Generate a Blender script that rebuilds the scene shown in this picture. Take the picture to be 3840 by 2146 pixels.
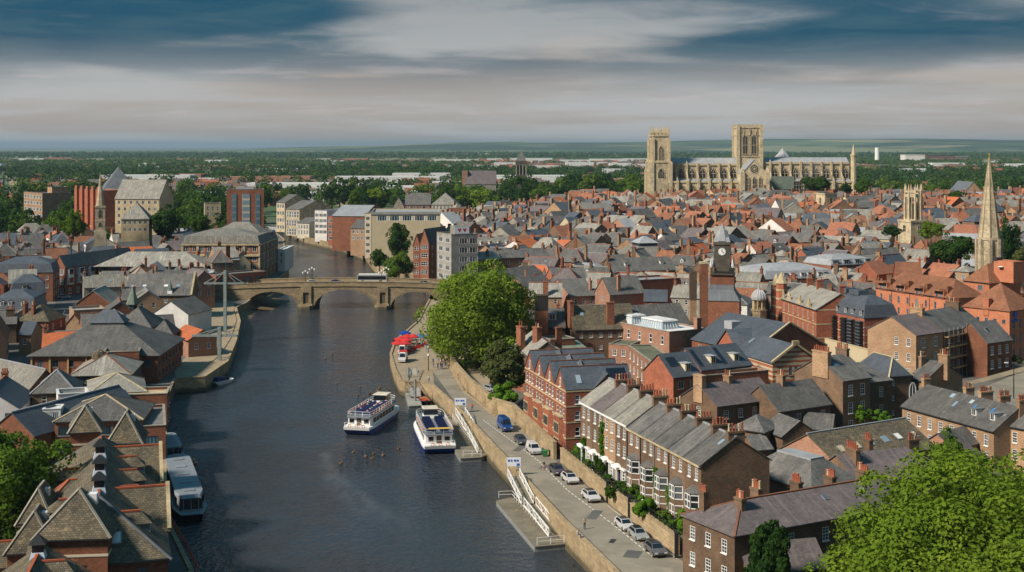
import bpy,math,random
import numpy as np
from mathutils import Vector,Matrix
sc = bpy.context.scene
SKX, SKY = -0.25, 6.3
for o in list(bpy.data.objects):
 bpy.data.objects.remove(o)
col = sc.collection
R = math.radians
rnd = random.Random(11)
# ------------------------------------------------------------------ camera, sky, sun, exposure
CAM_H = 60.0                      # camera height above the river
FN = 4994.0                       # focal length in photograph pixels
HZ = 548.6                        # row of the horizon in the photograph
CXN = 1920.0
cam_d = bpy.data.cameras.new('camera')
cam_d.sensor_width = 36.0
cam_d.lens = 36.0 * FN / 3840.0
cam_d.shift_y = -(1073.0 - HZ) / 3840.0
cam_d.clip_start = 1.0
cam_d.clip_end = 90000.0
cam = bpy.data.objects.new('camera',cam_d)
cam.location = (0,0,CAM_H)
cam.rotation_euler = (R(90),0,0)
col.objects.link(cam)
sc.camera = cam
SUN_AZ = R(-120)                  # from +Y clockwise: the sun stands to the left, a little behind the camera
SUN_EL = R(40)
sun_vec = Vector((math.sin(SUN_AZ) * math.cos(SUN_EL),math.cos(SUN_AZ) * math.cos(SUN_EL),math.sin(SUN_EL)))
sun_d = bpy.data.lights.new('sun','SUN')
sun_d.energy = 3.4
sun_d.angle = R(8)
sun_d.color = (1.0,0.91,0.78)
sun = bpy.data.objects.new('sun',sun_d)
sun.rotation_euler = (-sun_vec).to_track_quat('-Z','Y').to_euler()
sun.location = (-300,-100,400)
col.objects.link(sun)
world = bpy.data.worlds.new('World')
sc.world = world
world.use_nodes = True
wn = world.node_tree
for n in list(wn.nodes):
 wn.nodes.remove(n)
def wnode(t,**kw):
 n = wn.nodes.new(t)
 for k,v in kw.items():
  setattr(n,k,v)
 return n
def wmath(op,a,b=None,c=None,clamp=False):
 n = wnode('ShaderNodeMath',operation=op,use_clamp=clamp)
 for i,q in enumerate((a,b,c)):
  if q is None:
   continue
  if isinstance(q,(int,float)):
   n.inputs[i].default_value = q
  else:
   wn.links.new(q,n.inputs[i])
 return n.outputs[0]
def wmix(f,a,b):
 n = wnode('ShaderNodeMix',data_type='RGBA')
 for i,q in ((0,f),(6,a),(7,b)):
  if isinstance(q,(int,float)):
   n.inputs[i].default_value = q
  elif isinstance(q,tuple):
   n.inputs[i].default_value = (*q,1)
  else:
   wn.links.new(q,n.inputs[i])
 return n.outputs[2]
w_tc = wnode('ShaderNodeTexCoord')
w_sep = wnode('ShaderNodeSeparateXYZ')
wn.links.new(w_tc.outputs['Generated'],w_sep.inputs[0])
w_z = wmath('MAXIMUM',w_sep.outputs[2],0.0)
w_den = wmath('ADD',w_z,0.055)
w_u = wmath('DIVIDE',w_sep.outputs[0],w_den)
w_v = wmath('DIVIDE',w_sep.outputs[1],w_den)
w_cmb = wnode('ShaderNodeCombineXYZ')
wn.links.new(w_u,w_cmb.inputs[0]);wn.links.new(w_v,w_cmb.inputs[1])
def wnoise(scale,detail,rough,off,dist=0.0):
 mp = wnode('ShaderNodeMapping')
 mp.inputs['Location'].default_value = off
 wn.links.new(w_cmb.outputs[0],mp.inputs[0])
 n = wnode('ShaderNodeTexNoise')
 n.inputs['Scale'].default_value = scale
 n.inputs['Detail'].default_value = detail
 n.inputs['Roughness'].default_value = rough
 n.inputs['Distortion'].default_value = dist
 wn.links.new(mp.outputs[0],n.inputs['Vector'])
 return n.outputs[0]
def wramp(x,lo,hi):
 n = wnode('ShaderNodeMapRange',interpolation_type='SMOOTHSTEP')
 wn.links.new(x,n.inputs[0])
 n.inputs[1].default_value = lo;n.inputs[2].default_value = hi
 return n.outputs[0]
sky = wnode('ShaderNodeTexSky',sky_type='NISHITA',sun_disc=False)
sky.sun_elevation = SUN_EL
sky.sun_rotation = SUN_AZ
sky.altitude = 60
sky.air_density = 1.0;sky.dust_density = 1.2;sky.ozone_density = 2.0
sky_c = wnode('ShaderNodeVectorMath',operation='SCALE')
wn.links.new(sky.outputs[0],sky_c.inputs[0]);sky_c.inputs['Scale'].default_value = 0.055
# a layered overcast: pale high veil, darker blue cloud decks hanging below it
veil = wmix(wramp(w_z,0.0,0.16),(0.295,0.288,0.285),(0.098,0.115,0.124))
veil = wmix(wmath('MULTIPLY',wramp(wnoise(0.33,5,0.55,(3.1,7.7,0.0),0.4),0.36,0.62),wmath('SUBTRACT',1.0,wmath('MULTIPLY',wramp(w_z,0.05,0.12),0.75))),veil,(0.245,0.212,0.190))
base = wmix(0.9,sky_c.outputs[0],veil)
n_big = wnoise(0.42,3.0,0.42,(SKX,SKY,0.0),0.35)
n_sm = wnoise(1.7,6.0,0.62,(1.7,5.2,0.0),0.5)
dens = wmath('ADD',wmath('MULTIPLY',n_big,0.80),wmath('MULTIPLY',n_sm,0.20))
dens = wmath('ADD',dens,wmath('MULTIPLY',wmath('MINIMUM',w_z,0.11),1.15))
deck = wmath('MULTIPLY',wramp(dens,0.44,0.63),wramp(w_z,0.025,0.085))
deck_c = wmix(wramp(n_sm,0.35,0.7),(0.002,0.036,0.066),(0.018,0.054,0.078))
final = wmix(wmath('MULTIPLY',deck,0.97),base,deck_c)
n_puff = wnoise(0.85,6.0,0.6,(9.3,2.4,0.0),0.2)
puff = wmath('MULTIPLY',wmath('MULTIPLY',wramp(n_puff,0.56,0.68),wramp(w_z,0.012,0.03)),
    wmath('SUBTRACT',1.0,wramp(w_z,0.04,0.075)))
final = wmix(wmath('MULTIPLY',puff,0.45),final,(0.33,0.29,0.29))
# overcast sky grows brighter towards the zenith (the usual overcast luminance law)
cie = wnode('ShaderNodeVectorMath',operation='SCALE')
wn.links.new(final,cie.inputs[0]);wn.links.new(wmath('ADD',wmath('MULTIPLY',w_z,2.0),1.0),cie.inputs['Scale'])
w_bg = wnode('ShaderNodeBackground')
wn.links.new(cie.outputs[0],w_bg.inputs[0])
w_bg.inputs[1].default_value = 1.0
w_out = wnode('ShaderNodeOutputWorld')
wn.links.new(w_bg.outputs[0],w_out.inputs[0])
sc.view_settings.view_transform = 'Standard'
sc.view_settings.look = 'None'
sc.view_settings.gamma = 1.0
sc.view_settings.use_curve_mapping = False
sc.view_settings.exposure = 0.8
sc.render.engine = 'CYCLES'
sc.cycles.use_denoising = True
sc.cycles.max_bounces = 5
sc.cycles.diffuse_bounces = 2
sc.cycles.glossy_bounces = 2
sc.cycles.transmission_bounces = 3
sc.cycles.transparent_max_bounces = 6
sc.cycles.volume_bounces = 0
sc.cycles.caustics_reflective = False
sc.cycles.caustics_refractive = False
# ------------------------------------------------------------------ measuring: a photograph point at a known height -> the place
ZOOM = {'A': (0,500,.3820),'B': (900,500,.3820),'C': (1800,420,.27778),'D': (2400,420,.34938),
  'E': (3140,500,.34722),'F': (1700,750,.34722),'G': (0,950,.38186),'H': (0,1450,.48338),
  'I': (650,950,.42702),'J': (1250,1200,.38892),'K': (1700,1500,.44863),'L': (2400,750,.34725),
  'M': (1850,1050,.34722),'N': (2500,1050,.38186),'O': (3140,900,.34722),'Q': (3140,1300,.34722),
  'R': (2100,1400,.38186),'S': (2500,1500,.52019),'W': (0,0,1.49068)}
def P(zm,x,y,z):
 x0,y0,s = ZOOM[zm]
 nx,ny = x0 + x * s,y0 + y * s
 Y = FN * (CAM_H - z) / (ny - HZ)
 return Vector(((nx - CXN) / FN * Y,Y,z))
def PY(zm,x,y,Y):
 x0,y0,s = ZOOM[zm]
 nx,ny = x0 + x * s,y0 + y * s
 return Vector(((nx - CXN) / FN * Y,Y,CAM_H - (ny - HZ) * Y / FN))
# ------------------------------------------------------------------ mesh helpers
def rot2(x,y,a):
 c,s = math.cos(a),math.sin(a)
 return x * c - y * s,x * s + y * c
class MB:
 def __init__(self):
  self.v,self.f,self.m = [],[],[]
 def poly(self,pts,m=0):
  i = len(self.v)
  self.v.extend(tuple(p) for p in pts)
  self.f.append(tuple(range(i,i + len(pts))))
  self.m.append(m)
 def hexa(self,b,t,m=0,cap=True):
  n = len(b);i = len(self.v)
  self.v.extend(tuple(p) for p in b);self.v.extend(tuple(p) for p in t)
  for k in range(n):
   j = (k + 1) % n
   self.f.append((i + k,i + j,i + n + j,i + n + k));self.m.append(m)
  if cap:
   self.f.append(tuple(i + n + k for k in range(n)));self.m.append(m)
   self.f.append(tuple(i + k for k in reversed(range(n))));self.m.append(m)
 def box(self,x0,x1,y0,y1,z0,z1,m=0):
  self.hexa([(x0,y0,z0),(x1,y0,z0),(x1,y1,z0),(x0,y1,z0)],
     [(x0,y0,z1),(x1,y0,z1),(x1,y1,z1),(x0,y1,z1)],m)
 def taper(self,cx,cy,z0,z1,w0,d0,w1,d1,m=0):
  self.hexa([(cx - w0,cy - d0,z0),(cx + w0,cy - d0,z0),(cx + w0,cy + d0,z0),(cx - w0,cy + d0,z0)],
     [(cx - w1,cy - d1,z1),(cx + w1,cy - d1,z1),(cx + w1,cy + d1,z1),(cx - w1,cy + d1,z1)],m)
 def prism(self,pts,z0,z1,m=0):
  self.hexa([(p[0],p[1],z0) for p in pts],[(p[0],p[1],z1) for p in pts],m)
 def cone(self,cx,cy,z0,z1,r0,r1,n=8,m=0,ph=0.0):
  a = [ph + 2 * math.pi * k / n for k in range(n)]
  self.hexa([(cx + r0 * math.cos(t),cy + r0 * math.sin(t),z0) for t in a],
     [(cx + r1 * math.cos(t),cy + r1 * math.sin(t),z1) for t in a],m)
 def lathe(self,cx,cy,prof,n=10,m=0,ph=0.0):
  for (z0,r0),(z1,r1) in zip(prof[:-1],prof[1:]):
   a = [ph + 2 * math.pi * k / n for k in range(n)]
   self.hexa([(cx + r0 * math.cos(t),cy + r0 * math.sin(t),z0) for t in a],
      [(cx + r1 * math.cos(t),cy + r1 * math.sin(t),z1) for t in a],m,False)
  z,r = prof[-1]
  self.poly([(cx + r * math.cos(2 * math.pi * k / n + ph),cy + r * math.sin(2 * math.pi * k / n + ph),z) for k in range(n)],m)
 def tube(self,p0,p1,r0,r1=None,n=5,m=0):
  r1 = r0 if r1 is None else r1
  p0,p1 = Vector(p0),Vector(p1)
  d = (p1 - p0).normalized()
  a = d.orthogonal().normalized();b = d.cross(a)
  cs = [(math.cos(2 * math.pi * k / n),math.sin(2 * math.pi * k / n)) for k in range(n)]
  self.hexa([p0 + (a * c + b * s) * r0 for c,s in cs],[p1 + (a * c + b * s) * r1 for c,s in cs],m)
 def bar(self,p0,p1,w,h,m=0):
  p0,p1 = Vector(p0),Vector(p1)
  d = (p1 - p0).normalized()
  s = d.cross(Vector((0,0,1)))
  s = Vector((1,0,0)) if s.length < 1e-4 else s.normalized()
  u = s.cross(d).normalized()
  k = [s * (-w / 2) + u * (-h / 2),s * (w / 2) + u * (-h / 2),s * (w / 2) + u * (h / 2),s * (-w / 2) + u * (h / 2)]
  self.hexa([p0 + q for q in k],[p1 + q for q in k],m)
 def slab(self,pts,t,m=0):
  pts = [Vector(p) for p in pts]
  n = (pts[1] - pts[0]).cross(pts[2] - pts[0]).normalized()
  self.hexa(pts,[p + n * t for p in pts],m)
 def shell(self,vs,fs,t,m=0):
  """roof skin: polygons given by index, thickened downwards"""
  i = len(self.v);n = len(vs)
  self.v.extend(tuple(p) for p in vs)
  self.v.extend((p[0],p[1],p[2] - t) for p in vs)
  e = {}
  for f in fs:
   self.f.append(tuple(i + k for k in f));self.m.append(m)
   self.f.append(tuple(i + n + k for k in reversed(f)));self.m.append(m)
   for a,b in zip(f,f[1:] + f[:1]):
    e[(a,b)] = 1
  for (a,b) in e:
   if (b,a) not in e:
    self.f.append((i + b,i + a,i + n + a,i + n + b));self.m.append(m)
 def mesh(self,name,mats,smooth=False):
  me = bpy.data.meshes.new(name)
  me.from_pydata(self.v,[],self.f)
  finish(me,mats,self.m,smooth)
  return me
 def build(self,name,mats,parent=None,loc=None,rz=0.0,smooth=False):
  return obj(name,self.mesh(name,mats,smooth),parent,loc,rz)
def finish(me,mats,mi=None,smooth=False):
 for mt in (mats if isinstance(mats,(list,tuple)) else [mats]):
  me.materials.append(MAT[mt])
 npoly = len(me.polygons)
 if mi is not None and max(mi,default=0) > 0:
  me.polygons.foreach_set('material_index',np.array(mi,dtype=np.int32))
 if smooth:
  me.polygons.foreach_set('use_smooth',np.ones(npoly,dtype=bool))
 # metric UVs: u runs level along each face, v runs up it
 nv = len(me.vertices);nl = len(me.loops)
 co = np.empty(nv * 3,np.float32);me.vertices.foreach_get('co',co);co = co.reshape(-1,3)
 no = np.empty(npoly * 3,np.float32);me.polygons.foreach_get('normal',no);no = no.reshape(-1,3)
 lt = np.empty(npoly,np.int32);me.polygons.foreach_get('loop_total',lt)
 lv = np.empty(nl,np.int32);me.loops.foreach_get('vertex_index',lv)
 u = np.stack([-no[:,1],no[:,0],np.zeros(npoly,np.float32)],1)
 ln = np.linalg.norm(u,axis=1)
 u[ln < 1e-3] = (1,0,0);ln[ln < 1e-3] = 1
 u /= ln[:,None]
 v = np.cross(no,u)
 ui = np.repeat(u,lt,0);vi = np.repeat(v,lt,0);p = co[lv]
 uv = np.stack([(p * ui).sum(1),(p * vi).sum(1)],1).astype(np.float32)
 lay = me.uv_layers.new(name='UVMap')
 lay.data.foreach_set('uv',uv.ravel())
 me.update()
def obj(name,me,parent=None,loc=None,rz=0.0):
 o = bpy.data.objects.new(name,me)
 col.objects.link(o)
 if parent is not None:
  o.parent = parent
 if loc is not None:
  o.location = loc
 if rz:
  o.rotation_euler = (0,0,rz)
 return o
LABELS = {}
def tag(o,label,cat,group=None,kind=None):
 if label:
  o['label'] = label
 if cat:
  o['category'] = cat
 if group:
  o['group'] = group
 if kind:
  o['kind'] = kind
 return o
def thing(name,label,cat,loc=(0,0,0),rz=0.0,group=None):
 o = bpy.data.objects.new(name,None)
 o.empty_display_size = 0.5
 col.objects.link(o)
 o.location = loc
 o.rotation_euler = (0,0,rz)
 return tag(o,label,cat,group)
def struct(name,me,kind='structure'):
 o = obj(name,me)
 o['kind'] = kind
 return o
def copy_tree(o,parent=None):
 c = o.copy();col.objects.link(c);c.parent = parent
 for ch in o.children:
  copy_tree(ch,c)
 return c
# ------------------------------------------------------------------ materials
MAT = {}
def _new(name):
 m = bpy.data.materials.new(name);m.use_nodes = True
 nt = m.node_tree
 for n in list(nt.nodes):
  nt.nodes.remove(n)
 out = nt.nodes.new('ShaderNodeOutputMaterial')
 b = nt.nodes.new('ShaderNodeBsdfPrincipled')
 nt.links.new(b.outputs[0],out.inputs[0])
 MAT[name] = m
 return m,nt,b,out
def _noise(nt,vec,scale,detail=4,rough=0.55):
 n = nt.nodes.new('ShaderNodeTexNoise')
 n.inputs['Scale'].default_value = scale;n.inputs['Detail'].default_value = detail;n.inputs['Roughness'].default_value = rough
 nt.links.new(vec,n.inputs['Vector'])
 return n.outputs[0]
def _ramp(nt,x,lo,hi):
 n = nt.nodes.new('ShaderNodeMapRange');n.interpolation_type = 'SMOOTHSTEP'
 nt.links.new(x,n.inputs[0]);n.inputs[1].default_value = lo;n.inputs[2].default_value = hi
 return n.outputs[0]
def _mix(nt,f,a,b,mode='MIX'):
 n = nt.nodes.new('ShaderNodeMix');n.data_type = 'RGBA';n.blend_type = mode
 for i,q in ((0,f),(6,a),(7,b)):
  if isinstance(q,(int,float)):
   n.inputs[i].default_value = q
  elif isinstance(q,tuple):
   n.inputs[i].default_value = (*q,1)
  else:
   nt.links.new(q,n.inputs[i])
 return n.outputs[2]
def _math(nt,op,a,b=0.0):
 n = nt.nodes.new('ShaderNodeMath');n.operation = op
 for i,q in enumerate((a,b)):
  if isinstance(q,(int,float)):
   n.inputs[i].default_value = q
  else:
   nt.links.new(q,n.inputs[i])
 return n.outputs[0]
def _coords(nt,kind='UV',stretch=(1,1,1),rand=True):
 tc = nt.nodes.new('ShaderNodeTexCoord')
 mp = nt.nodes.new('ShaderNodeMapping')
 mp.inputs['Scale'].default_value = stretch
 if kind == 'World':
  g = nt.nodes.new('ShaderNodeNewGeometry');src = g.outputs['Position']
 else:
  src = tc.outputs[kind]
 nt.links.new(src,mp.inputs[0])
 if rand:
  oi = nt.nodes.new('ShaderNodeObjectInfo')
  k = nt.nodes.new('ShaderNodeVectorMath');k.operation = 'SCALE'
  k.inputs[0].default_value = (137.0,71.0,53.0)
  nt.links.new(oi.outputs['Random'],k.inputs['Scale'])
  nt.links.new(k.outputs[0],mp.inputs['Location'])
 return mp.outputs[0]
def surf(name,c1,c2,c3=None,rough=0.85,scale=1.0,speck=None,streak=0.0,stain=0.0,unit=None,bump=0.0,
   vary=0.22,kind='UV',spec=0.25,streak_c=None,rand=True,tide=False):
 """weathered surface: two tones, speckle of single bricks or slates, run-off streaks down the face, dark stains"""
 m,nt,b,out = _new(name)
 uv = _coords(nt,kind,rand=rand)
 c = _mix(nt,_ramp(nt,_noise(nt,uv,0.35 * scale,5,0.6),0.35,0.65),c1,c2)
 h = None
 if unit:
  br = nt.nodes.new('ShaderNodeTexBrick')
  br.inputs['Scale'].default_value = 1.0
  br.inputs['Brick Width'].default_value = unit[0];br.inputs['Row Height'].default_value = unit[1]
  br.inputs['Mortar Size'].default_value = unit[2]
  br.inputs['Color1'].default_value = (1.0 - unit[3],) * 3 + (1,)
  br.inputs['Color2'].default_value = (1.0 + unit[3],) * 3 + (1,)
  br.inputs['Mortar'].default_value = (unit[4],) * 3 + (1,)
  br.inputs['Bias'].default_value = 0.0
  nt.links.new(uv,br.inputs['Vector'])
  c = _mix(nt,1.0,c,br.outputs['Color'],'MULTIPLY')
 if speck:
  c = _mix(nt,_math(nt,'MULTIPLY',_ramp(nt,_noise(nt,uv,speck[1],3,0.75),speck[2],speck[2] + 0.12),speck[3]),c,speck[0])
 if c3:
  c = _mix(nt,_ramp(nt,_noise(nt,uv,0.9 * scale,6,0.65),0.56,0.72),c,c3)
 if streak:
  st = _coords(nt,kind,(2.6,0.16,1),rand=rand)
  c = _mix(nt,_math(nt,'MULTIPLY',_ramp(nt,_noise(nt,st,0.9,5,0.6),0.50,0.70),streak),c,streak_c or tuple(x * 1.9 for x in c1))
  c = _mix(nt,_math(nt,'MULTIPLY',_ramp(nt,_noise(nt,st,1.6,4,0.6),0.56,0.74),streak * 0.8),c,tuple(x * 0.45 for x in c1))
 if stain:
  c = _mix(nt,_math(nt,'MULTIPLY',_ramp(nt,_noise(nt,uv,0.16 * scale,6,0.7),0.50,0.72),stain),c,tuple(x * 0.38 for x in c2))
 if tide:
  tz = nt.nodes.new('ShaderNodeSeparateXYZ');gg = nt.nodes.new('ShaderNodeNewGeometry');nt.links.new(gg.outputs['Position'],tz.inputs[0])
  wet = _ramp(nt,_math(nt,'ADD',tz.outputs[2],_math(nt,'MULTIPLY',_noise(nt,uv,.7,5,.65),1.6)),2.3,1.3)
  c = _mix(nt,_math(nt,'MULTIPLY',wet,.8),c,(.045,.042,.022))
 if vary:
  oi = nt.nodes.new('ShaderNodeObjectInfo')
  mr = nt.nodes.new('ShaderNodeMapRange')
  nt.links.new(oi.outputs['Random'],mr.inputs[0])
  mr.inputs[3].default_value = 1 - vary;mr.inputs[4].default_value = 1 + vary
  hs = nt.nodes.new('ShaderNodeHueSaturation')
  nt.links.new(mr.outputs[0],hs.inputs['Value']);nt.links.new(c,hs.inputs['Color'])
  c = hs.outputs[0]
 nt.links.new(c,b.inputs['Base Color'])
 b.inputs['Roughness'].default_value = rough
 b.inputs['Specular IOR Level'].default_value = spec
 if bump:
  bp = nt.nodes.new('ShaderNodeBump');bp.inputs['Strength'].default_value = min(1.0,bump);bp.inputs['Distance'].default_value = 0.06
  nt.links.new(_noise(nt,uv,4.0 * scale,5,0.7),bp.inputs['Height'])
  nt.links.new(bp.outputs[0],b.inputs['Normal'])
 return m
def plain(name,c,rough=0.5,metal=0.0,spec=0.4,coat=0.0,vary=0.0):
 m,nt,b,out = _new(name)
 if vary:
  uv = _coords(nt,'Object')
  nt.links.new(_mix(nt,_ramp(nt,_noise(nt,uv,1.3,5,0.65),0.3,0.7),c,tuple(x * (1 - vary) for x in c)),b.inputs['Base Color'])
 else:
  b.inputs['Base Color'].default_value = (*c,1)
 b.inputs['Roughness'].default_value = rough;b.inputs['Metallic'].default_value = metal
 b.inputs['Specular IOR Level'].default_value = spec;b.inputs['Coat Weight'].default_value = coat
 return m
BR = (0.46,0.15,0.02,0.20,0.92)
# bricks
surf('brick_red',(.36,.120,.066),(.285,.095,.054),(.41,.165,.095),unit=BR,speck=((.10,.04,.03),5,.55,.5),stain=.25,bump=.3)
surf('brick_orange',(.50,.19,.10),(.44,.16,.085),None,unit=BR,speck=((.30,.09,.05),6,.56,.5),stain=.12,bump=.2,vary=.08)
surf('brick_brown',(.190,.122,.076),(.140,.092,.060),(.28,.135,.07),unit=BR,speck=((.36,.14,.07),5,.58,.8),stain=.4,bump=.4)
surf('brick_tan',(.37,.235,.14),(.295,.185,.11),(.38,.17,.09),unit=BR,speck=((.13,.07,.04),5,.58,.6),stain=.3,bump=.3)
surf('brick_rust',(.27,.105,.058),(.215,.085,.048),(.32,.16,.085),unit=BR,speck=((.08,.04,.03),5,.52,.6),stain=.35,bump=.4)
surf('brick_salmon',(.37,.20,.135),(.31,.16,.105),(.28,.12,.075),unit=BR,speck=((.45,.26,.17),5,.56,.5),stain=.15,bump=.3)
# stone and render
surf('stone_cream',(.50,.40,.245),(.40,.31,.185),(.28,.22,.14),unit=(.9,.38,.02,.10,.85),stain=.5,bump=.3,vary=.1)
surf('stone_minster',(.60,.49,.315),(.46,.37,.24),(.21,.172,.115),unit=(1.2,.5,.02,.16,.8),stain=.6,bump=.3,vary=.08,streak=.6,streak_c=(.20,.16,.11))
surf('stone_spire',(.52,.43,.29),(.36,.29,.19),(.20,.165,.115),unit=(.8,.4,.03,.22,.7),stain=.45,bump=.4,vary=.05)
surf('stone_bridge',(.34,.26,.155),(.26,.195,.118),(.15,.115,.075),unit=(1.3,.5,.03,.18,.6),stain=.5,bump=.5,vary=.08,tide=True)
surf('stone_quay',(.40,.30,.175),(.32,.235,.14),(.16,.13,.08),unit=(1.4,.45,.03,.16,.7),stain=.45,bump=.5,vary=.05,tide=True)
surf('stone_dark',(.10,.085,.065),(.07,.06,.048),(.15,.13,.09),stain=.4,bump=.4,vary=.1)
surf('stone_grey',(.30,.27,.22),(.22,.20,.165),(.14,.125,.10),stain=.4,bump=.3,vary=.12)
surf('render_cream',(.52,.43,.28),(.47,.385,.25),None,stain=.12,vary=.04)
surf('render_white',(.72,.69,.65),(.62,.59,.55),None,stain=.15,vary=.06)
surf('render_pale',(.60,.54,.43),(.50,.44,.35),None,stain=.2,vary=.1)
surf('concrete',(.34,.32,.285),(.27,.25,.22),None,stain=.4,vary=.1)
# roofs
SL = (.55,.34,.02,.16,.72)
surf('slate',(.122,.115,.106),(.084,.080,.076),(.175,.155,.125),unit=SL,streak=.45,stain=.25,rough=.72,spec=.35,bump=.4)
surf('slate_blue',(.080,.093,.112),(.064,.073,.088),None,unit=SL,streak=.18,rough=.6,spec=.4,bump=.25,vary=.12)
surf('slate_pale',(.25,.232,.198),(.19,.178,.155),(.31,.28,.21),unit=SL,streak=.55,stain=.3,rough=.8,bump=.4)
surf('slate_purple',(.145,.118,.116),(.112,.094,.095),(.18,.15,.138),unit=SL,streak=.35,rough=.75,bump=.4,vary=.1)
surf('stone_slate',(.165,.132,.086),(.105,.09,.064),(.25,.19,.11),unit=(.46,.30,.04,.34,.5),speck=((.05,.042,.032),2.2,.56,.7),stain=.25,bump=.8,rough=.9,vary=.08)
surf('mossy_flat',(.135,.14,.085),(.10,.105,.07),(.19,.17,.12),stain=.4,rough=.95,vary=.1)
surf('tile_red',(.35,.14,.08),(.28,.112,.066),(.39,.185,.11),unit=(.36,.32,.03,.18,.7),speck=((.15,.06,.04),3,.58,.6),stain=.2,bump=.5)
surf('tile_orange',(.50,.145,.055),(.42,.12,.05),None,unit=(.36,.32,.03,.14,.75),stain=.12,bump=.4,vary=.12)
surf('tile_brown',(.27,.115,.062),(.205,.088,.05),(.33,.16,.08),unit=(.36,.32,.03,.2,.7),stain=.2,bump=.5,vary=.1)
surf('lead',(.33,.335,.345),(.26,.265,.275),None,streak=.3,streak_c=(.45,.45,.45),rough=.6,spec=.4,vary=.1)
surf('lead_dark',(.16,.17,.185),(.125,.135,.15),None,streak=.3,rough=.6,vary=.15)
surf('felt',(.17,.165,.155),(.13,.125,.12),(.22,.21,.19),stain=.3,rough=.95)
surf('copper_green',(.17,.205,.165),(.13,.16,.13),None,streak=.3,rough=.8,vary=.08)
surf('ridge_red',(.40,.10,.045),(.33,.085,.04),None,rough=.85,vary=.1)
surf('roof_white',(.66,.65,.64),(.55,.545,.54),None,stain=.2,vary=.06)
plain('solar',(.010,.012,.020),.12,spec=.6)
# ground
surf('asphalt',(.27,.237,.185),(.215,.19,.15),(.32,.278,.21),scale=.45,stain=.45,rough=.9,kind='World',rand=False,vary=0)
surf('asphalt_dark',(.115,.113,.108),(.09,.09,.088),None,scale=.6,stain=.2,rough=.9,kind='World',rand=False,vary=0)
surf('cobble',(.34,.265,.175),(.275,.215,.145),(.41,.32,.21),scale=.9,speck=((.12,.10,.07),2.4,.55,.55),stain=.2,rough=.9,kind='World',rand=False,vary=0,bump=.6)
surf('paving',(.30,.235,.155),(.24,.19,.125),(.35,.28,.19),unit=(.9,.6,.03,.12,.75),stain=.2,rough=.9,vary=0)
surf('silt',(.17,.115,.062),(.12,.082,.046),(.07,.05,.03),scale=.4,rough=.8,kind='World',rand=False,vary=0)
surf('deck_wood',(.25,.215,.155),(.19,.165,.12),(.30,.25,.17),unit=(4.0,.16,.02,.15,.5),stain=.2,rough=.9,vary=.08)
# paint and small things
plain('white_paint',(.78,.77,.74),.45)
plain('cream_paint',(.62,.54,.40),.55)
plain('frame_white',(.74,.73,.70),.5)
plain('frame_dark',(.03,.032,.035),.5)
plain('frame_grey',(.20,.22,.24),.5)
plain('frame_blue',(.035,.07,.10),.5)
plain('black_metal',(.015,.015,.017),.45)
plain('grey_metal',(.27,.28,.28),.5,vary=.3)
plain('green_grey_metal',(.24,.28,.26),.55,vary=.3)
plain('blue_paint',(.012,.045,.28),.3,coat=.3)
plain('navy',(.012,.022,.085),.6)
plain('red_paint',(.55,.03,.025),.45)
plain('orange_paint',(.60,.14,.03),.45)
plain('yellow_paint',(.65,.42,.06),.5)
plain('green_paint',(.03,.16,.05),.5)
plain('sky_blue_paint',(.03,.17,.42),.5)
plain('terracotta',(.36,.10,.05),.8,vary=.4)
plain('pot_cream',(.52,.42,.26),.8,vary=.3)
plain('timber',(.47,.30,.12),.8,vary=.2)
plain('timber_dark',(.10,.065,.04),.8,vary=.3)
plain('bark',(.075,.055,.038),.95,vary=.4)
plain('skin',(.45,.27,.19),.6)
plain('hair_dark',(.03,.02,.015),.7)
plain('tyre',(.012,.012,.013),.8)
plain('chrome',(.5,.5,.5),.25,metal=.9)
plain('lamp_glass',(.75,.72,.65),.3)
plain('headlight',(.6,.62,.65),.15)
plain('tail_red',(.35,.02,.02),.3)
plain('duck_brown',(.16,.095,.05),.8)
plain('boat_grey',(.25,.275,.295),.5,vary=.15)
plain('boat_deck',(.22,.24,.265),.55,vary=.2)
plain('plastic_pale',(.55,.62,.70),.4)
plain('sign_white',(.72,.74,.78),.5)
plain('sign_blue',(.015,.09,.45),.5)
for i,c in enumerate(((.018,.022,.032),(.55,.54,.54),(.05,.055,.065),(.30,.31,.31),(.045,.048,.06),(.020,.020,.022),(.01,.05,.20),(.10,.10,.105))):
 plain('car_paint_%d' % i,c,.3,spec=.5,coat=.6)
for i,c in enumerate(((.5,.05,.05),(.05,.08,.25),(.6,.58,.55),(.03,.03,.035),(.05,.3,.15),(.45,.35,.2),(.25,.3,.4),(.6,.3,.35))):
 plain('cloth_%d' % i,c,.9)
# window glass: dark, mirror-like, some rooms paler behind
def glass(name,c,vary=.6,rough=.06):
 m,nt,b,out = _new(name)
 oi = nt.nodes.new('ShaderNodeObjectInfo')
 nt.links.new(_mix(nt,_ramp(nt,oi.outputs['Random'],.40,.95),c,tuple(min(.6,x * (1 + 6 * vary) + .06 * vary) for x in c)),b.inputs['Base Color'])
 b.inputs['Roughness'].default_value = rough
 b.inputs['Specular IOR Level'].default_value = .7
glass('glass',(.016,.019,.022))
glass('glass_teal',(.020,.045,.055))
glass('glass_sky',(.20,.28,.34),.3,.12)
glass('glass_boat',(.012,.014,.018),0)
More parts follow.
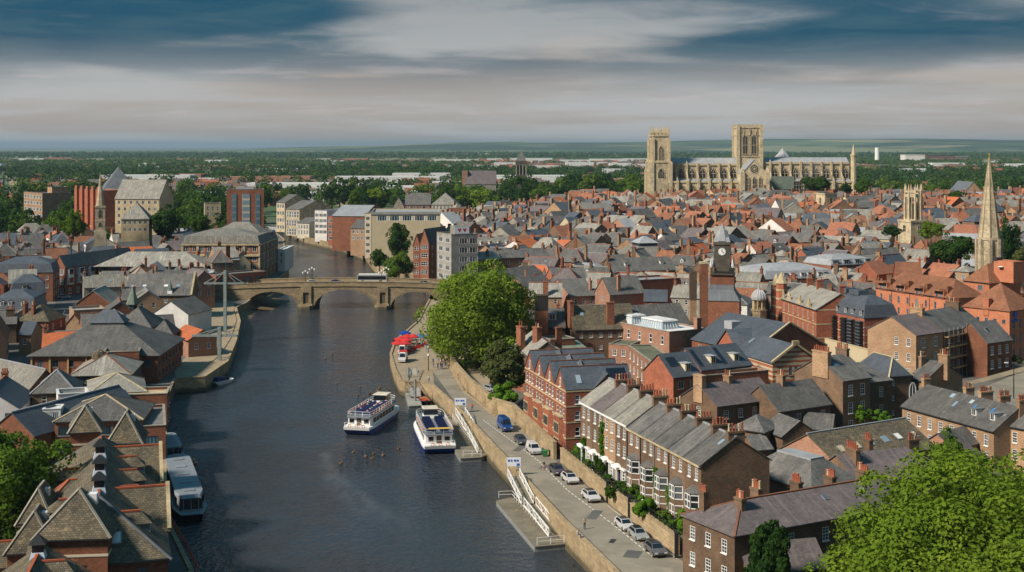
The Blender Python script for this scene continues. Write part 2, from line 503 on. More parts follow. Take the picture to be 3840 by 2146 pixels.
# stripes are courses of red and pale brick, as built
m,nt,b,out = _new('brick_striped')
uv = _coords(nt,'UV',rand=False)
sp = nt.nodes.new('ShaderNodeSeparateXYZ');nt.links.new(uv,sp.inputs[0])
fr = _math(nt,'FRACT',_math(nt,'MULTIPLY',sp.outputs[1],1 / 1.05))
cc = _mix(nt,_math(nt,'GREATER_THAN',fr,.5),(.34,.10,.05),(.50,.40,.26))
nt.links.new(_mix(nt,_math(nt,'MULTIPLY',_ramp(nt,_noise(nt,uv,3,5,.7),.45,.7),.45),cc,(.2,.09,.05)),b.inputs['Base Color'])
b.inputs['Roughness'].default_value = .85
# leaves: thin, let some light through
def leaf(name,ca,cb,trans=.38,sc_=.28):
 m,nt,b,out = _new(name)
 nt.nodes.remove(b)
 uv = _coords(nt,'World',rand=False)
 g = nt.nodes.new('ShaderNodeObjectInfo')
 f = _math(nt,'ADD',_math(nt,'MULTIPLY',_noise(nt,uv,sc_,4,.7),.8),_math(nt,'MULTIPLY',g.outputs['Random'],.3))
 c = _mix(nt,_ramp(nt,f,.34,.72),ca,cb)
 d = nt.nodes.new('ShaderNodeBsdfDiffuse');t = nt.nodes.new('ShaderNodeBsdfTranslucent')
 nt.links.new(c,d.inputs[0])
 nt.links.new(_mix(nt,1.0,c,(1.15,1.2,.55),'MULTIPLY'),t.inputs[0])
 mx = nt.nodes.new('ShaderNodeMixShader');mx.inputs[0].default_value = trans
 nt.links.new(d.outputs[0],mx.inputs[1]);nt.links.new(t.outputs[0],mx.inputs[2])
 nt.links.new(mx.outputs[0],out.inputs[0])
leaf('leaf_plane',(.085,.145,.018),(.185,.26,.032))
leaf('leaf_bright',(.125,.195,.02),(.275,.34,.037))
leaf('leaf_mid',(.050,.105,.016),(.115,.185,.026))
leaf('leaf_dark',(.022,.055,.014),(.055,.105,.020))
leaf('leaf_olive',(.085,.10,.035),(.135,.15,.05))
leaf('leaf_garden',(.05,.13,.012),(.13,.25,.025))
leaf('leaf_far',(.032,.070,.016),(.12,.175,.032),.2,.03)
# river: dark peaty water, small wind ripples
m,nt,b,out = _new('water')
g = nt.nodes.new('ShaderNodeNewGeometry')
b.inputs['Base Color'].default_value = (.034,.039,.047,1)
b.inputs['Roughness'].default_value = .09
b.inputs['IOR'].default_value = 1.33
b.inputs['Specular IOR Level'].default_value = .7
def wv(scale,stretch):
 mp = nt.nodes.new('ShaderNodeMapping');mp.inputs['Scale'].default_value = stretch
 nt.links.new(g.outputs['Position'],mp.inputs[0])
 return _noise(nt,mp.outputs[0],scale,4,.6)
calm = _ramp(nt,wv(.03,(1,.5,1)),.42,.60)
hgt = _math(nt,'ADD',_math(nt,'MULTIPLY',wv(.28,(1,.7,1)),1.0),_math(nt,'MULTIPLY',wv(.95,(1,.7,1)),.95))
bp = nt.nodes.new('ShaderNodeBump');bp.inputs['Distance'].default_value = 1.1
nt.links.new(_math(nt,'ADD',_math(nt,'MULTIPLY',calm,.62),.30),bp.inputs['Strength'])
# churned pale water trailing behind the moving boat
ws = nt.nodes.new('ShaderNodeSeparateXYZ');nt.links.new(g.outputs['Position'],ws.inputs[0])
wt = _math(nt,'MULTIPLY',_math(nt,'SUBTRACT',262,ws.outputs[1]),1 / 60)
wx_ = _math(nt,'ADD',_math(nt,'MULTIPLY',_math(nt,'POWER',_math(nt,'MAXIMUM',wt,0),1.6),23),-36.5)
wd = _math(nt,'DIVIDE',_math(nt,'ABSOLUTE',_math(nt,'SUBTRACT',ws.outputs[0],wx_)),_math(nt,'ADD',_math(nt,'MULTIPLY',wt,4.5),1.6))
wk_ = _math(nt,'MULTIPLY',_math(nt,'MULTIPLY',_ramp(nt,wd,1.0,.2),_ramp(nt,wt,-.02,.06)),_ramp(nt,wt,1.0,.6))
wk_ = _math(nt,'MULTIPLY',wk_,_ramp(nt,wv(.35,(1,.3,1)),.30,.62))
nt.links.new(_mix(nt,_math(nt,'MULTIPLY',wk_,.30),(.034,.039,.047),(.16,.165,.17)),b.inputs['Base Color'])
nt.links.new(hgt,bp.inputs['Height']);nt.links.new(bp.outputs[0],b.inputs['Normal'])
# open land: town earth near by, fields and meadows farther out
m,nt,b,out = _new('land')
g = nt.nodes.new('ShaderNodeNewGeometry')
ln = nt.nodes.new('ShaderNodeVectorMath');ln.operation = 'LENGTH';nt.links.new(g.outputs['Position'],ln.inputs[0])
fld = nt.nodes.new('ShaderNodeTexVoronoi');fld.inputs['Scale'].default_value = .0016;nt.links.new(g.outputs['Position'],fld.inputs['Vector'])
fc = _mix(nt,_ramp(nt,fld.outputs['Color'],.2,.8),(.055,.10,.028),(.20,.19,.085))
tc_ = _mix(nt,_ramp(nt,_noise(nt,g.outputs['Position'],.05,6,.65),.4,.62),(.085,.078,.068),(.15,.135,.115))
gr = _mix(nt,_ramp(nt,_noise(nt,g.outputs['Position'],.012,4,.6),.45,.6),(.05,.085,.025),(.12,.12,.075))
c = _mix(nt,_ramp(nt,ln.outputs['Value'],800,1100),tc_,gr)
c = _mix(nt,_ramp(nt,ln.outputs['Value'],3500,5000),c,fc)
nt.links.new(c,b.inputs['Base Color']);b.inputs['Roughness'].default_value = .95
m,nt,b,out = _new('hill_land')
g = nt.nodes.new('ShaderNodeNewGeometry')
fld = nt.nodes.new('ShaderNodeTexVoronoi');fld.inputs['Scale'].default_value = .0011;nt.links.new(g.outputs['Position'],fld.inputs['Vector'])
w_ = _ramp(nt,_noise(nt,g.outputs['Position'],.0006,5,.6),.42,.56)
nt.links.new(_mix(nt,w_,_mix(nt,_ramp(nt,fld.outputs['Color'],.25,.8),(.07,.12,.035),(.24,.22,.11)),(.022,.045,.016)),b.inputs['Base Color'])
b.inputs['Roughness'].default_value = .95
# ------------------------------------------------------------------ the setting: land, river, quays
GZ = 3.4                       # street level above the river
def xy(v):
 return (v.x,v.y)
bank_r = [(62.0,-300.0),(24.0,130.0)] + [xy(P(*q)) for q in (
 ('K',1320,1440,GZ),('K',900,1025,GZ),('K',480,570,GZ),('J',1190,870,GZ),('J',955,655,GZ),
 ('J',840,600,GZ),('J',690,600,GZ),('J',640,585,GZ),('J',585,480,GZ),('J',545,335,GZ),('J',588,205,GZ),
 ('J',700,110,GZ),('J',815,10,GZ),('I',2255,470,0))] + [(-31.5,520.0),(-38.0,570.0)] + [xy(P(*q)) for q in (
 ('B',1330,1390,0),('B',1230,1260,0),('B',1000,1170,0),('B',820,1130,0),('B',640,1090,0),('B',520,1030,0),('B',420,975,0))]
bank_l = [(-42.0,-300.0),(-44.0,120.0)] + [xy(P(*q)) for q in (
 ('H',1500,1440,GZ),('H',1285,1000,GZ),('H',1290,740,GZ),('H',1290,330,GZ),('G',1655,1400,GZ),('G',1715,1245,GZ),
 ('I',30,1105,GZ),('I',280,1090,GZ),('I',480,955,GZ),('I',555,770,GZ),('I',590,600,GZ),('I',555,480,GZ),('I',640,440,GZ))] + [xy(P(*q)) for q in (
 ('B',480,1425,0),('B',445,1250,0),('B',430,1090,0),('B',330,1010,0),('B',250,960,0))]
BANK_R,BANK_L = bank_r,bank_l
from mathutils.geometry import tessellate_polygon
def sheet(name,pts,z,mat):
 pts = [(p[0],p[1]) for p in pts]
 tris = tessellate_polygon([[Vector((x,y,0)) for x,y in pts]])
 me = bpy.data.meshes.new(name)
 fs = []
 for t in tris:
  a,b,c = (pts[i] for i in t)
  cr = (b[0] - a[0]) * (c[1] - a[1]) - (b[1] - a[1]) * (c[0] - a[0])
  fs.append(tuple(t) if cr > 0 else tuple(reversed(t)))
 me.from_pydata([(x,y,z) for x,y in pts],[],fs)
 finish(me,mat)
 return me
far = 60000.0
outline = [(-far,-300.0)] + bank_l + list(reversed(bank_r)) + [(far,-300.0),(far,far),(-far,far)]
struct('ground',sheet('ground',outline,GZ,'land'))
wl = [(x - 6,y) for x,y in bank_l];wr = [(x + 6,y) for x,y in bank_r]
struct('river',sheet('river',wl + list(reversed(wr)),0.0,'water'))
def wall_strip(mb,pts,z0,z1,side,cop=0.0,m=0,mc=1):
 """quay wall under a bank line, with a coping course proud of it"""
 for a,b in zip(pts[:-1],pts[1:]):
  d = Vector((b[0] - a[0],b[1] - a[1]));
  if d.length < 1e-3:
   continue
  n = Vector((d.y,-d.x)).normalized() * side
  q = [(a[0],a[1]),(b[0],b[1]),(b[0] - n.x * .8,b[1] - n.y * .8),(a[0] - n.x * .8,a[1] - n.y * .8)]
  mb.prism(q,z0,z1,m)
  if cop:
   q = [(a[0] + n.x * .08,a[1] + n.y * .08),(b[0] + n.x * .08,b[1] + n.y * .08),(b[0] - n.x * .55,b[1] - n.y * .55),(a[0] - n.x * .55,a[1] - n.y * .55)]
   mb.prism(q,z1,z1 + cop,mc)
def quay(label,pts,side,z1=GZ + .004,cop=.28,mat='stone_quay',name='quay_wall'):
 t = thing(name,label,'quay wall')
 mb = MB();wall_strip(mb,pts,-1.5,z1,side)
 mb.build('wall',mat,t)
 mb = MB();wall_strip(mb,pts,z1,z1 - .001,side,cop)
 mb2 = MB()
 for f,mm in zip(mb.f,mb.m):
  if mm == 1:
   mb2.poly([mb.v[i] for i in f])
 mb2.build('coping','stone_quay',t)
quay('pale stone quay wall beside the parked cars road',bank_r[1:7],-1,cop=.75)
quay('stone wharf wall curving round the cobbled quay with red parasols',bank_r[6:16],-1)
quay('mossy river wall upstream of the bridge below the riverside terraces',bank_r[15:],-1,z1=GZ + .8,mat='stone_bridge')
quay('dark river wall below the brick warehouses and moored barge',bank_l[1:8],1,mat='brick_brown')
quay('stone quay wall round the sloping cobbled wharf with mast',bank_l[7:14],1)
quay('river wall below the corner building upstream of the bridge',bank_l[13:],1,mat='stone_bridge')
# right bank: road, parking strip, cobbled wharf
def off_line(pts,d):
 o = []
 for i,p in enumerate(pts):
  a = Vector(pts[max(0,i - 1)]);b = Vector(pts[min(len(pts) - 1,i + 1)])
  t = (b - a).normalized()
  o.append((p[0] + t.y * d,p[1] - t.x * d))
 return o
road_in = [(50.0,60.0)] + [xy(P(*q)) for q in (('K',2060,1440,GZ),('K',1860,1310,GZ),('K',1290,870,GZ),('K',850,500,GZ),
            ('K',470,140,GZ),('J',1250,690,GZ),('J',1120,480,GZ),('J',1100,440,GZ))]
rl = off_line(bank_r[0:7],.9)
struct('quay_road',sheet('quay_road',[(56,60)] + rl[2:6] + [xy(P('J',960,500,GZ))] + list(reversed(road_in)),GZ + .004,'asphalt'))
wharf = off_line(bank_r[6:16],.5)
struct('wharf_paving',sheet('wharf_paving',wharf + [xy(P('I',2560,560,GZ)),xy(P('M',200,700,GZ)),xy(P('M',250,1150,GZ)),xy(P('J',1240,640,GZ)),xy(P('J',1100,440,GZ)),xy(P('J',960,500,GZ))],GZ + .008,'cobble'))
# worn parking-bay line and edge dashes along the parked cars
mb = MB()
pk = [P('K',250,170,GZ),P('K',700,500,GZ),P('K',960,760,GZ),P('K',1320,1030,GZ),P('K',1690,1330,GZ)]
for a,b in zip(pk[:-1],pk[1:]):
 L = (b - a).length;n = int(L / 1.6);d = (b - a) / n
 for k in range(n):
  p0 = a + d * k;p1 = a + d * (k + .6);s = Vector((d.y,-d.x,0)).normalized() * .07
  mb.poly([(p0 + s)[:2] + (GZ + .012,) for _ in (0,)] + [(p1 + s)[:2] + (GZ + .012,),(p1 - s)[:2] + (GZ + .012,),(p0 - s)[:2] + (GZ + .012,)])
 e0,e1 = a,b
mb.f = [tuple(reversed(f)) if 0 else f for f in mb.f]
struct('parking_line_markings',mb.mesh('parking_line_markings','white_paint'))
def line_mark(name,pts,w,z,mat):
 mb = MB()
 for a,b in zip(pts[:-1],pts[1:]):
  d = (b - a);s = Vector((-d.y,d.x,0)).normalized() * w / 2
  mb.poly([(*(q[:2]),z) for q in (a - s,b - s,b + s,a + s)])
 struct(name,mb.mesh(name,mat))
line_mark('yellow_kerb_line',[P('K',1290,885,GZ),P('K',1870,1330,GZ)],.12,GZ + .012,'cream_paint')
# tarmac repairs and drain covers
for x,y,w,l in ((1180,960,1.6,5.0),(760,560,1.2,3.0),(1500,1290,2.2,3.4),(560,400,1.4,6.0),(1330,1180,.8,2.0)):
 p = P('K',x,y,GZ);mb = MB();mb.prism([rot2(*q_,-.3) for q_ in ((-w / 2,-l / 2),(w / 2,-l / 2),(w / 2,l / 2),(-w / 2,l / 2))],0,.012)
 o = struct('road_patch',mb.mesh('road_patch','asphalt_dark' if w > 1 else 'frame_dark'));o.location = (p.x,p.y,GZ + .002)
# kerb path below the buttressed wall
mb = MB()
kp = [P('J',1110,440,GZ),P('J',1255,690,GZ),P('J',1560,930,GZ)]
for a,b in zip(kp[:-1],kp[1:]):
 mb.bar(a + Vector((0,0,.05)),b + Vector((0,0,.05)),.5,.12)
struct('kerb',mb.mesh('kerb','stone_quay'))
# left bank: sloping cobbled wharf, silt beach, street
wl_pts = off_line(bank_l[8:14],-.5)
struct('wharf_cobbles',sheet('wharf_cobbles',list(reversed([xy(P('I',10,1040,GZ)),xy(P('I',200,790,GZ)),xy(P('I',190,560,GZ)),xy(P('I',330,440,GZ)),xy(P('I',530,440,GZ))] + list(reversed(wl_pts)))),GZ + .006,'cobble'))
# raised kerb path that runs along the wharf's river edge
mb = MB()
kp = [P('I',150,1085,GZ),P('I',400,900,GZ),P('I',500,740,GZ),P('I',545,590,GZ),P('I',520,470,GZ)]
for a,b in zip(kp[:-1],kp[1:]):
 mb.bar(a + Vector((0,0,.08)),b + Vector((0,0,.08)),.6,.2)
struct('wharf_kerb',mb.mesh('wharf_kerb','stone_quay'))
bp_ = [P('I',590,660,-.3),P('I',575,600,.5),P('I',580,480,1.9),P('I',660,440,2.3),P('I',900,340,2.0),P('I',1010,350,-.3),P('I',900,460,-.3),P('I',760,530,-.3),P('I',680,610,-.3)]
mb = MB()
mb.poly([(-104.0,480.0,2.2),(-104.0,520.0,2.0),(-84,520,-.3),(-86,488,-.3)])
ctr = P('I',680,500,.55)
for a,b in zip(bp_,bp_[1:] + bp_[:1]):
 mb.poly([ctr,b,a])
struct('silt_beach',mb.mesh('silt_beach','silt'))
street = [(-118,190),(-112,190),xy(P('G',200,1230,GZ)),xy(P('G',480,950,GZ)),xy(P('G',640,700,GZ)),xy(P('G',740,520,GZ)),xy(P('G',820,420,GZ)),xy(P('G',900,320,GZ)),
   xy(P('G',880,290,GZ)),xy(P('G',720,430,GZ)),xy(P('G',560,440,GZ)),xy(P('G',490,640,GZ)),xy(P('G',320,900,GZ)),xy(P('G',150,1130,GZ)),xy(P('G',30,1440,GZ))]
struct('street',sheet('street',[street[0]] + street[2:],GZ + .006,'asphalt_dark'))
line_mark('yellow_street_line',[P('G',330,1075,GZ),P('G',75,1440,GZ)],.35,GZ + .014,'yellow_paint')
line_mark('white_street_line',[P('G',640,560,GZ),P('G',500,800,GZ)],.35,GZ + .014,'cream_paint')
# Clifford street end at the right edge
struct('upper_road',sheet('upper_road',[xy(P('Q',1380,520,5.6)),xy(P('Q',1900,640,5.6)),xy(P('Q',2300,560,5.6)),xy(P('Q',2300,180,5.6)),xy(P('Q',1950,290,5.6))],5.6,'asphalt'))
struct('upper_pavement',sheet('upper_pavement',[xy(P('Q',1380,430,5.7)),xy(P('Q',1960,285,5.7)),xy(P('Q',2300,190,5.7)),xy(P('Q',2300,140,5.7)),xy(P('Q',1960,230,5.7)),xy(P('Q',1380,390,5.7))],5.72,'paving'))
# the old town climbs gently towards the cathedral
def rise(x,y):
 a = min(1,max(0,(y - 500) / 430));b = min(1,max(0,(1500 - y) / 350));c = min(1,max(0,(x / y + .02) / .09))
 return 10.0 * a * a * (3 - 2 * a) * b * c * c * (3 - 2 * c)
vs,fs = [],[]
for j in range(40):
 y = 480 + j * 27
 for i in range(45):
  x = (-.021 + i * .0125) * y;vs.append((x,y,GZ + .003 + rise(x,y)))
for j in range(39):
 for i in range(44):
  a = j * 45 + i;fs.append((a,a + 1,a + 46,a + 45))
me = bpy.data.meshes.new('town_rise');me.from_pydata(vs,[],fs);finish(me,'land',None,True)
struct('terrain_rise',me)
# ------------------------------------------------------------------ stone bridge of three elliptical arches
BY0,BY1 = 490.0,505.0
PIER = [(-78.6,-72.9),(-50.4,-44.7)]
ARCH = [(-98.3,-78.6,6.4),(-72.9,-50.4,7.2),(-44.7,-26.0,6.4)]
BX0,BX1 = -112.0,-8.0
def deck_z(x):
 t = (x + 61.6) / 45.0
 return 8.9 - 1.15 * t * t
bt = thing('stone_bridge','old stone road bridge of three elliptical arches over the river','bridge',(-61.6,490,0))
def bl(x,y,z):
 return (x + 61.6,y - 490.0,z)
def arch_z(x):
 for a,b,h in ARCH:
  if a < x < b:
   u = (2 * x - a - b) / (b - a)
   return .3 + (h - .3) * math.sqrt(max(0,1 - u * u))
 return -1.5
xs = sorted(set([BX0,BX1] + [q for a,b,h in ARCH for q in np.linspace(a,b,37).tolist()] + np.linspace(BX0,BX1,50).tolist()))
mb = MB()
for x0,x1 in zip(xs[:-1],xs[1:]):
 xm = (x0 + x1) / 2
 if x1 - x0 < 1e-4:
  continue
 ins = any(a <= xm <= b for a,b,h in ARCH)
 e = 1e-5
 b0 = arch_z(x0 + e) if ins else -1.5;b1 = arch_z(x1 - e) if ins else -1.5
 t0,t1 = deck_z(x0),deck_z(x1)
 mb.poly([bl(x0,BY0,b0),bl(x1,BY0,b1),bl(x1,BY0,t1),bl(x0,BY0,t0)])
 mb.poly([bl(x1,BY1,b1),bl(x0,BY1,b0),bl(x0,BY1,t0),bl(x1,BY1,t1)])
 mb.poly([bl(x0,BY0,t0),bl(x1,BY0,t1),bl(x1,BY1,t1),bl(x0,BY1,t0)])
 if ins:
  mb.poly([bl(x1,BY0,b1),bl(x0,BY0,b0),bl(x0,BY1,b0),bl(x1,BY1,b1)])
for a,b,h in ARCH:
 for x,s in ((a,1),(b,-1)):
  q = [bl(x,BY0,-1.5),bl(x,BY1,-1.5),bl(x,BY1,.3),bl(x,BY0,.3)]
  mb.poly(q if s < 0 else list(reversed(q)))
mb.build('arches','stone_bridge',bt)
mb = MB()   # voussoir rings stand a hand proud of the face
for a,b,h in ARCH:
 c = (a + b) / 2;r = (b - a) / 2;n = 34
 for k in range(n):
  t0,t1 = math.pi * k / n + .012,math.pi * (k + 1) / n - .012
  for Yf,s in ((BY0,-1),):
   pi_ = lambda t,g: (c - (r + g) * math.cos(t),.3 + (h - .3 + g) * math.sin(t))
   q = [pi_(t0,0),pi_(t0,.75),pi_(t1,.75),pi_(t1,0)]
   mb.hexa([bl(x,Yf + .01,z) for x,z in q],[bl(x,Yf - .10,z) for x,z in q])
mb.build('voussoirs','stone_bridge',bt)
for nm,Yf,s in (('near',BY0,-1),('far',BY1,1)):
 mb = MB();mc = MB()
 for x0,x1 in zip(xs[:-1],xs[1:]):
  if x1 - x0 < 1e-4:
   continue
  for M_,za,zb,ya,yb in ((mb,0,1.15,-.02,.5),(mc,1.15,1.38,-.16,.62),(mc,-.45,0,-.30,.2)):
   y0,y1 = (Yf + ya,Yf + yb) if s < 0 else (Yf - yb,Yf - ya)
   M_.hexa([bl(x0,y0,deck_z(x0) + za),bl(x1,y0,deck_z(x1) + za),bl(x1,y1,deck_z(x1) + za),bl(x0,y1,deck_z(x0) + za)],
     [bl(x0,y0,deck_z(x0) + zb),bl(x1,y0,deck_z(x1) + zb),bl(x1,y1,deck_z(x1) + zb),bl(x0,y1,deck_z(x0) + zb)])
 pp = mb.build('parapet','stone_bridge',bt)
 mc.build('cornice','stone_bridge',pp)
for a,b in PIER:
 c = (a + b) / 2
 mb = MB()
 mb.prism([bl(a - .1,BY0 + .2,0)[:2],bl(a - .1,BY0 - 1.0,0)[:2],bl(c - 1.6,BY0 - 2.0,0)[:2],bl(c + 1.6,BY0 - 2.0,0)[:2],bl(b + .1,BY0 - 1.0,0)[:2],bl(b + .1,BY0 + .2,0)[:2]],-1.5,1.5)
 mb.box(*(a + 61.6 + .4,b + 61.6 - .4),-1.3,0,1.5,2.0)
 for u0,u1 in ((a + .9,c - 1.1),(c + 1.1,b - .9)):
  mb.box(u0 + 61.6,u1 + 61.6,-.55,.0,2.0,deck_z(c) - .46)
 mb.box(c - 1.1 + 61.6,c + 1.1 + 61.6,-.55,.0,6.2,deck_z(c) - .46)
 pr = mb.build('pier','stone_bridge',bt)
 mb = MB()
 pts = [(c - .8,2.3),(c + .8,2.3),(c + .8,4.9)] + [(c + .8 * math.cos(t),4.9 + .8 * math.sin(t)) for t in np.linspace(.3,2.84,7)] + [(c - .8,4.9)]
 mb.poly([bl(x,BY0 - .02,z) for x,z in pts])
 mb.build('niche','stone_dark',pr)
mb = MB()
for x0,x1 in zip(xs[:-1],xs[1:]):
 mb.poly([(x0,BY0 + 2.6,deck_z(x0) + .01),(x1,BY0 + 2.6,deck_z(x1) + .01),(x1,BY1 - 2.6,deck_z(x1) + .01),(x0,BY1 - 2.6,deck_z(x0) + .01)])
struct('bridge_road',mb.mesh('bridge_road','asphalt'))
mb = MB()
for x0,x1 in zip(xs[:-1],xs[1:]):
 for ya,yb in ((BY0 + .5,BY0 + 2.6),(BY1 - 2.6,BY1 - .5)):
  mb.poly([(x0,ya,deck_z(x0) + .13),(x1,ya,deck_z(x1) + .13),(x1,yb,deck_z(x1) + .13),(x0,yb,deck_z(x0) + .13)])
struct('bridge_pavement',mb.mesh('bridge_pavement','paving'))
# ------------------------------------------------------------------ far hills and air
def smooth_noise(rs,n,k):
 p = rs.rand(n + 3)
 x = np.linspace(0,n,k)
 i = np.floor(x).astype(int);f = x - i;f = f * f * (3 - 2 * f)
 return p[i] * (1 - f) + p[i + 1] * f
rs = np.random.RandomState(5)
nx,ny = 160,14
X = np.linspace(-7000,14000,nx)
prof = 75 + 70 * smooth_noise(rs,6,nx) + 35 * smooth_noise(rs,16,nx) + 10 * smooth_noise(rs,60,nx)
prof *= np.clip((X + 3000) / 3000,0,1) ** .8
vs,fs = [],[]
for j in range(ny):
 t = j / (ny - 1)
 y = 8600 + 6600 * t
 jit = 20 * smooth_noise(rs,30,nx) * (1 if 0 < j < ny - 1 else 0)
 sc_ = math.sin(min(1,t / .72) * math.pi / 2) ** 1.7
 for i in range(nx):
  vs.append((X[i],y + 350 * math.sin(i * .21),GZ - 1 + prof[i] * sc_ * (y / 13000) * .72 + jit[i] * sc_ * .6))
for j in range(ny - 1):
 for i in range(nx - 1):
  a = j * nx + i
  fs.append((a,a + 1,a + nx + 1,a + nx))
me = bpy.data.meshes.new('hills');me.from_pydata(vs,[],fs);finish(me,'hill_land',None,True)
struct('hills',me)
mb = MB();mb.box(-45000,45000,-1500,50000,-2.5,185)
m_h = bpy.data.materials.new('haze_air');m_h.use_nodes = True
nt = m_h.node_tree
for n in list(nt.nodes):
 nt.nodes.remove(n)
o_ = nt.nodes.new('ShaderNodeOutputMaterial');pv = nt.nodes.new('ShaderNodeVolumePrincipled')
pv.inputs['Color'].default_value = (.40,.58,.73,1);pv.inputs['Density'].default_value = 4.5e-5;pv.inputs['Anisotropy'].default_value = .1
nt.links.new(pv.outputs[0],o_.inputs['Volume'])
MAT['haze_air'] = m_h
hz = struct('haze',mb.mesh('haze','haze_air'),'stuff')
# ------------------------------------------------------------------ building kit
def win_mesh(kind,fm,gm):
 key = (kind,fm,gm)
 if key in WM:
  return WM[key]
 f,g,s = MB(),MB(),MB()
 # unit window: x -.5...5, z 0..1, face towards -y; drawn out by the object's scale
 if kind == 'arch':
  n = 9
  top = [(.5 * math.cos(t),.74 + .26 * math.sin(t)) for t in np.linspace(0,math.pi,n)]
  pts = [(-.5,0),(.5,0)] + top
  inn = [(x * .80,.05 + (z - .03) * .93) for x,z in pts]
  for (a,b,c,d) in zip(pts,pts[1:] + pts[:1],inn[1:] + inn[:1],inn):
   f.hexa([(q[0],.05,q[1]) for q in (a,b,c,d)],[(q[0],-.05,q[1]) for q in (a,b,c,d)])
  f.box(-.03,.03,-.03,.03,.06,.95);f.box(-.4,.4,-.028,.028,.44,.48)
  g.poly([(x,.02,z) for x,z in inn])
 else:
  e = .085;ez = .05
  f.box(-.5,-.5 + e,-.05,.05,0,1);f.box(.5 - e,.5,-.05,.05,0,1)
  f.box(-.5 + e,.5 - e,-.05,.05,0,ez);f.box(-.5 + e,.5 - e,-.05,.05,1 - ez,1)
  if kind == 'sash':
   f.box(-.5 + e,.5 - e,-.04,.04,.48,.53)
   f.box(-.02,.02,-.03,.03,ez,.48);f.box(-.02,.02,-.03,.03,.53,1 - ez)
   for z in (.26,.74):
    f.box(-.5 + e,.5 - e,-.028,.028,z - .012,z + .012)
  elif kind == 'sash1':
   f.box(-.5 + e,.5 - e,-.04,.04,.47,.53)
  elif kind == 'case':
   f.box(-.03,.03,-.035,.035,ez,1 - ez)
  elif kind == 'wide':
   for x in (-.25,0,.25):
    f.box(x - .015,x + .015,-.035,.035,ez,1 - ez)
  g.poly([(-.5 + e,.02,ez),(.5 - e,.02,ez),(.5 - e,.02,1 - ez),(-.5 + e,.02,1 - ez)])
 s.box(-.58,.58,-.22,.04,-.06,-.002)
 WM[key] = (f.mesh('window',fm),g.mesh('pane',gm),s.mesh('sill','frame_white' if fm == 'frame_white' else 'stone_grey'))
 f.m = [0] * len(f.f)
 i = len(f.v);f.v += g.v;f.f += [tuple(q + i for q in fc) for fc in g.f];f.m += [1] * len(g.f)
 WM[key] += (f.mesh('window',[fm,gm]),)
 return WM[key]
WM = {}
def put_window(parent,loc,rz,w,h,kind='sash',fm='frame_white',gm='glass',lod=0,sill=True):
 a,g,s,one = win_mesh(kind,fm,gm)
 o = obj('window',one if lod else a,parent,loc,rz)
 o.scale = (w,1,h)
 if not lod:
  obj('pane',g,o)
  if sill:
   obj('sill',s,o)
 return o
def facade(mb,ox,oy,ux,uy,L,z0,z1,holes,m=0,depth=.13):
 """one wall face with real openings; returns nothing, adds faces"""
 nx_,ny_ = uy,-ux
 us = sorted(set([0.0,L] + [round(q,4) for h in holes for q in (h[0] - h[2] / 2,h[0] + h[2] / 2)]))
 zs = sorted(set([z0,z1] + [round(q,4) for h in holes for q in (h[1],h[1] + h[3])]))
 us = [u for u in us if -1e-6 <= u <= L + 1e-6];zs = [z for z in zs if z0 - 1e-6 <= z <= z1 + 1e-6]
 def pt(u,z,d=0.0):
  return (ox + ux * u - nx_ * d,oy + uy * u - ny_ * d,z)
 for zi in range(len(zs) - 1):
  run = None
  for ui in range(len(us) - 1):
   uc,zc = (us[ui] + us[ui + 1]) / 2,(zs[zi] + zs[zi + 1]) / 2
   hole = any(abs(uc - h[0]) < h[2] / 2 and h[1] < zc < h[1] + h[3] for h in holes)
   if not hole and run is None:
    run = us[ui]
   if run is not None and (hole or ui == len(us) - 2):
    end = us[ui] if hole else us[ui + 1]
    mb.poly([pt(run,zs[zi]),pt(end,zs[zi]),pt(end,zs[zi + 1]),pt(run,zs[zi + 1])],m)
    run = None
 for h in holes:
  a,b,c,d = h[0] - h[2] / 2,h[0] + h[2] / 2,h[1],h[1] + h[3]
  for q in (((a,c),(a,d)),((a,d),(b,d)),((b,d),(b,c)),((b,c),(a,c))):
   mb.poly([pt(*q[0]),pt(*q[1]),pt(*q[1],depth),pt(*q[0],depth)],m)
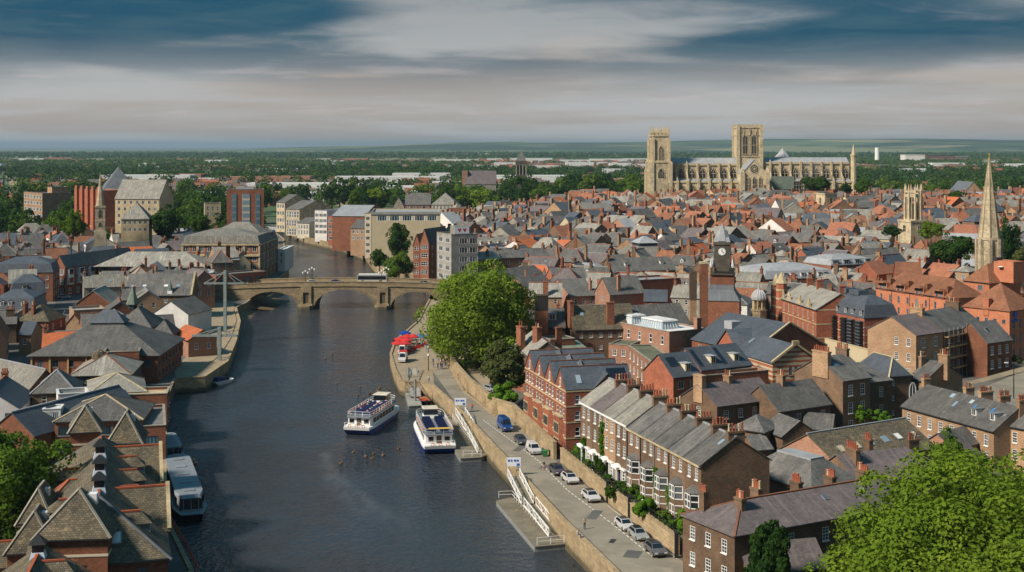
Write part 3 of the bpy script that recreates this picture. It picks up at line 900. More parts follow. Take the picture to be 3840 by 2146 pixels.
def roof_shape(kind,L,W,h,rise,eo=.35,go=.2,hip=None,rf=.5):
 k = rise / (W * .5)
 if kind == 'gx':
  ka,kb = rise / (W * rf),rise / (W * (1 - rf))
  v = [(-go,-eo,h - eo * ka),(L + go,-eo,h - eo * ka),(L + go,W * rf,h + rise),(-go,W * rf,h + rise),(L + go,W + eo,h - eo * kb),(-go,W + eo,h - eo * kb)]
  return v,[(0,1,2,3),(3,2,4,5)]
 if kind == 'gy':
  k = rise / (L * .5)
  v = [(-eo,-go,h - eo * k),(-eo,W + go,h - eo * k),(L / 2,W + go,h + rise),(L / 2,-go,h + rise),(L + eo,W + go,h - eo * k),(L + eo,-go,h - eo * k)]
  return v,[(1,0,3,2),(2,3,5,4)]
 if kind in ('hip','hipl','hipr'):
  if L >= W:
   q = hip if hip is not None else W * .5
   q = min(q,L / 2 - .05)
   ql = q if kind != 'hipr' else -go;qr = q if kind != 'hipl' else -go
   d = h - eo * k
   v = [(-eo if ql > 0 else -go,-eo,d),(L + (eo if qr > 0 else go),-eo,d),(L + (eo if qr > 0 else go),W + eo,d),(-eo if ql > 0 else -go,W + eo,d),
     (ql,W / 2,h + rise),(L - qr,W / 2,h + rise)]
   f = [(0,1,5,4),(2,3,4,5)]
   if ql > 0: f.append((3,0,4))
   if qr > 0: f.append((1,2,5))
   return v,f
  k = rise / (L * .5);d = h - eo * k
  q = min(hip if hip is not None else L * .5,W / 2 - .05)
  v = [(-eo,-eo,d),(L + eo,-eo,d),(L + eo,W + eo,d),(-eo,W + eo,d),(L / 2,q,h + rise),(L / 2,W - q,h + rise)]
  return v,[(0,1,4),(1,2,5,4),(2,3,5),(3,0,4,5)]
 if kind == 'mono':
  v = [(-go,-eo,h - .02),(L + go,-eo,h - .02),(L + go,W + eo,h + rise),(-go,W + eo,h + rise)]
  return v,[(0,1,2,3)]
 if kind == 'frustum':                      # hipped skirt with a flat lead top
  q = hip or W * .3
  v = [(-eo,-eo,h),(L + eo,-eo,h),(L + eo,W + eo,h),(-eo,W + eo,h),(q,q,h + rise),(L - q,q,h + rise),(L - q,W - q,h + rise),(q,W - q,h + rise)]
  return v,[(0,1,5,4),(1,2,6,5),(2,3,7,6),(3,0,4,7)]
 if kind == 'mansard':
  q,r1 = .9,rise * .62
  q2 = min(L,W) * .36
  v = [(-.15,-.15,h),(L + .15,-.15,h),(L + .15,W + .15,h),(-.15,W + .15,h),(q,q,h + r1),(L - q,q,h + r1),(L - q,W - q,h + r1),(q,W - q,h + r1),
    (q2,q2,h + rise),(L - q2,q2,h + rise),(L - q2,W - q2,h + rise),(q2,W - q2,h + rise)]
  return v,[(0,1,5,4),(1,2,6,5),(2,3,7,6),(3,0,4,7),(4,5,9,8),(5,6,10,9),(6,7,11,10),(7,4,8,11),(8,9,10,11)]
CH = {}
def pot_mesh(m):
 if m not in CH:
  mb = MB();mb.lathe(0,0,[(0,.19),(.12,.17),(.75,.14),(.8,.19),(.9,.18),(.9,.10)],7)
  CH[m] = mb.mesh('chimney_pot',m,True)
 return CH[m]
def chimney(parent,x,y,z0,z1,w=1.0,d=.7,pots=3,mat='brick_red',pot='terracotta',lod=0,along='x'):
 mb = MB()
 if along == 'y':
  w,d = d,w
 mb.box(x - w / 2,x + w / 2,y - d / 2,y + d / 2,z0,z1 - .3)
 mb.box(x - w / 2 - .1,x + w / 2 + .1,y - d / 2 - .1,y + d / 2 + .1,z1 - .3,z1)
 c = None
 if lod and pots:
  for k in range(pots):
   px = x + ((k + .5) / pots - .5) * w if along != 'y' else x
   py = y + ((k + .5) / pots - .5) * d if along == 'y' else y
   mb.cone(px,py,z1,z1 + .8,.2,.15,5,1)
  return mb.build('chimney',[mat,pot],parent)
 c = mb.build('chimney',mat,parent)
 for k in range(pots):
  px = x + ((k + .5) / pots - .5) * w if along != 'y' else x
  py = y + ((k + .5) / pots - .5) * d if along == 'y' else y
  o = obj('chimney_pot',pot_mesh(pot if rnd.random() < .8 else 'pot_cream'),c,(px,py,z1))
  s = rnd.uniform(.8,1.25);o.scale = (1,1,s)
 return c
FOOT = []           # footprints for keeping filler houses clear: (cx, cy, ux, uy, hl, hw)
def foot(p0,rz,L,W):
 c,s = math.cos(rz),math.sin(rz)
 FOOT.append((p0[0] + c * L / 2 - s * W / 2,p0[1] + s * L / 2 + c * W / 2,c,s,L / 2,W / 2))
def house(name,label,cat,zm,a,b,ze,W=8.0,rise=3.0,roof='gx',wall='brick_red',rm='slate',cl=None,cr=None,zb=GZ,win=None,
   wk=('sash',1.0,1.6),fh=3.0,fm='frame_white',gm='glass',chim=(),dorm=(),sky=(),lod=0,eo=.35,hip=None,ridge=None,
   group=None,top=1.0,gable_win=None,parts=True,rf=.5,para=.6,margin=.9,world=None,door=None,gutter=True,band=None):
 """A building measured by its front eave: a = left end, b = right end in the photograph at height ze.
 win = {'f': (columns, floors), 'r': ..., 'l': ...}; chim = (x, y, height above ridge, pots, along)"""
 if world:
  p0,p1 = Vector((*world[0],ze)),Vector((*world[1],ze))
 else:
  p0,p1 = P(zm,*a,ze),P(zm,*b,ze)
 d = p1 - p0
 L = math.hypot(d.x,d.y);rz = math.atan2(d.y,d.x)
 nrm = Vector((-d.y,d.x,0)) / L
 if cl is not None:
  W = max(3.0,(P(zm,*cl,ze) - p0).dot(nrm))
 if cr is not None:
  W = max(3.0,(P(zm,*cr,ze) - p1).dot(nrm))
 h = ze - zb
 t = thing(name,label,cat,(p0.x,p0.y,zb),rz,group)
 t['dims'] = (L,W,h)
 foot(p0,rz,L,W)
 sides = {'f': (0,0,1,0,L),'r': (L,0,0,1,W),'b': (L,W,-1,0,L),'l': (0,W,0,-1,W)}
 mb = MB();wins = []
 kind,ww,wh = wk
 for s,(ox,oy,ux,uy,ln) in sides.items():
  holes = []
  if win and s in win:
   spec = win[s]
   n,fl = spec[0],spec[1]
   k2,w2,h2 = spec[2] if len(spec) > 2 else wk
   u0,u1 = (spec[3] if len(spec) > 3 else (0,1))
   for r_ in range(fl):
    z = h - top - h2 - r_ * fh
    if z < .4:
     break
    for c_ in range(n):
     u = ln * u0 + margin * .5 + (ln * (u1 - u0) - margin) * (c_ + .5) / n
     holes.append((u,z,w2,h2,k2))
  if door and s == 'f':
   holes.append((L * door,.02,1.0,2.2,'case'))
  zt = h + (para if roof == 'flat' else 0)
  facade(mb,ox,oy,ux,uy,ln,0.0,zt,holes)
  for hh in holes:
   wins.append((ox + ux * hh[0] + -uy * .07,oy + uy * hh[0] + ux * .07,hh[1],math.atan2(uy,ux),hh[2],hh[3],hh[4]))
 if roof == 'gx':
  for x,o_ in ((0.0,1),(L,-1)):
   q = [(x,W,h),(x,0,h),(x,W * rf,h + rise)]
   mb.poly(q if o_ > 0 else list(reversed(q)))
 elif roof == 'gy':
  mb.poly([(0,0,h),(L,0,h),(L / 2,0,h + rise)]);mb.poly([(L,W,h),(0,W,h),(L / 2,W,h + rise)])
 elif roof == 'mono':
  mb.poly([(L,0,h),(L,W,h),(L,W,h + rise)]);mb.poly([(0,W,h),(0,0,h),(0,W,h + rise)]);mb.poly([(L,W,h),(0,W,h),(0,W,h + rise),(L,W,h + rise)])
 elif roof == 'hipl' :
  mb.poly([(L,0,h),(L,W,h),(L,W / 2,h + rise)])
 elif roof == 'hipr':
  mb.poly([(0,W,h),(0,0,h),(0,W / 2,h + rise)])
 if roof == 'flat':
  e = .3                                # inside of the parapet and its top
  o4 = [(0,0),(L,0),(L,W),(0,W)];i4 = [(e,e),(L - e,e),(L - e,W - e),(e,W - e)]
  for k in range(4):
   j = (k + 1) % 4
   mb.poly([(*o4[k],h + para),(*o4[j],h + para),(*i4[j],h + para),(*i4[k],h + para)])
   mb.poly([(*i4[k],h + para),(*i4[j],h + para),(*i4[j],h),(*i4[k],h)])
 mb.build('wall',wall,t)
 if roof == 'flat':
  r = MB();r.poly([(.3,.3,h),(L - .3,.3,h),(L - .3,W - .3,h),(.3,W - .3,h)])
  ro = r.build('roof',rm,t)
  r = MB()
  for x0,x1,y0,y1 in ((-.1,L + .1,-.1,.38),(-.1,L + .1,W - .38,W + .1),(-.1,.38,.38,W - .38),(L - .38,L + .1,.38,W - .38)):
   r.box(x0,x1,y0,y1,h + para + .002,h + para + .14)
  r.build('coping','stone_grey' if wall != 'render_white' else 'roof_white',t)
 else:
  v,f = roof_shape(roof,L,W,h,rise,eo,.22,hip,rf)
  v = [(x,y,z + .16) for x,y,z in v]
  r = MB();r.shell(v,f,.15)
  ro = r.build('roof',rm,t)
  if roof == 'frustum':
   q = hip or W * .3
   r = MB();r.box(q - .15,L - q + .15,q - .15,W - q + .15,h + rise + .05,h + rise + .3)
   r.build('flat_top','lead',ro)
  if ridge:
   r = MB()
   if roof in ('gx',):
    r.bar((-.2,W * rf,h + rise + .2),(L + .2,W * rf,h + rise + .2),.34,.22)
   elif roof == 'gy':
    r.bar((L / 2,-.2,h + rise + .2),(L / 2,W + .2,h + rise + .2),.34,.22)
   elif roof.startswith('hip'):
    if L >= W:
     a_,b_ = v[4],v[5]
     r.bar((a_[0],a_[1],a_[2] + .03),(b_[0],b_[1],b_[2] + .03),.34,.2)
     if roof != 'hipr':
      r.bar(v[0],a_,.3,.16);r.bar(v[3],a_,.3,.16)
     if roof != 'hipl':
      r.bar(v[1],b_,.3,.16);r.bar(v[2],b_,.3,.16)
    else:
     a_,b_ = v[4],v[5]
     for q,w_ in ((v[0],a_),(v[1],a_),(v[2],b_),(v[3],b_),(a_,b_)):
      if (Vector(q) - Vector(w_)).length > .2:
       r.bar(q,w_,.3,.16)
   if r.f:
    r.build('ridge_tiles',ridge,ro)
  if gutter and roof in ('gx','hip','hipl','hipr') and not lod:
   k = rise / (W * .5)
   g = MB();g.box(-.1,L + .1,-eo - .08,-eo + .06,h - eo * k - .06,h - eo * k + .10)
   g.build('gutter','frame_dark' if wall != 'stone_cream' else 'frame_white',t)
 if band:
  g = MB()
  for zz in band[1]:
   g.box(-.07,L + .07,-.07,-.002,zz,zz + band[2]);g.box(L + .002,L + .07,-.002,W,zz,zz + band[2]);g.box(-.07,-.002,-.002,W,zz,zz + band[2])
  g.build('string_course',band[0],t)
 for (x,y,z,az,w_,h_,k_) in wins:
  put_window(t,(x,y,z),az,w_,h_,k_,fm,gm,lod)
 if gable_win:
  for (x,z,w_,h_) in gable_win:
   if roof == 'gx':
    put_window(t,(-.03,W * x,h + z),-math.pi / 2,w_,h_,'sash1',fm,gm,lod)
   else:
    put_window(t,(L * x,-.03,h + z),0,w_,h_,'sash1',fm,gm,lod)
 for c_ in chim:
  x,y,up,pots = c_[:4]
  al = c_[4] if len(c_) > 4 else 'y'
  cw = c_[5] if len(c_) > 5 else max(.9,.42 * pots + .3)
  chimney(t,L * x,W * y,h - .2,h + (rise if roof != 'flat' else 0) + up,cw,c_[6] if len(c_) > 6 else .75,pots,c_[7] if len(c_) > 7 else (wall if wall.startswith('brick') else 'brick_red'),'terracotta',lod,al)
 # dormers and rooflights on the front slope (or the left slope of a 'gy' roof)
 def slope(u,v_,side='f'):
  if roof == 'gy':
   k = rise / (L / 2)
   return Vector((v_ * L / 2,u * W,h + v_ * rise + .16)) if side == 'f' else Vector((L - v_ * L / 2,u * W,h + v_ * rise + .16))
  if roof == 'mansard':
   return Vector((u * L,-.15 + v_ * 1.05,h + v_ * rise * .62 + .16))
  return Vector((u * L,v_ * W * rf,h + v_ * rise + .16))
 for s_ in sky:
  u,v_,w_,h_ = s_[:4];gm_ = s_[4] if len(s_) > 4 else 'glass_sky'
  p = slope(u,v_)
  if roof == 'gy':
   ax = Vector((0,-1,0));up = Vector((L / 2,0,rise)).normalized()
  else:
   ax = Vector((1,0,0));up = Vector((0,W * rf,rise)).normalized()
  n = ax.cross(up)
  q = [p - ax * w_ / 2,p + ax * w_ / 2,p + ax * w_ / 2 + up * h_,p - ax * w_ / 2 + up * h_]
  g = MB();g.slab(q,.10)
  so = g.build('skylight' if gm_ != 'solar' else 'solar_panel','frame_grey' if gm_ != 'solar' else 'frame_dark',t)
  c = sum(q,Vector()) / 4
  g = MB();g.poly([c + (z - c) * .86 + n * .112 for z in q]);g.build('pane',gm_,so)
 for d_ in dorm:
  u,v_,w_,h_ = d_[:4];dm = d_[4] if len(d_) > 4 else 'render_white';pitched = d_[5] if len(d_) > 5 else True
  p = slope(u,v_)
  run = (W * rf / rise if roof != 'mansard' else 1.05 / (rise * .62)) * (h_ + (.6 if pitched else .25)) + .3
  rm_ = rm if not (len(d_) > 6) else d_[6]
  g = MB()
  x0,x1 = p.x - w_ / 2,p.x + w_ / 2
  g.box(x0,x1,p.y,p.y + run,p.z - .3,p.z + h_)
  if pitched:
   g.poly([(x0,p.y,p.z + h_),(x1,p.y,p.z + h_),(p.x,p.y,p.z + h_ + w_ * .4)])
  do = g.build('dormer',dm,t)
  g = MB()
  if pitched:
   g.shell([(x0 - .12,p.y - .15,p.z + h_),(x0 - .12,p.y + run,p.z + h_),(p.x,p.y + run + .4,p.z + h_ + w_ * .45),(p.x,p.y - .15,p.z + h_ + w_ * .45),(x1 + .12,p.y + run,p.z + h_),(x1 + .12,p.y - .15,p.z + h_)],
     [(1,0,3,2),(2,3,5,4)],.1)
  else:
   g.box(x0 - .15,x1 + .15,p.y - .2,p.y + run,p.z + h_ + .002,p.z + h_ + .14)
  g.build('dormer_roof',rm_,do)
  put_window(do,(p.x,p.y - .03,p.z + .1),0,w_ * .78,h_ * .88,'case',fm,gm,1)
 return t
# ------------------------------------------------------------------ right bank: the river terrace, nine houses in one row
S1 = ('sash',1.05,1.9)
ta,tb = P('R',205,270,15.3),P('R',1385,880,15.3)
td = (tb - ta) / 9
GARD = 4.9
ords = ['first','second','third','fourth','fifth','sixth','seventh','eighth','ninth']
extra = ['beside the red gabled block','with ivy climbing its wall','with white portico','with pedimented white doorcase','with the uppermost bay window','with a grey downpipe','with green climber by its bay','with dark bay roof','ending in the blank brick gable']
for k in range(9):
 p,q = ta + td * k,ta + td * (k + 1)
 ze = 15.3 if k < 4 else 15.0
 t = house('terrace_house','%s riverside terrace house counted from the red gabled block, %s' % (ords[k],extra[k]),'house','R',None,None,ze,W=10.8,rise=3.5,wall='brick_brown' if k != 2 else 'brick_tan',
    rm='slate' if k > 3 else 'slate_purple' if k == 1 else 'slate_pale',world=((p.x,p.y),(q.x,q.y)),zb=GARD - .4,win={'f': (2,2 if k < 4 else 1),**({'b': (2,3)} if k else {})},wk=S1 if k < 4 else ('sash',.95,1.75),
    fh=3.0,top=.75,margin=.6,chim=[(1.0 if k < 8 else .925,.52,.9,5,'y',2.6,.7,'brick_brown')] ,sky=[(.75,.62,.8,1.2)] if k == 8 else (),group='riverside terrace',gutter=False,ridge='lead')
 L = t['dims'][0];h = ze - GARD + .4
 g = MB();g.box(-.02,L + .02,-.42,.03,h - .42,h - .1);g.build('cornice','frame_white' if k < 4 else 'stone_cream',t)
 if k < 4:          # white columned doorcase and a tall ground-floor window
  g = MB()
  for x in (L * .12,L * .40):
   g.box(x - .14,x + .14,-.75,-.45,.3,3.0)
  g.box(L * .05,L * .47,-.9,-.002,3.0,3.35)
  g.hexa([(L * .04,-.95,3.35),(L * .48,-.95,3.35),(L * .48,0,3.35),(L * .04,0,3.35)],[(L * .2,-.3,3.75),(L * .32,-.3,3.75),(L * .32,0,3.75),(L * .2,0,3.75)])
  pc = g.build('portico','white_paint',t)
  g = MB();g.box(L * .2,L * .32,-.08,-.01,.3,2.6);g.build('door',('navy','frame_dark','green_paint','navy')[k],pc)
  put_window(t,(L * .74,-.02,.9),0,1.5,2.2,'sash')
  g = MB();g.box(L * .74 - 1.0,L * .74 + 1.0,-.5,-.002,3.2,3.45);g.box(L * .74 - .95,L * .74 - .78,-.3,-.06,.5,3.2);g.box(L * .74 + .78,L * .74 + .95,-.3,-.06,.5,3.2)
  g.build('window_surround','white_paint',t)
 else:              # two-storey canted bay with its own little slate roof
  bx = L * .60
  pts = [(bx - 1.5,0),(bx - .85,-1.05),(bx + .85,-1.05),(bx + 1.5,0)]
  g = MB();g.prism(pts,0,3.9)
  g.prism([(x,y * .97) for x,y in pts],3.9,4.0)
  bay = g.build('bay','brick_brown',t)
  g = MB()
  for z0,z1 in ((.9,3.25),(4.0,6.05)):
   g.prism([(bx + (x - bx) * .97,y * .96) for x,y in pts],z0,z1,1)
   for a_,b_ in zip(pts[:-1],pts[1:]):
    a_,b_ = Vector((*a_,0)),Vector((*b_,0))
    n_ = 3 if abs(b_.x - a_.x) > 1.2 else 2
    for i in range(n_):
     w_ = a_.lerp(b_,i / (n_ - 1));g.box(w_.x - .09,w_.x + .09,w_.y - .09,w_.y + .09,z0,z1)
    for zz in (z0 + .08,(z0 + z1) / 2,z1 - .1):
     g.bar((a_.x,a_.y,zz),(b_.x,b_.y,zz),.14,.13)
  g.build('bay_window',['frame_white','glass'],bay)
  g = MB();g.prism(pts,6.0,6.24);g.build('bay_cornice','brick_brown',bay)
  g = MB();e = 1.12
  o4 = [(bx + (x - bx) * e,y * e) for x,y in pts]
  g.shell([(*o4[0],6.25),(*o4[1],6.25),(*o4[2],6.25),(*o4[3],6.25),(bx - .5,0,7.1),(bx + .5,0,7.1)],[(0,1,4),(1,2,5,4),(2,3,5)],.1)
  g.build('bay_roof','slate',bay)
  g = MB();g.box(L * .08,L * .28,-.06,-.005,.3,2.6);g.build('door',('navy','green_paint','frame_dark','red_paint','frame_white')[k - 4],t)
 if k in (3,4,5,6):
  g = MB();g.tube((L - .08,-.12,0),(L - .08,-.12,h),.08);g.build('downpipe','grey_metal' if k == 5 else 'frame_dark',t)
# garden ground behind the retaining wall
wall_pts = [P('K',2160,1440,GZ),P('K',1880,1300,GZ),P('K',1290,850,GZ),P('K',905,520,GZ),P('K',840,500,GZ),P('K',470,140,GZ)]
gv = [xy(q) for q in wall_pts] + [(ta.x - 2,ta.y + 4),(tb.x + 2,tb.y)]
struct('garden_terrace',sheet('garden_terrace',[gv[1],gv[2],gv[3],xy(ta + Vector((2.5,2,0))),xy(tb + Vector((2.5,2,0)))],GARD,'mossy_flat'))
def run_wall(name,label,pts,z0,z1,th,mat,cap=None,cat='wall',capm='stone_quay'):
 t = thing(name,label,cat,(*pts[0][:2],z0))
 o_ = Vector((*pts[0][:2],z0))
 for a,b in zip(pts[:-1],pts[1:]):
  g = MB();a,b = Vector((a[0],a[1],0)),Vector((b[0],b[1],0));d = (b - a);L = d.length
  s = Vector((-d.y,d.x,0)).normalized() * th / 2
  q = [a - s,b - s,b + s,a + s]
  g.hexa([Vector((p.x,p.y,z0)) - o_ for p in q],[Vector((p.x,p.y,z1)) - o_ for p in q])
  w = g.build('wall_run',mat,t)
  if cap:
   s2 = s * (1 + .16 / th)
   q = [a - s2,b - s2,b + s2,a + s2]
   g = MB();g.hexa([Vector((p.x,p.y,z1 + .002)) - o_ for p in q],[Vector((p.x,p.y,z1 + cap)) - o_ for p in q]);g.build('coping',capm,w)
 return t
run_wall('retaining_wall','long tan garden wall with coping behind the parked cars',[wall_pts[1],wall_pts[2],wall_pts[3]],GZ,GZ + 2.5,.5,'stone_quay',.18)
run_wall('garden_wall','short stone garden wall by the corner house at bottom edge',[wall_pts[0],wall_pts[1] + Vector((.6,-.4,0))],GZ,GZ + 2.2,.4,'brick_salmon',.15)
# buttressed old wall farther up the quay
bw = [P('K',850,500,GZ),P('K',500,160,GZ),P('J',1560,900,GZ),P('J',1310,690,GZ),P('J',1200,560,GZ),P('J',1110,430,GZ)]
t = run_wall('buttressed_wall','old pale stone wall with sloping buttresses along the quay road',bw,GZ,GZ + 3.0,.6,'stone_quay',.2)
for zz,x,y in (('J',1310,690),('J',1395,760),('J',1480,830),('J',1570,905),('K',540,200),('K',620,270),('K',720,370)):
 p = P(zz,x,y,GZ) - Vector(t.location)
 g = MB();g.hexa([(p.x - 1.1,p.y - 1.0,0),(p.x + .3,p.y - 1.0,0),(p.x + .6,p.y + .3,0),(p.x - .6,p.y + .5,0)],[(p.x - .2,p.y - .6,2.7),(p.x + .3,p.y - .6,2.7),(p.x + .6,p.y + .3,2.7),(p.x - .1,p.y + .4,2.7)])
 g.build('buttress','stone_quay',t)
# dark rail on top of the garden wall
t = thing('garden_railing','dark garden railing on top of the tan wall below the terrace','railing',(*wall_pts[1][:2],GZ + 2.7))
g = MB()
for a,b in ((wall_pts[1],wall_pts[2]),(wall_pts[2],wall_pts[3])):
 a,b = a - wall_pts[1],b - wall_pts[1]
 for zz in (.45,.9):
  g.bar((a.x + .1,a.y,zz),(b.x + .1,b.y,zz),.05,.06)
 n = int((b - a).length / 1.8)
 for i in range(n + 1):
  p = a.lerp(b,i / n);g.box(p.x + .06,p.x + .14,p.y - .04,p.y + .04,0,1.0)
g.build('rail','black_metal',t)
# ------------------------------------------------------------------ red block of four river gables
a,b = P('M',345,935,15.5),P('M',785,1195,15.5)
d = (b - a);L4 = math.hypot(d.x,d.y);rz = math.atan2(d.y,d.x);W4 = 13.0;h = 15.5 - GZ
t = thing('gabled_apartment_block','red brick block with four steep gables and cream window surrounds facing the river','apartment block',(a.x,a.y,GZ),rz)
foot(a,rz,L4,W4)
mb = MB();holes = []
bw_ = L4 / 4
for i in range(4):
 for r_ in range(4):
  for s in (.22,.50,.78):
   holes.append((bw_ * (i + s),h - 2.5 - r_ * 2.9,1.0,1.75))
facade(mb,0,0,1,0,L4,0,h,holes)
hr = [(2.2,h - 2.6 - r_ * 2.9,1.0,1.6) for r_ in range(4)] + [(7.5,h - 2.6 - r_ * 2.9,1.1,1.7) for r_ in range(1,4)]
facade(mb,L4,0,0,1,W4,0,h,hr);facade(mb,L4,W4,-1,0,L4,0,h,[]);facade(mb,0,W4,0,-1,W4,0,h,[])
for i in range(4):
 mb.poly([(bw_ * i,0,h),(bw_ * (i + 1),0,h),(bw_ * (i + .5),0,h + 3.6)])
 mb.poly([(bw_ * (i + 1),W4,h),(bw_ * i,W4,h),(bw_ * (i + .5),W4,h + 3.6)])
mb.poly([(L4,W4 * .42,h),(L4,W4 * .82,h),(L4,W4 * .62,h + 2.6)])
mb.build('wall','brick_red',t)
for i in range(4):
 v,f = roof_shape('gy',bw_,W4,h,3.6,.05,.15)
 g = MB();g.shell([(x + bw_ * i,y,z + .15) for x,y,z in v],f,.14);ro = g.build('roof','slate_blue',t)
 g = MB();g.bar((bw_ * (i + .5),-.1,h + 3.8),(bw_ * (i + .5),W4,h + 3.8),.25,.16);g.build('ridge_tiles','tile_brown',ro)
 if i == 3:
  g = MB()
  g.slab([(bw_ * 3.94,8.6,h + .58),(bw_ * 3.94,12.2,h + .58),(bw_ * 3.58,12.2,h + 3.15),(bw_ * 3.58,8.6,h + 3.15)],.12)
  g.build('solar_panel','solar',t)
  g = MB();g.slab([(bw_ * 3.88,2.4,h + 1.0),(bw_ * 3.88,3.3,h + 1.0),(bw_ * 3.7,3.3,h + 2.3),(bw_ * 3.7,2.4,h + 2.3)],.14);g.build('skylight','glass_sky',t)
 else:
  g = MB();g.slab([(bw_ * (i + .84),9.5,h + 1.3),(bw_ * (i + .84),12.6,h + 1.3),(bw_ * (i + .62),12.6,h + 2.9),(bw_ * (i + .62),9.5,h + 2.9)],.12);g.build('solar_panel','solar',t)
  g = MB();g.poly([(bw_ * (i + .6),5.4,h + 3.05),(bw_ * (i + .6),6.6,h + 3.05),(bw_ * (i + .5),6,h + 3.8)]);g.slab([(bw_ * (i + .55),5.2,h + 3.4),(bw_ * (i + .55),6.0,h + 3.9),(bw_ * (i + .8),6.0,h + 2.8),(bw_ * (i + .8),5.2,h + 2.0)],.08);g.build('roof_vent','slate_blue',t)
g = MB();g.shell([(L4 + .2,W4 * .40,h + .1),(L4 - 2.2,W4 * .40,h + .4),(L4 - 3.0,W4 * .62,h + 2.8),(L4 + .2,W4 * .62,h + 2.8),(L4 - 2.2,W4 * .84,h + .4),(L4 + .2,W4 * .84,h + .1)],[(0,3,2,1),(3,5,4,2)],.12)
g.build('side_gable_roof','slate_blue',t)
put_window(t,(L4 + .03,W4 * .62,h - .3),math.pi / 2,1.2,1.7,'arch')
for hh in holes:
 put_window(t,(hh[0],.07,hh[1]),0,hh[2],hh[3],'sash1')
for hh in hr:
 put_window(t,(L4 - .07,hh[0],hh[1]),math.pi / 2,hh[2],hh[3],'sash1')
for i in range(4):
 put_window(t,(bw_ * (i + .5),-.03,h + .2),0,.8,1.7,'arch')
g = MB()
for zz in (h - .35,h - 3.1,h - 6.0,h - 8.9):
 g.box(-.06,L4 + .06,-.07,-.003,zz,zz + .28);g.box(L4 + .003,L4 + .07,-.003,W4,zz,zz + .22)
g.build('string_course','stone_cream',t)
for i in range(4):      # paired bays in the lower floors
 x0 = bw_ * (i + .5)
 pts = [(x0 - 2.2,0),(x0 - 1.6,-.8),(x0 + 1.6,-.8),(x0 + 2.2,0)]
 g = MB();g.prism(pts,0,h - 5.2,0)
 for zz in (1.0,3.9,6.8 if h > 12 else 3.9):
  if zz + 1.8 < h - 5.1:
   for xx in (-1.0,0,1.0):
    g.box(x0 + xx - .42,x0 + xx + .42,-.84,-.78,zz,zz + 1.7,1)
    for sx in (-.5,.5):
     g.box(x0 + xx + sx - .08,x0 + xx + sx + .08,-.87,-.78,zz - .1,zz + 1.8,2)
    g.box(x0 + xx - .58,x0 + xx + .58,-.88,-.78,zz + 1.7,zz + 1.95,2);g.box(x0 + xx - .58,x0 + xx + .58,-.9,-.78,zz - .2,zz,2)
 g.prism([(x0 + (x - x0) * 1.05,y * 1.1) for x,y in pts],h - 5.19,h - 4.95,2)
 g.build('bay',['brick_red','glass','stone_cream'],t)
# ------------------------------------------------------------------ foreground right houses
BRN = dict(wall='brick_brown',wk=('sash',1.1,1.8))
house('corner_house','brown brick corner house with hipped purple slate roof at bottom of quay','house','S',(490,978),(1750,752),11.0,cl=(232,808),rise=2.4,roof='hipl',rm='slate_purple',win={'l': (3,2),'f': (5,2)},fh=3.4,top=1.0,
  chim=[(.06,.80,1.0,4,'y',1.0),(.14,.38,.9,5,'y',1.5),(.30,.62,1.0,5,'y',1.7),(.53,.62,1.0,5,'y',1.7),(.73,.62,1.0,6,'y',1.7),(.93,.62,1.1,6,'y',2.0)],sky=[(.60,.55,.8,1.0,'glass'),(.83,.55,.8,1.2)],ridge='tile_brown',**BRN)
house('slate_hall','low brick hall with patched slate hipped roof and flat lead top','hall','S',(1045,660),(1390,590),9.3,cl=(692,490),rise=3.3,roof='frustum',hip=3.8,rm='slate',wall='brick_salmon')
house('skylight_hall','long slate roofed hall with row of five skylights and lead ridge','hall','S',(1230,468),(1935,340),9.4,W=13,rise=3.6,rm='stone_slate',wall='brick_salmon',ridge='lead',sky=[(.16,.30,1.3,1.5,'pot_cream'),(.32,.32,1.3,1.5,'pot_cream'),(.46,.34,1.3,1.5),(.62,.36,1.3,1.5),(.76,.38,1.3,1.5,'lamp_glass'),(.93,.36,.7,1.4)])
t = house('low_house','purple slate house with clustered red chimney pots behind the bright tree','house','S',(1370,600),(2060,520),8.6,W=10,rise=3.2,roof='hipr',rm='slate_purple',win={'f': (4,1)},chim=[(.12,.4,1.1,6,'y'),(.45,.8,1.2,3,'y'),(.80,.5,1.3,4,'x')],**BRN)
house('brick_house','pair of brown brick houses with tall lit gable chimney and purple roof half','house','N',(495,1240),(1090,1165),12.0,cl=(265,1130),rise=3.1,rm='slate_purple',win={'f': (4,3),'l': (1,1)},fh=3.1,chim=[(.02,.5,1.9,0,'y',2.6,1.0,'brick_tan'),(.48,.5,1.2,3,'y',1.8,.8,'brick_tan')],wall='brick_brown',wk=('sash',1.1,1.6))
house('brick_house','brown house with dark roof and single central chimney beside the downpipe','house','N',(1100,1290),(1610,1215),11.0,W=10,rise=3.9,rm='slate',win={'f': (4,3)},fh=3.1,chim=[(.40,.5,1.6,3,'y',1.8,.8,'brick_tan')],wall='brick_brown',wk=('sash',1.1,1.8))
house('tall_brick_house','tall narrow brown brick house with lit blank gable and arched sash windows','house','N',(1730,990),(2000,955),15.0,cl=(1380,880),rise=3.6,rm='slate',win={'f': (2,4)},fh=3.4,chim=[(.03,.45,1.4,8,'y',4.2,.9,'brick_tan'),(.97,.55,1.2,6,'y',3.0)],wall='brick_brown',wk=('sash',1.2,2.1),sky=[(.3,.55,1.4,.8)])
house('side_house','brown brick side wing with cream sash windows next to the tall brick house','house','Q',(357,392),(590,365),13.0,W=9,rise=2.2,rm='slate',roof='mono',win={'f': (1,2)},wall='brick_brown',wk=('sash',1.1,2.0),fm='cream_paint',fh=3.6)
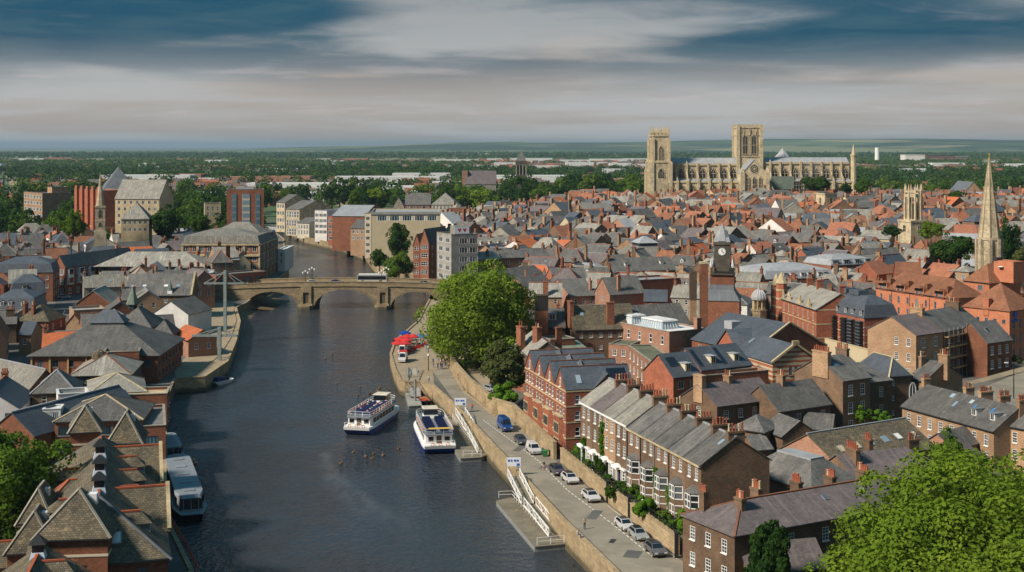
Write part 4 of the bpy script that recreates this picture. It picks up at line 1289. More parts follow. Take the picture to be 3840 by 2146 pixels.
t = house('stair_house','blue slate hipped house with very tall arched stair window','house','Q',(560,318),(800,302),13.5,W=12,rise=3.2,rm='slate_blue',roof='hip',wall='brick_brown',ridge='pot_cream',win={'f': (1,3,('sash',.8,1.0),(0,.3))},sky=[(.55,.4,1.5,1.0,'lamp_glass')])
put_window(t,(5.6,-.03,1.6),0,1.7,7.0,'arch')
house('slate_house','stone walled house with dark slate roof and two end chimneys above the long row','house','Q',(775,338),(948,372),12.3,W=11,rise=3.2,rm='slate',wall='brick_tan',win={'f': (1,2)},chim=[(.02,.35,1.0,3,'y'),(1.0,.5,1.8,4,'x',2.4)])
house('long_row','long salmon brick row with brown slate roof, dormers and blue skylights','house row','Q',(700,640),(1690,910),10.4,W=11.4,rise=3.6,rm='slate',wall='brick_tan',win={'f': (8,2),'l': (1,1)},wk=('sash',1.0,2.0),fh=3.0,
  chim=[(.0,.5,1.3,3,'y'),(.42,.62,1.2,4,'y'),(.60,.62,1.2,6,'y'),(.80,.6,1.3,5,'y'),(1.0,.6,1.4,6,'y')],sky=[(.36,.72,1.1,1.2,'glass_sky'),(.46,.42,.7,1.5),(.58,.68,.9,1.1),(.65,.5,.6,1.3,'sky_blue_paint'),(.83,.5,.6,1.5,'sky_blue_paint')],dorm=[(.72,.30,1.2,1.2,'render_white',False,'lead_dark'),(.91,.30,1.2,1.2,'render_white',False,'lead_dark')])
t = house('flue_house','tan brick house with steel flue pipe at the right edge','house','Q',(1690,820),(2150,905),11.0,W=9,rise=3.0,rm='slate',wall='brick_tan',win={'f': (3,3)},wk=('sash',.9,1.9),chim=[(.3,.8,1.6,6,'y')])
g = MB();g.tube((2.6,-.4,1),(2.6,-.4,9.2),.28,n=8);g.tube((2.6,-.4,9.2),(2.6,-.4,9.5),.4,n=8);g.build('flue','grey_metal',t)
house('outbuilding','small brick outhouse with sloping slate roof below the long row','outbuilding','Q',(1250,1110),(1600,1010),7.6,W=6,rise=2.2,rm='slate',wall='brick_salmon',win={'f': (2,1)},wk=('case',.8,1.0))
house('outbuilding','curved purple slate outhouse roof beside the bright tree','outbuilding','Q',(1330,1240),(1620,1190),7.6,W=7,rise=2.6,rm='slate_purple',wall='brick_salmon',roof='hip')
house('outbuilding','small hipped slate annexe behind the terrace chimneys','outbuilding','R',(1690,530),(2000,575),9.4,W=7,rise=2.0,rm='slate',wall='brick_brown',roof='hip',win={'f': (2,2)},wk=('sash',.9,1.5))
house('outbuilding','gabled slate annexe with white window behind the hall','outbuilding','S',(690,205),(835,262),8.8,W=7,rise=2.4,rm='slate',wall='brick_brown',win={'f': (1,1)})
house('outbuilding','low slate lean-to yard building between hall and brown houses','outbuilding','S',(985,200),(1190,215),7.8,W=6,rise=2.2,rm='slate',wall='brick_brown')
house('outbuilding','dark slate yard roof squeezed behind the blank terrace gable','outbuilding','S',(640,360),(760,350),7.0,W=6,rise=1.8,rm='slate',wall='brick_brown')
t = house('bottom_house','purple slate roof with stone chimney at the bottom edge','house','S',(600,1250),(1150,1200),6.6,W=6.5,rise=2.6,rm='slate_purple',wall='brick_brown',chim=[(.5,.55,1.2,1,'y')])
# ------------------------------------------------------------------ middle right
house('dormer_house','orange brick gabled house with blue slate roof, solar panel and single white dormer','house','N',(65,955),(335,925),13.0,W=10,rise=3.9,rm='slate_blue',wall='brick_red',win={'f': (2,3)},wk=('case',1.5,1.6),fm='cream_paint',fh=3.2,sky=[(.28,.40,2.4,2.6,'solar')],dorm=[(.62,.15,1.5,1.5,'cream_paint',False,'lead')])
house('dormer_row','brick row with blue slate roof, two white dormers and solar strips','house','N',(340,885),(835,830),12.0,W=11,rise=3.9,rm='slate_blue',wall='brick_red',win={'f': (5,2)},wk=('case',1.3,1.5),fm='cream_paint',sky=[(.06,.12,1.1,5.2,'solar'),(.52,.12,1.1,5.2,'solar')],dorm=[(.30,.2,1.5,1.5,'cream_paint',False,'lead'),(.76,.2,1.5,1.5,'cream_paint',False,'lead')])
t = house('wide_gabled_hall','wide red brick hall with blue slate roof and stone coped gable','hall','N',(840,710),(1560,645),11.5,cl=(375,570),rise=6.0,roof='gy',rm='slate_blue',wall='brick_rust',win={'f': (4,2),'l': (4,1)},wk=('case',1.2,1.6),fm='cream_paint',sky=[(.30,.28,.7,1.8),(.18,.22,.7,1.8)])
L_,W_,h_ = t['dims']
g = MB()
for s in (0,1):
 x0 = -.3 if s == 0 else L_ + .3
 g.bar((x0,-.15,h_ + .1),(L_ / 2,-.15,h_ + 6.35),.5,.35)
g.build('gable_coping','stone_cream',t)
g = MB();g.poly([(-.05,W_ * .55,h_),(-.05,W_ * .25,h_),(-.05,W_ * .40,h_ + 4)]);g.shell([(-.4,W_ * .57,h_ - .1),(4.5,W_ * .57,h_ + 2.5),(7.5,W_ * .40,h_ + 4.2),(-.4,W_ * .40,h_ + 4.2),(4.5,W_ * .23,h_ + 2.5),(-.4,W_ * .23,h_ - .1)],[(0,3,2,1),(3,5,4,2)],.12,1)
g.build('cross_gable',['brick_red','slate_blue'],t)
g = MB();g.box(5.5,8.5,W_ * .62,W_ * .75,h_ + 3.0,h_ + 5.0);g.build('roof_plant','lead',t)
t = house('striped_gable_house','gabled house striped with red and cream brick bands','house','N',(1040,815),(1480,790),12.0,W=14,rise=3.7,roof='gy',rm='slate_blue',wall='brick_striped',win={'f': (3,1,('arch',.8,2.0),(.3,.75))},fm='frame_grey')
L_,W_,h_ = t['dims']
g = MB()
for x0 in (-.3,L_ + .3):
 g.bar((x0,-.2,h_ + .15),(L_ / 2,-.2,h_ + 4.05),.6,.45)
g.box(L_ / 2 - .8,L_ / 2 + .8,-.5,.1,h_ + 3.8,h_ + 4.7)
g.build('gable_coping','stone_cream',t)
house('balustrade_wall','low red brick terrace wall with pale pierced balustrade','wall','N',(330,985),(1000,925),10.5,W=4,roof='flat',rm='lead',wall='brick_red',para=.8)
t = house('lantern_block','brick block with pale flat roof carrying two white glazed lanterns','building','M',(1900,575),(2310,537),13.0,cl=(1565,400),roof='flat',rm='roof_white',wall='brick_salmon',para=.25,win={'l': (6,2)},wk=('sash1',1.1,2.2),fh=4.0,chim=[(.78,.02,3.2,0,'y',1.4,1.4)])
L_,W_,h_ = t['dims']
for x,y,w,l in ((L_ * .42,W_ * .36,2.9,5.0),(L_ * .36,W_ * .76,2.6,4.4)):
 g = MB();g.taper(x,y,h_,h_ + 1.9,w,l,w * .8,l * .86)
 for k in range(-4,5):
  g.bar((x - w * .98,y + l * k / 5,h_ + .1),(x - w * .82,y + l * k / 5.8,h_ + 1.85),.10,.1,1)
 for k in range(-2,3):
  g.bar((x + w * k / 3,y - l * .99,h_ + .1),(x + w * k / 3.6,y - l * .88,h_ + 1.85),.1,.1,1)
 ln_ = g.build('lantern',['glass_sky','white_paint'],t)
 g = MB();g.taper(x,y,h_ + 1.9,h_ + 2.25,w * .9,l * .92,w * .85,l * .88);g.build('lantern_roof','roof_white',ln_)
house('mossy_wing','brick wing with mossy flat roof and white bay windows facing a lane','building','M',(1455,712),(1720,905),10.5,W=6,roof='flat',rm='mossy_flat',wall='brick_salmon',para=.15,win={'f': (6,2)},wk=('sash',1.1,1.8))
house('mossy_wing','short brick wing with mossy flat roof at the head of the lane','building','M',(1245,700),(1470,715),10.5,W=8,roof='flat',rm='mossy_flat',wall='brick_salmon',para=.15,win={'f': (2,2)})
t = house('arched_house','brown house with mottled stone roof, carriage arch and tall brick chimney stack','house','M',(880,535),(1540,515),12.0,W=11,rise=5.4,rm='stone_slate',wall='brick_brown',win={'f': (6,2)},wk=('sash',.9,1.3),fh=3.2,chim=[(.60,.12,1.4,0,'x',2.0,1.2,'brick_rust'),(.0,.4,1.6,0,'y',3.0,1.0,'brick_rust')],sky=[(.17,.55,.9,1.2)],ridge='stone_grey')
put_window(t,(3.2,-.04,1.8),0,4.2,3.4,'arch','brick_rust')
house('slate_wing','plain dark slate roofed wing continuing right of the carriage arch house','building','M',(1545,505),(2125,470),12.0,W=12,rise=4.8,rm='slate',wall='brick_brown')
t = house('box_dormer_house','slate house with box dormer and slatted dark vent stack','house','M',(385,515),(775,512),12.0,W=10,rise=4.4,rm='slate',wall='brick_rust',dorm=[(.66,.35,2.2,1.7,'cream_paint',False,'lead')],chim=[(.0,.5,1.4,2,'y'),(.85,.55,1.2,3,'y')])
g = MB();g.box(1.6,5.0,-1.0,1.4,6.0,13.2,0);g.box(1.55,5.05,-1.05,1.45,13.2,17.0,1);g.box(1.4,5.2,-1.2,1.6,17.0,17.3,2);
for k in range(6):
 g.box(1.7 + k * .6,1.8 + k * .6,-1.12,-1.04,13.3,17.0,2)
g.build('vent_stack',['brick_rust','frame_dark','timber_dark'],t)
house('hipped_river_house','pale slate hipped house with three tall brick chimneys behind the gabled block','house','M',(400,812),(770,785),12.6,W=11,rise=3.6,rm='slate_pale',roof='hip',wall='brick_rust',chim=[(.05,.55,2.2,2,'y',2.4,1.2),(.32,.20,2.4,2,'y',2.4,1.3),(.95,.2,2.0,0,'x',1.4)])
t = house('bay_river_house','dark riverside house with two white oriel bays beside the big tree','house','M',(240,695),(392,822),13.0,W=8,rise=3.0,rm='slate_pale',wall='brick_brown')
g = MB()
for z0 in (3.0,6.3):
 g.box(3.0,5.6,-.9,0,z0,z0 + 2.8,0);g.box(3.2,5.4,-.95,-.88,z0 + .9,z0 + 2.4,1)
 for x in (3.9,4.6):
  g.box(x - .06,x + .06,-.98,-.9,z0 + .9,z0 + 2.4,0)
g.build('oriel',['white_paint','glass'],t)
house('copper_shed','low green copper lean-to roof in the yard behind the gabled block','outbuilding','M',(790,792),(1050,775),8.6,W=8,rise=1.6,roof='mono',rm='copper_green',wall='brick_rust')
house('yard_house','moss topped low flat roof between chimneys in the yard','outbuilding','M',(615,655),(880,640),11.2,W=6,roof='flat',rm='mossy_flat',wall='brick_rust',para=.15)
t = house('louvre_block','modern red block with blue mansard roof and stacks of black louvred bays','office','O',(-221,745),(290,850),14.0,W=13,roof='mansard',rise=5.2,rm='slate_blue',wall='brick_red',dorm=[(u,.12,1.3,1.4,'slate_blue',False) for u in (.12,.25,.43,.62,.76,.93)],band=('cream_paint',(8.2,6.1,4.0),.12),cr=(590,818))
L_,W_,h_ = t['dims']
for u in (.08,.21,.40,.63,.76,.93):
 g = MB();g.prism([(L_ * u - 1.15,-.01),(L_ * u - 1.0,-1.1),(L_ * u + 1.0,-1.1),(L_ * u + 1.15,-.01)],h_ - 8.6,h_ - .7)
 by_ = g.build('louvre_bay','glass',t)
 for k in range(9):
  z = h_ - 8.4 + k * .88
  g = MB();g.prism([(L_ * u - 1.3,-.01),(L_ * u - 1.15,-1.35),(L_ * u + 1.15,-1.35),(L_ * u + 1.3,-.01)],z,z + .4);g.build('slat','black_metal',by_)
 g = MB();g.hexa([(L_ * u - .3,-.3,h_ - 10.2),(L_ * u + .3,-.3,h_ - 10.2),(L_ * u + .3,-.01,h_ - 10.2),(L_ * u - .3,-.01,h_ - 10.2)],[(L_ * u - 1.1,-1.1,h_ - 8.6),(L_ * u + 1.1,-1.1,h_ - 8.6),(L_ * u + 1.1,-.01,h_ - 8.6),(L_ * u - 1.1,-.01,h_ - 8.6)]);g.build('corbel','brick_red',by_)
g = MB();g.box(L_ * .2,L_ * .42,W_ * .3,W_ * .6,h_ + 5.2,h_ + 6.6);g.box(L_ * .48,L_ * .68,W_ * .3,W_ * .6,h_ + 5.2,h_ + 6.6);g.build('roof_plant','slate_blue',t)
run_wall('cream_wall','long cream rendered boundary wall below the louvred block',[P('N',1560,600,7),P('N',2000,715,7)],GZ,7.6,.5,'render_cream',.2,'wall','stone_cream')
t = house('ornate_court','ornate red terracotta court house with pedimented windows and tall chimneys','court house','N',(1125,178),(1470,292),15.0,W=14,rise=4.2,rm='slate_pale',wall='brick_red',win={'f': (7,3)},wk=('case',.9,2.4),fm='cream_paint',fh=3.9,chim=[(.18,.5,2.0,2,'y',1.8),(.45,.5,2.4,2,'y',1.8),(.92,.6,2.0,2,'y',1.8)],band=('stone_cream',(11.3,7.4,3.6),.3))
L_,W_,h_ = t['dims']
for u in (.07,.24,.55,.8):
 g = MB()
 g.hexa([(L_ * u - 1.1,-.3,h_),(L_ * u + 1.1,-.3,h_),(L_ * u + 1.1,.3,h_),(L_ * u - 1.1,.3,h_)],[(L_ * u - .7,-.2,h_ + 1.4),(L_ * u + .7,-.2,h_ + 1.4),(L_ * u + .7,.2,h_ + 1.4),(L_ * u - .7,.2,h_ + 1.4)])
 g.cone(L_ * u,0,h_ + 1.4,h_ + 2.8,.5,.05,6)
 g.build('pediment','stone_cream',t)
g = MB()
for k in range(4):
 u = .12 + k * .22
 g.hexa([(L_ * u - .9,-.35,3.2),(L_ * u + .9,-.35,3.2),(L_ * u + .9,-.005,3.2),(L_ * u - .9,-.005,3.2)],[(L_ * u - .05,-.3,4.0),(L_ * u + .05,-.3,4.0),(L_ * u + .05,-.005,4.0),(L_ * u - .05,-.005,4.0)])
g.build('window_hood','white_paint',t)
for u,z1 in ((-.30,3.0),(-.14,4.0)):
 g = MB();g.cone(L_ * u,1.5,0,h_ + z1,1.7,1.7,8);g.cone(L_ * u,1.5,h_ + z1,h_ + z1 + 3.5,1.9,.05,8,1)
 for zz in range(5):
  g.cone(L_ * u,1.5,3 + zz * 2.6,3.5 + zz * 2.6,1.78,1.78,8,1)
 g.build('turret',['brick_red','stone_cream'],t)
cu = PY('N',905,180,392)
t = thing('domed_cupola','white lead domed cupola on stone columns beside the red court house','cupola',(cu.x,cu.y,GZ))
zt = cu.z - GZ;ck = .55
g = MB();g.cone(0,0,0,zt - 3.6,2.3,2.3,8);g.cone(0,0,zt - 3.6,zt - 3.2,2.5,2.5,8);g.build('base','stone_bridge',t)
for k in range(8):
 q = 2 * math.pi * (k + .5) / 8
 g = MB();g.cone(1.7 * math.cos(q),1.7 * math.sin(q),zt - 3.2,zt - .3,.26,.22,6);g.build('column','stone_cream',t)
g = MB();g.cone(0,0,zt - .4,zt,2.2,2.3,16);g.build('entablature','lead',t)
g = MB();g.lathe(0,0,[(zt + z_ * ck,r_ * ck) for z_,r_ in ((0,4.1),(.9,4.0),(2.2,3.5),(3.4,2.6),(4.3,1.5),(5.2,.6),(7.6,.05))],16);dm = g.build('dome','lead',t)
g = MB()
for k in range(16):
 q = 2 * math.pi * k / 16
 pr = [(zt + z_ * ck,r_ * ck) for z_,r_ in ((0,4.15),(.9,4.05),(2.2,3.55),(3.4,2.65),(4.3,1.55))]
 for (za,ra),(zb_,rb_) in zip(pr[:-1],pr[1:]):
  g.tube((ra * math.cos(q),ra * math.sin(q),za),(rb_ * math.cos(q),rb_ * math.sin(q),zb_),.09,n=4)
g.build('dome_rib','roof_white',dm)
FOOT.append((cu.x,cu.y,1,0,5,5))
# brown houses with scaffolding, orange hotel
house('brown_town_house','brown brick house with lit side gable and chimney of black pots','house','O',(850,1030),(1140,990),15.0,cl=(480,940),rise=3.7,rm='slate_purple',wall='brick_tan',win={'f': (2,3),'l': (2,3,('sash',1.0,1.9),(.45,1))},wk=('sash',1.3,2.2),fh=3.6,chim=[(.96,.5,1.5,5,'y',3.6,1.0)])
t = house('scaffolded_house','brown brick house wrapped in scaffolding with tan board decks','house','O',(1145,990),(1565,905),15.0,W=13,rise=4.0,rm='slate',wall='brick_brown',win={'f': (4,4)},wk=('sash',1.3,2.1),fh=3.3,chim=[(.86,.5,1.4,6,'y',3.6,1.0)])
SC = t
house('brick_shop_house','smaller red brick house with slate roof and skylight right of scaffolding','house','O',(1620,1110),(1885,1075),12.2,W=10,rise=4.2,rm='slate',wall='brick_rust',win={'f': (3,3)},wk=('sash',1.1,2.1),fh=3.4,sky=[(.38,.42,1.0,1.6,'glass')])
sl = SC['dims'][0]
t = thing('scaffolding','steel tube scaffolding with timber decks on the brown brick house front','scaffolding',SC.location,SC.rotation_euler.z)
nb = 9
for k in range(nb + 1):
 x = sl * k / nb
 for y in (-1.5,-.3):
  g = MB();g.tube((x,y,0),(x,y,12.6 if y < -1 else 12.0),.05,n=4);g.build('standard','grey_metal',t)
for i,z in enumerate((2.4,5.0,7.7,10.3)):
 g = MB();g.box(-.4,sl + .4,-1.55,-.25,z,z + .08);g.build('deck','timber',t)
 g = MB();g.box(-.5,sl + .5,-1.62,-1.56,z + .05,z + .32);g.build('toe_board','timber',t)
 g = MB()
 for zz in (.55,1.05):
  g.tube((-.5,-1.58,z + zz),(sl + .5,-1.58,z + zz),.04,n=4)
 g.build('ledger','grey_metal',t)
g = MB()
for k in range(0,nb,2):
 g.tube((sl * k / nb,-1.6,0),(sl * (k + 1) / nb,-1.6,2.4 + 2.6 * (k % 3)),.04,n=4)
g.build('brace','grey_metal',t)
g = MB();g.box(sl * .62,sl * .75,-1.7,-1.64,4.2,6.2);g.build('red_banner','red_paint',t)
def hotel_wins(u):
 return u
t = house('orange_hotel','long orange brick hotel wing with hipped brown tile roof and paired arched dormers','hotel','O',(420,508),(1225,628),17.0,W=12.5,rise=4.6,roof='hip',hip=5,rm='tile_brown',wall='brick_orange',win={'f': (8,4)},wk=('arch',.9,1.9),fm='frame_grey',gm='glass_teal',fh=3.4,top=1.7,gutter=True)
L_,W_,h_ = t['dims']
for u in (.10,.35,.60,.86):
 g = MB();g.box(L_ * u - 2.0,L_ * u + 2.0,-.25,.9,h_ - .6,h_ + 1.7);g.cone(L_ * u,.3,h_ + 1.7,h_ + 2.1,2.6,2.0,4,1,math.pi / 4)
 do = g.build('dormer',['brick_orange','tile_brown'],t)
 for s in (-.85,.85):
  put_window(do,(L_ * u + s,-.30,h_ - .3),0,.95,1.8,'arch','frame_grey','glass_teal',1)
 g = MB();g.hexa([(L_ * u + 1.3,.9,h_ + .6),(L_ * u + 2.3,.9,h_ + .6),(L_ * u + 2.3,2.4,h_ + 1.2),(L_ * u + 1.3,2.4,h_ + 1.2)],[(L_ * u + 1.3,.9,h_ + 3.0),(L_ * u + 2.3,.9,h_ + 3.0),(L_ * u + 2.3,2.4,h_ + 3.0),(L_ * u + 1.3,2.4,h_ + 3.0)]);g.build('vent_box','tile_brown',t)
g = MB()
for u in (.22,.47,.73,.97):
 g.tube((L_ * u,-.1,0),(L_ * u,-.1,h_),.1)
g.build('downpipe','timber_dark',t)
t = house('orange_hotel','square orange hotel tower with hipped brown roof, rooftop stack and satellite dishes','hotel','O',(1365,432),(1640,462),19.0,W=14,rise=5.0,roof='hip',rm='tile_brown',wall='brick_orange',win={'f': (1,3,('wide',2.0,1.6),(.4,.9))},fm='frame_grey')
L_,W_,h_ = t['dims']
g = MB();g.box(L_ * .75,L_ * 1.5,W_ * .35,W_ * .7,h_,h_ + 6.4);g.box(L_ * .72,L_ * .9,W_ * .33,W_ * .5,h_ + 6.4,h_ + 7.2,1);g.build('rooftop_stack',['brick_orange','frame_dark'],t)
g = MB();g.lathe(L_ * 1.05,W_ * .32,[(h_ + 4.6,.9),(h_ + 4.75,.6),(h_ + 4.8,.1)],10);g.tube((L_ * 1.05,W_ * .32,h_ + 4.6),(L_ * 1.05,W_ * .4,h_ + 3.8),.08);g.build('satellite_dish','white_paint',t)
t = house('orange_hotel','orange hotel front with blue sign and tall brown hipped roof at right edge','hotel','O',(1860,762),(2160,722),17.0,cl=(1420,702),rise=6.0,roof='hip',rm='tile_brown',wall='brick_orange',win={'f': (4,4,('arch',1.0,2.3)),'l': (5,4,('case',1.0,1.0))},fm='frame_grey',gm='glass_teal',fh=3.8,top=2.6)
L_,W_,h_ = t['dims']
g = MB();g.lathe(0,0,[(0,.85),(.12,.85)],14);
sg = g.mesh('sign_disc','sign_blue');
so = obj('sign_disc',sg,t,(L_ * .18,-.14,h_ - 1.3));so.rotation_euler = (R(90),0,0)
g = MB()
for i,w in enumerate((.5,.35,.45,.3,.5,.4)):
 g.box(L_ * .18 - 1.5 + i * .52,L_ * .18 - 1.5 + i * .52 + w,-.12,-.02,h_ - 3.1,h_ - 2.5 + (.15 if i in (0,3) else 0))
g.build('sign_letters','sign_blue',t)
chimney(t,.6,W_ * .5,h_ - 2,h_ + 2.6,1.6,1.6,0,'brick_orange')
# clock tower beside the magistrates roof
ct = PY('L',890,960,395)
zt = lambda y: 60 - ((750 + y * .34725) - HZ) * 395 / FN - GZ
t = thing('clock_tower','dark stone clock tower with white clock faces and white scrolled cap','clock tower',(ct.x,ct.y,GZ),R(-12))
u = .34725 * 395 / FN
hw = 85 * u
g = MB();g.box(-hw * 1.5,hw * 1.5,-hw * 1.2,hw * 1.8,0,zt(800));g.taper(0,hw * .3,zt(1070),zt(960),hw * 2.3,hw * 2.6,hw * 1.5,hw * 1.7,1);g.taper(0,hw * .3,zt(960),zt(800),hw * 1.5,hw * 1.6,hw * 1.3,hw * 1.3,1)
g.build('slate_base',['brick_rust','lead_dark'],t)
g = MB();g.box(-hw * 2.2,hw * 2.2,-hw * 2.2,hw * 3.2,0,zt(1070));g.build('wall','brick_rust',t)
g = MB();g.box(-hw * .9,hw * .9,-hw * .9,hw * .9,zt(800),zt(720));g.box(-hw,hw,-hw,hw,zt(720),zt(450));g.box(-hw * 1.12,hw * 1.12,-hw * 1.12,hw * 1.12,zt(480),zt(465));g.build('shaft','stone_dark',t)
g = MB()
g.box(-hw * 1.45,hw * 1.45,-hw * 1.45,hw * 1.45,zt(800),zt(790))
for k in range(-6,7):
 for s in (-1,1):
  g.box(k * hw * .23 - .07,k * hw * .23 + .07,s * hw * 1.4 - .07,s * hw * 1.4 + .07,zt(790),zt(722));g.box(s * hw * 1.4 - .07,s * hw * 1.4 + .07,k * hw * .23 - .07,k * hw * .23 + .07,zt(790),zt(722))
for s in (-1,1):
 g.box(-hw * 1.46,hw * 1.46,s * hw * 1.4 - .1,s * hw * 1.4 + .1,zt(724),zt(714));g.box(s * hw * 1.4 - .1,s * hw * 1.4 + .1,-hw * 1.46,hw * 1.46,zt(723.5),zt(714.5))
g.build('balcony','stone_dark',t)
for q,az in ((0,0),(1,-math.pi / 2),(2,math.pi / 2)):
 fc = obj('clock_face',None if 0 else bpy.data.meshes.get('clock_face') or (lambda g: (g.cone(0,0,0,.12,40 * u,40 * u,24),g.mesh('clock_face','white_paint'))[1])(MB()),t)
 fc.location = (0 if az == 0 else (-hw - .02 if az < 0 else hw + .02),-hw - .02 if az == 0 else 0,zt(553))
 fc.rotation_euler = (R(90),0,az)
 g = MB();g.bar((0,0,.16),(0,30 * u,.16),.16,.05);g.bar((0,0,.2),(19 * u,-9 * u,.2),.2,.05)
 for k in range(12):
  e = 2 * math.pi * k / 12
  g.bar((32 * u * math.cos(e),32 * u * math.sin(e),.14),(38 * u * math.cos(e),38 * u * math.sin(e),.14),.12,.04)
 g.build('clock_hands','black_metal',fc)
g = MB();g.taper(0,0,zt(450),zt(400),hw * 1.05,hw * 1.05,hw * .85,hw * .85);g.lathe(0,0,[(zt(440),hw * 1.2),(zt(400),hw * 1.0),(zt(360),hw * .75),(zt(330),hw * .62),(zt(310),hw * .35),(zt(285),hw * .22),(zt(250),.05)],8,0,math.pi / 8)
g.build('cap','lead',t)
g = MB()
for s in (-1,1):
 for r in (-1,1):
  g.cone(s * hw * 1.35,r * hw * 1.35,zt(700),zt(625),.45,.05,6);g.cone(s * hw * 1.35,r * hw * 1.35,zt(722),zt(700),.35,.45,6)
g.build('pinnacle','roof_white',t)
FOOT.append((ct.x,ct.y,1,0,12,12))
for nm,x,w_,y0,y1,mt in (('tall_chimney',690,40,690,1300,'brick_rust'),('tall_chimney',572,36,770,1250,'brick_tan')):
 p = PY('L',x,y1,372)
 g = MB();zz = PY('L',x,y0,372).z - GZ;ww = w_ * .34725 * 372 / FN
 t = thing(nm,'tall square red brick chimney beside the clock tower' if x > 600 else 'tall tan brick chimney with dark banded top left of clock tower','chimney',(p.x,372,GZ))
 g.box(-ww,ww,-ww,ww,0,zz - (0 if x > 600 else 8));g.build('shaft',mt,t)
 g = MB()
 if x > 600:
  g.box(-ww * 1.1,ww * 1.1,-ww * 1.1,ww * 1.1,zz,zz + .6)
 else:
  g.box(-ww * 1.04,ww * 1.04,-ww * 1.04,ww * 1.04,zz - 8,zz)
 g.build('cap','stone_cream' if x > 600 else 'timber_dark',t)
# middle distance, measured one by one
def mid(label,zm,a,b,ze,W,rise,roof='gx',wall='brick_rust',rm='slate',win=None,wk=('sash1',1.1,1.6),**kw):
 return house(kw.pop('name','town_house'),label,kw.pop('cat','house'),zm,a,b,ze,W,rise,roof,wall,rm,win=win,wk=wk,lod=1,**kw)
mid('brown brick house with pale hipped slate roof by the plane tree','F',(95,652),(512,636),15,10,2.6,'hipl','brick_brown','slate_pale',{'f': (3,3)},chim=[(.4,.2,.6,3),(.7,.2,.6,3)])
mid('long brown house with grey slate roof right of the hipped brown house','F',(522,628),(1042,610),15,11,3.0,'gx','brick_brown','slate',{'f': (4,3)},chim=[(0,.5,1,3),(.37,.5,1,3),(.97,.5,1.5,4)])
mid('pale roofed row with arched white dormers beyond the plane tree','F',(255,495),(632,484),15,11,3.4,'gx','brick_red','slate_pale',{'f': (5,2)},dorm=[(.15,.02,1.4,1.3),(.4,.02,1.4,1.3),(.65,.02,1.4,1.3),(.88,.02,1.4,1.3)],chim=[(.5,.5,1,3)])
mid('house with long dull red tile roof and blue gutter','F',(632,472),(1030,462),14.5,10,3.2,'gx','brick_red','tile_brown',{'f': (3,2)})
mid('square red house with white eaves and slate hipped roof','F',(1035,468),(1282,462),14,10,3.0,'hip','brick_red','slate',{'f': (2,3)},chim=[(.05,.3,1,3)])
mid('row of slate roofs just right of the big plane tree','F',(545,890),(1000,830),12.5,11,3.8,'gx','brick_salmon','slate',{'f': (3,2)},chim=[(.1,.5,1,2)])
mid('slate house with tall brick end wall behind the plane tree','F',(790,972),(1098,942),12,11,3.6,'gx','brick_salmon','slate',{'f': (3,2)})
mid('small orange tiled shed roof by the plane tree','F',(790,1062),(1005,1055),10.5,6,2.0,'gx','brick_red','tile_orange')
mid('slate house with two ridge chimneys behind the salmon gables','F',(1090,872),(1452,862),12.5,11,4.0,'gx','brick_red','slate',{'f': (3,2)},chim=[(.35,.5,.8,2),(.65,.5,.8,2)])
mid('salmon brick house with sunlit left gable and white windows','F',(1265,1042),(1552,1030),11.6,11,4.4,'gx','brick_salmon','slate',{'f': (3,2)},cl=(1125,962),chim=[(.9,.15,.2,2)])
mid('tall steep gabled brick house with narrow slit windows','F',(1530,990),(1690,1020),13,13,4.8,'gy','brick_salmon','slate',{'f': (1,3,('case',.9,1.3))},chim=[(.9,.3,1,2)])
mid('long flat topped dark red brick hall with blind arches','F',(1815,935),(2460,900),14,16,0,'flat','brick_rust','felt',{'f': (9,1,('arch',1.4,2.4))},para=1.0,top=3.6,chim=[(.42,.02,2,1)])
mid('red brick block with white parapet rim behind the flat topped hall','F',(1940,890),(2450,862),15.5,12,0,'flat','brick_red','lead',para=.5)
mid('big slate hipped hall with lead edged rooflights','F',(1335,628),(1960,612),13,20,5.0,'hip','brick_orange','slate',{'f': (4,1)},ridge='lead')
t = mid('square market hall with pyramid slate roof and louvred lantern','F',(1895,668),(2480,652),13,24,5.2,'frustum','brick_rust','slate_pale',ridge='lead')
L_,W_,h_ = t['dims']
g = MB();g.taper(L_ / 2,W_ / 2,h_ + 5.2,h_ + 6.8,4,4,4,4,1);g.taper(L_ / 2,W_ / 2,h_ + 6.8,h_ + 9.4,4.6,4.6,.6,.6,0);g.build('roof_lantern',['lead','frame_dark'],t)
mid('dark slate house with white framed dormers before the market hall','F',(1720,772),(2400,752),13,12,4.4,'gx','brick_brown','slate',{'f': (5,2)},dorm=[(.25,.3,1.3,1.3),(.82,.4,1.3,1.3)],chim=[(.0,.4,1.5,2)])
mid('modern glazed block with long lead mansard and white dormers','L',(1345,862),(2090,838),13,22,4.4,'mansard','brick_rust','lead',{'f': (9,2)},dorm=[(u,.1,1.6,1.6,'render_white',False,'lead') for u in (.3,.4,.55,.65,.8,.88)],name='office_block',cat='office')
t = mid('dark brick office with band of windows under lead mansard','L',(2062,712),(2505,690),15,16,3.4,'mansard','brick_rust','lead',{'f': (5,3,('wide',2.6,1.7))},gm='glass_teal',dorm=[(u,.15,2.8,1.5,'lead',False,'lead') for u in (.1,.37,.64,.9)],name='office_block',cat='office')
mid('tall red gabled house with white trimmed gable right of clock tower','L',(1365,436),(1545,430),15.5,12,4.6,'gy','brick_rust','slate',{'f': (2,3,('sash',1.5,2.2))},gable_win=[(.35,.4,1.3,1.8),(.65,.4,1.3,1.8)],chim=[(.5,.4,1.5,2)])
mid('red gabled house with half round window by the clock tower','L',(1215,506),(1342,508),14,12,3.4,'gy','brick_rust','slate_blue',{'f': (1,2,('wide',4.0,2.2))})
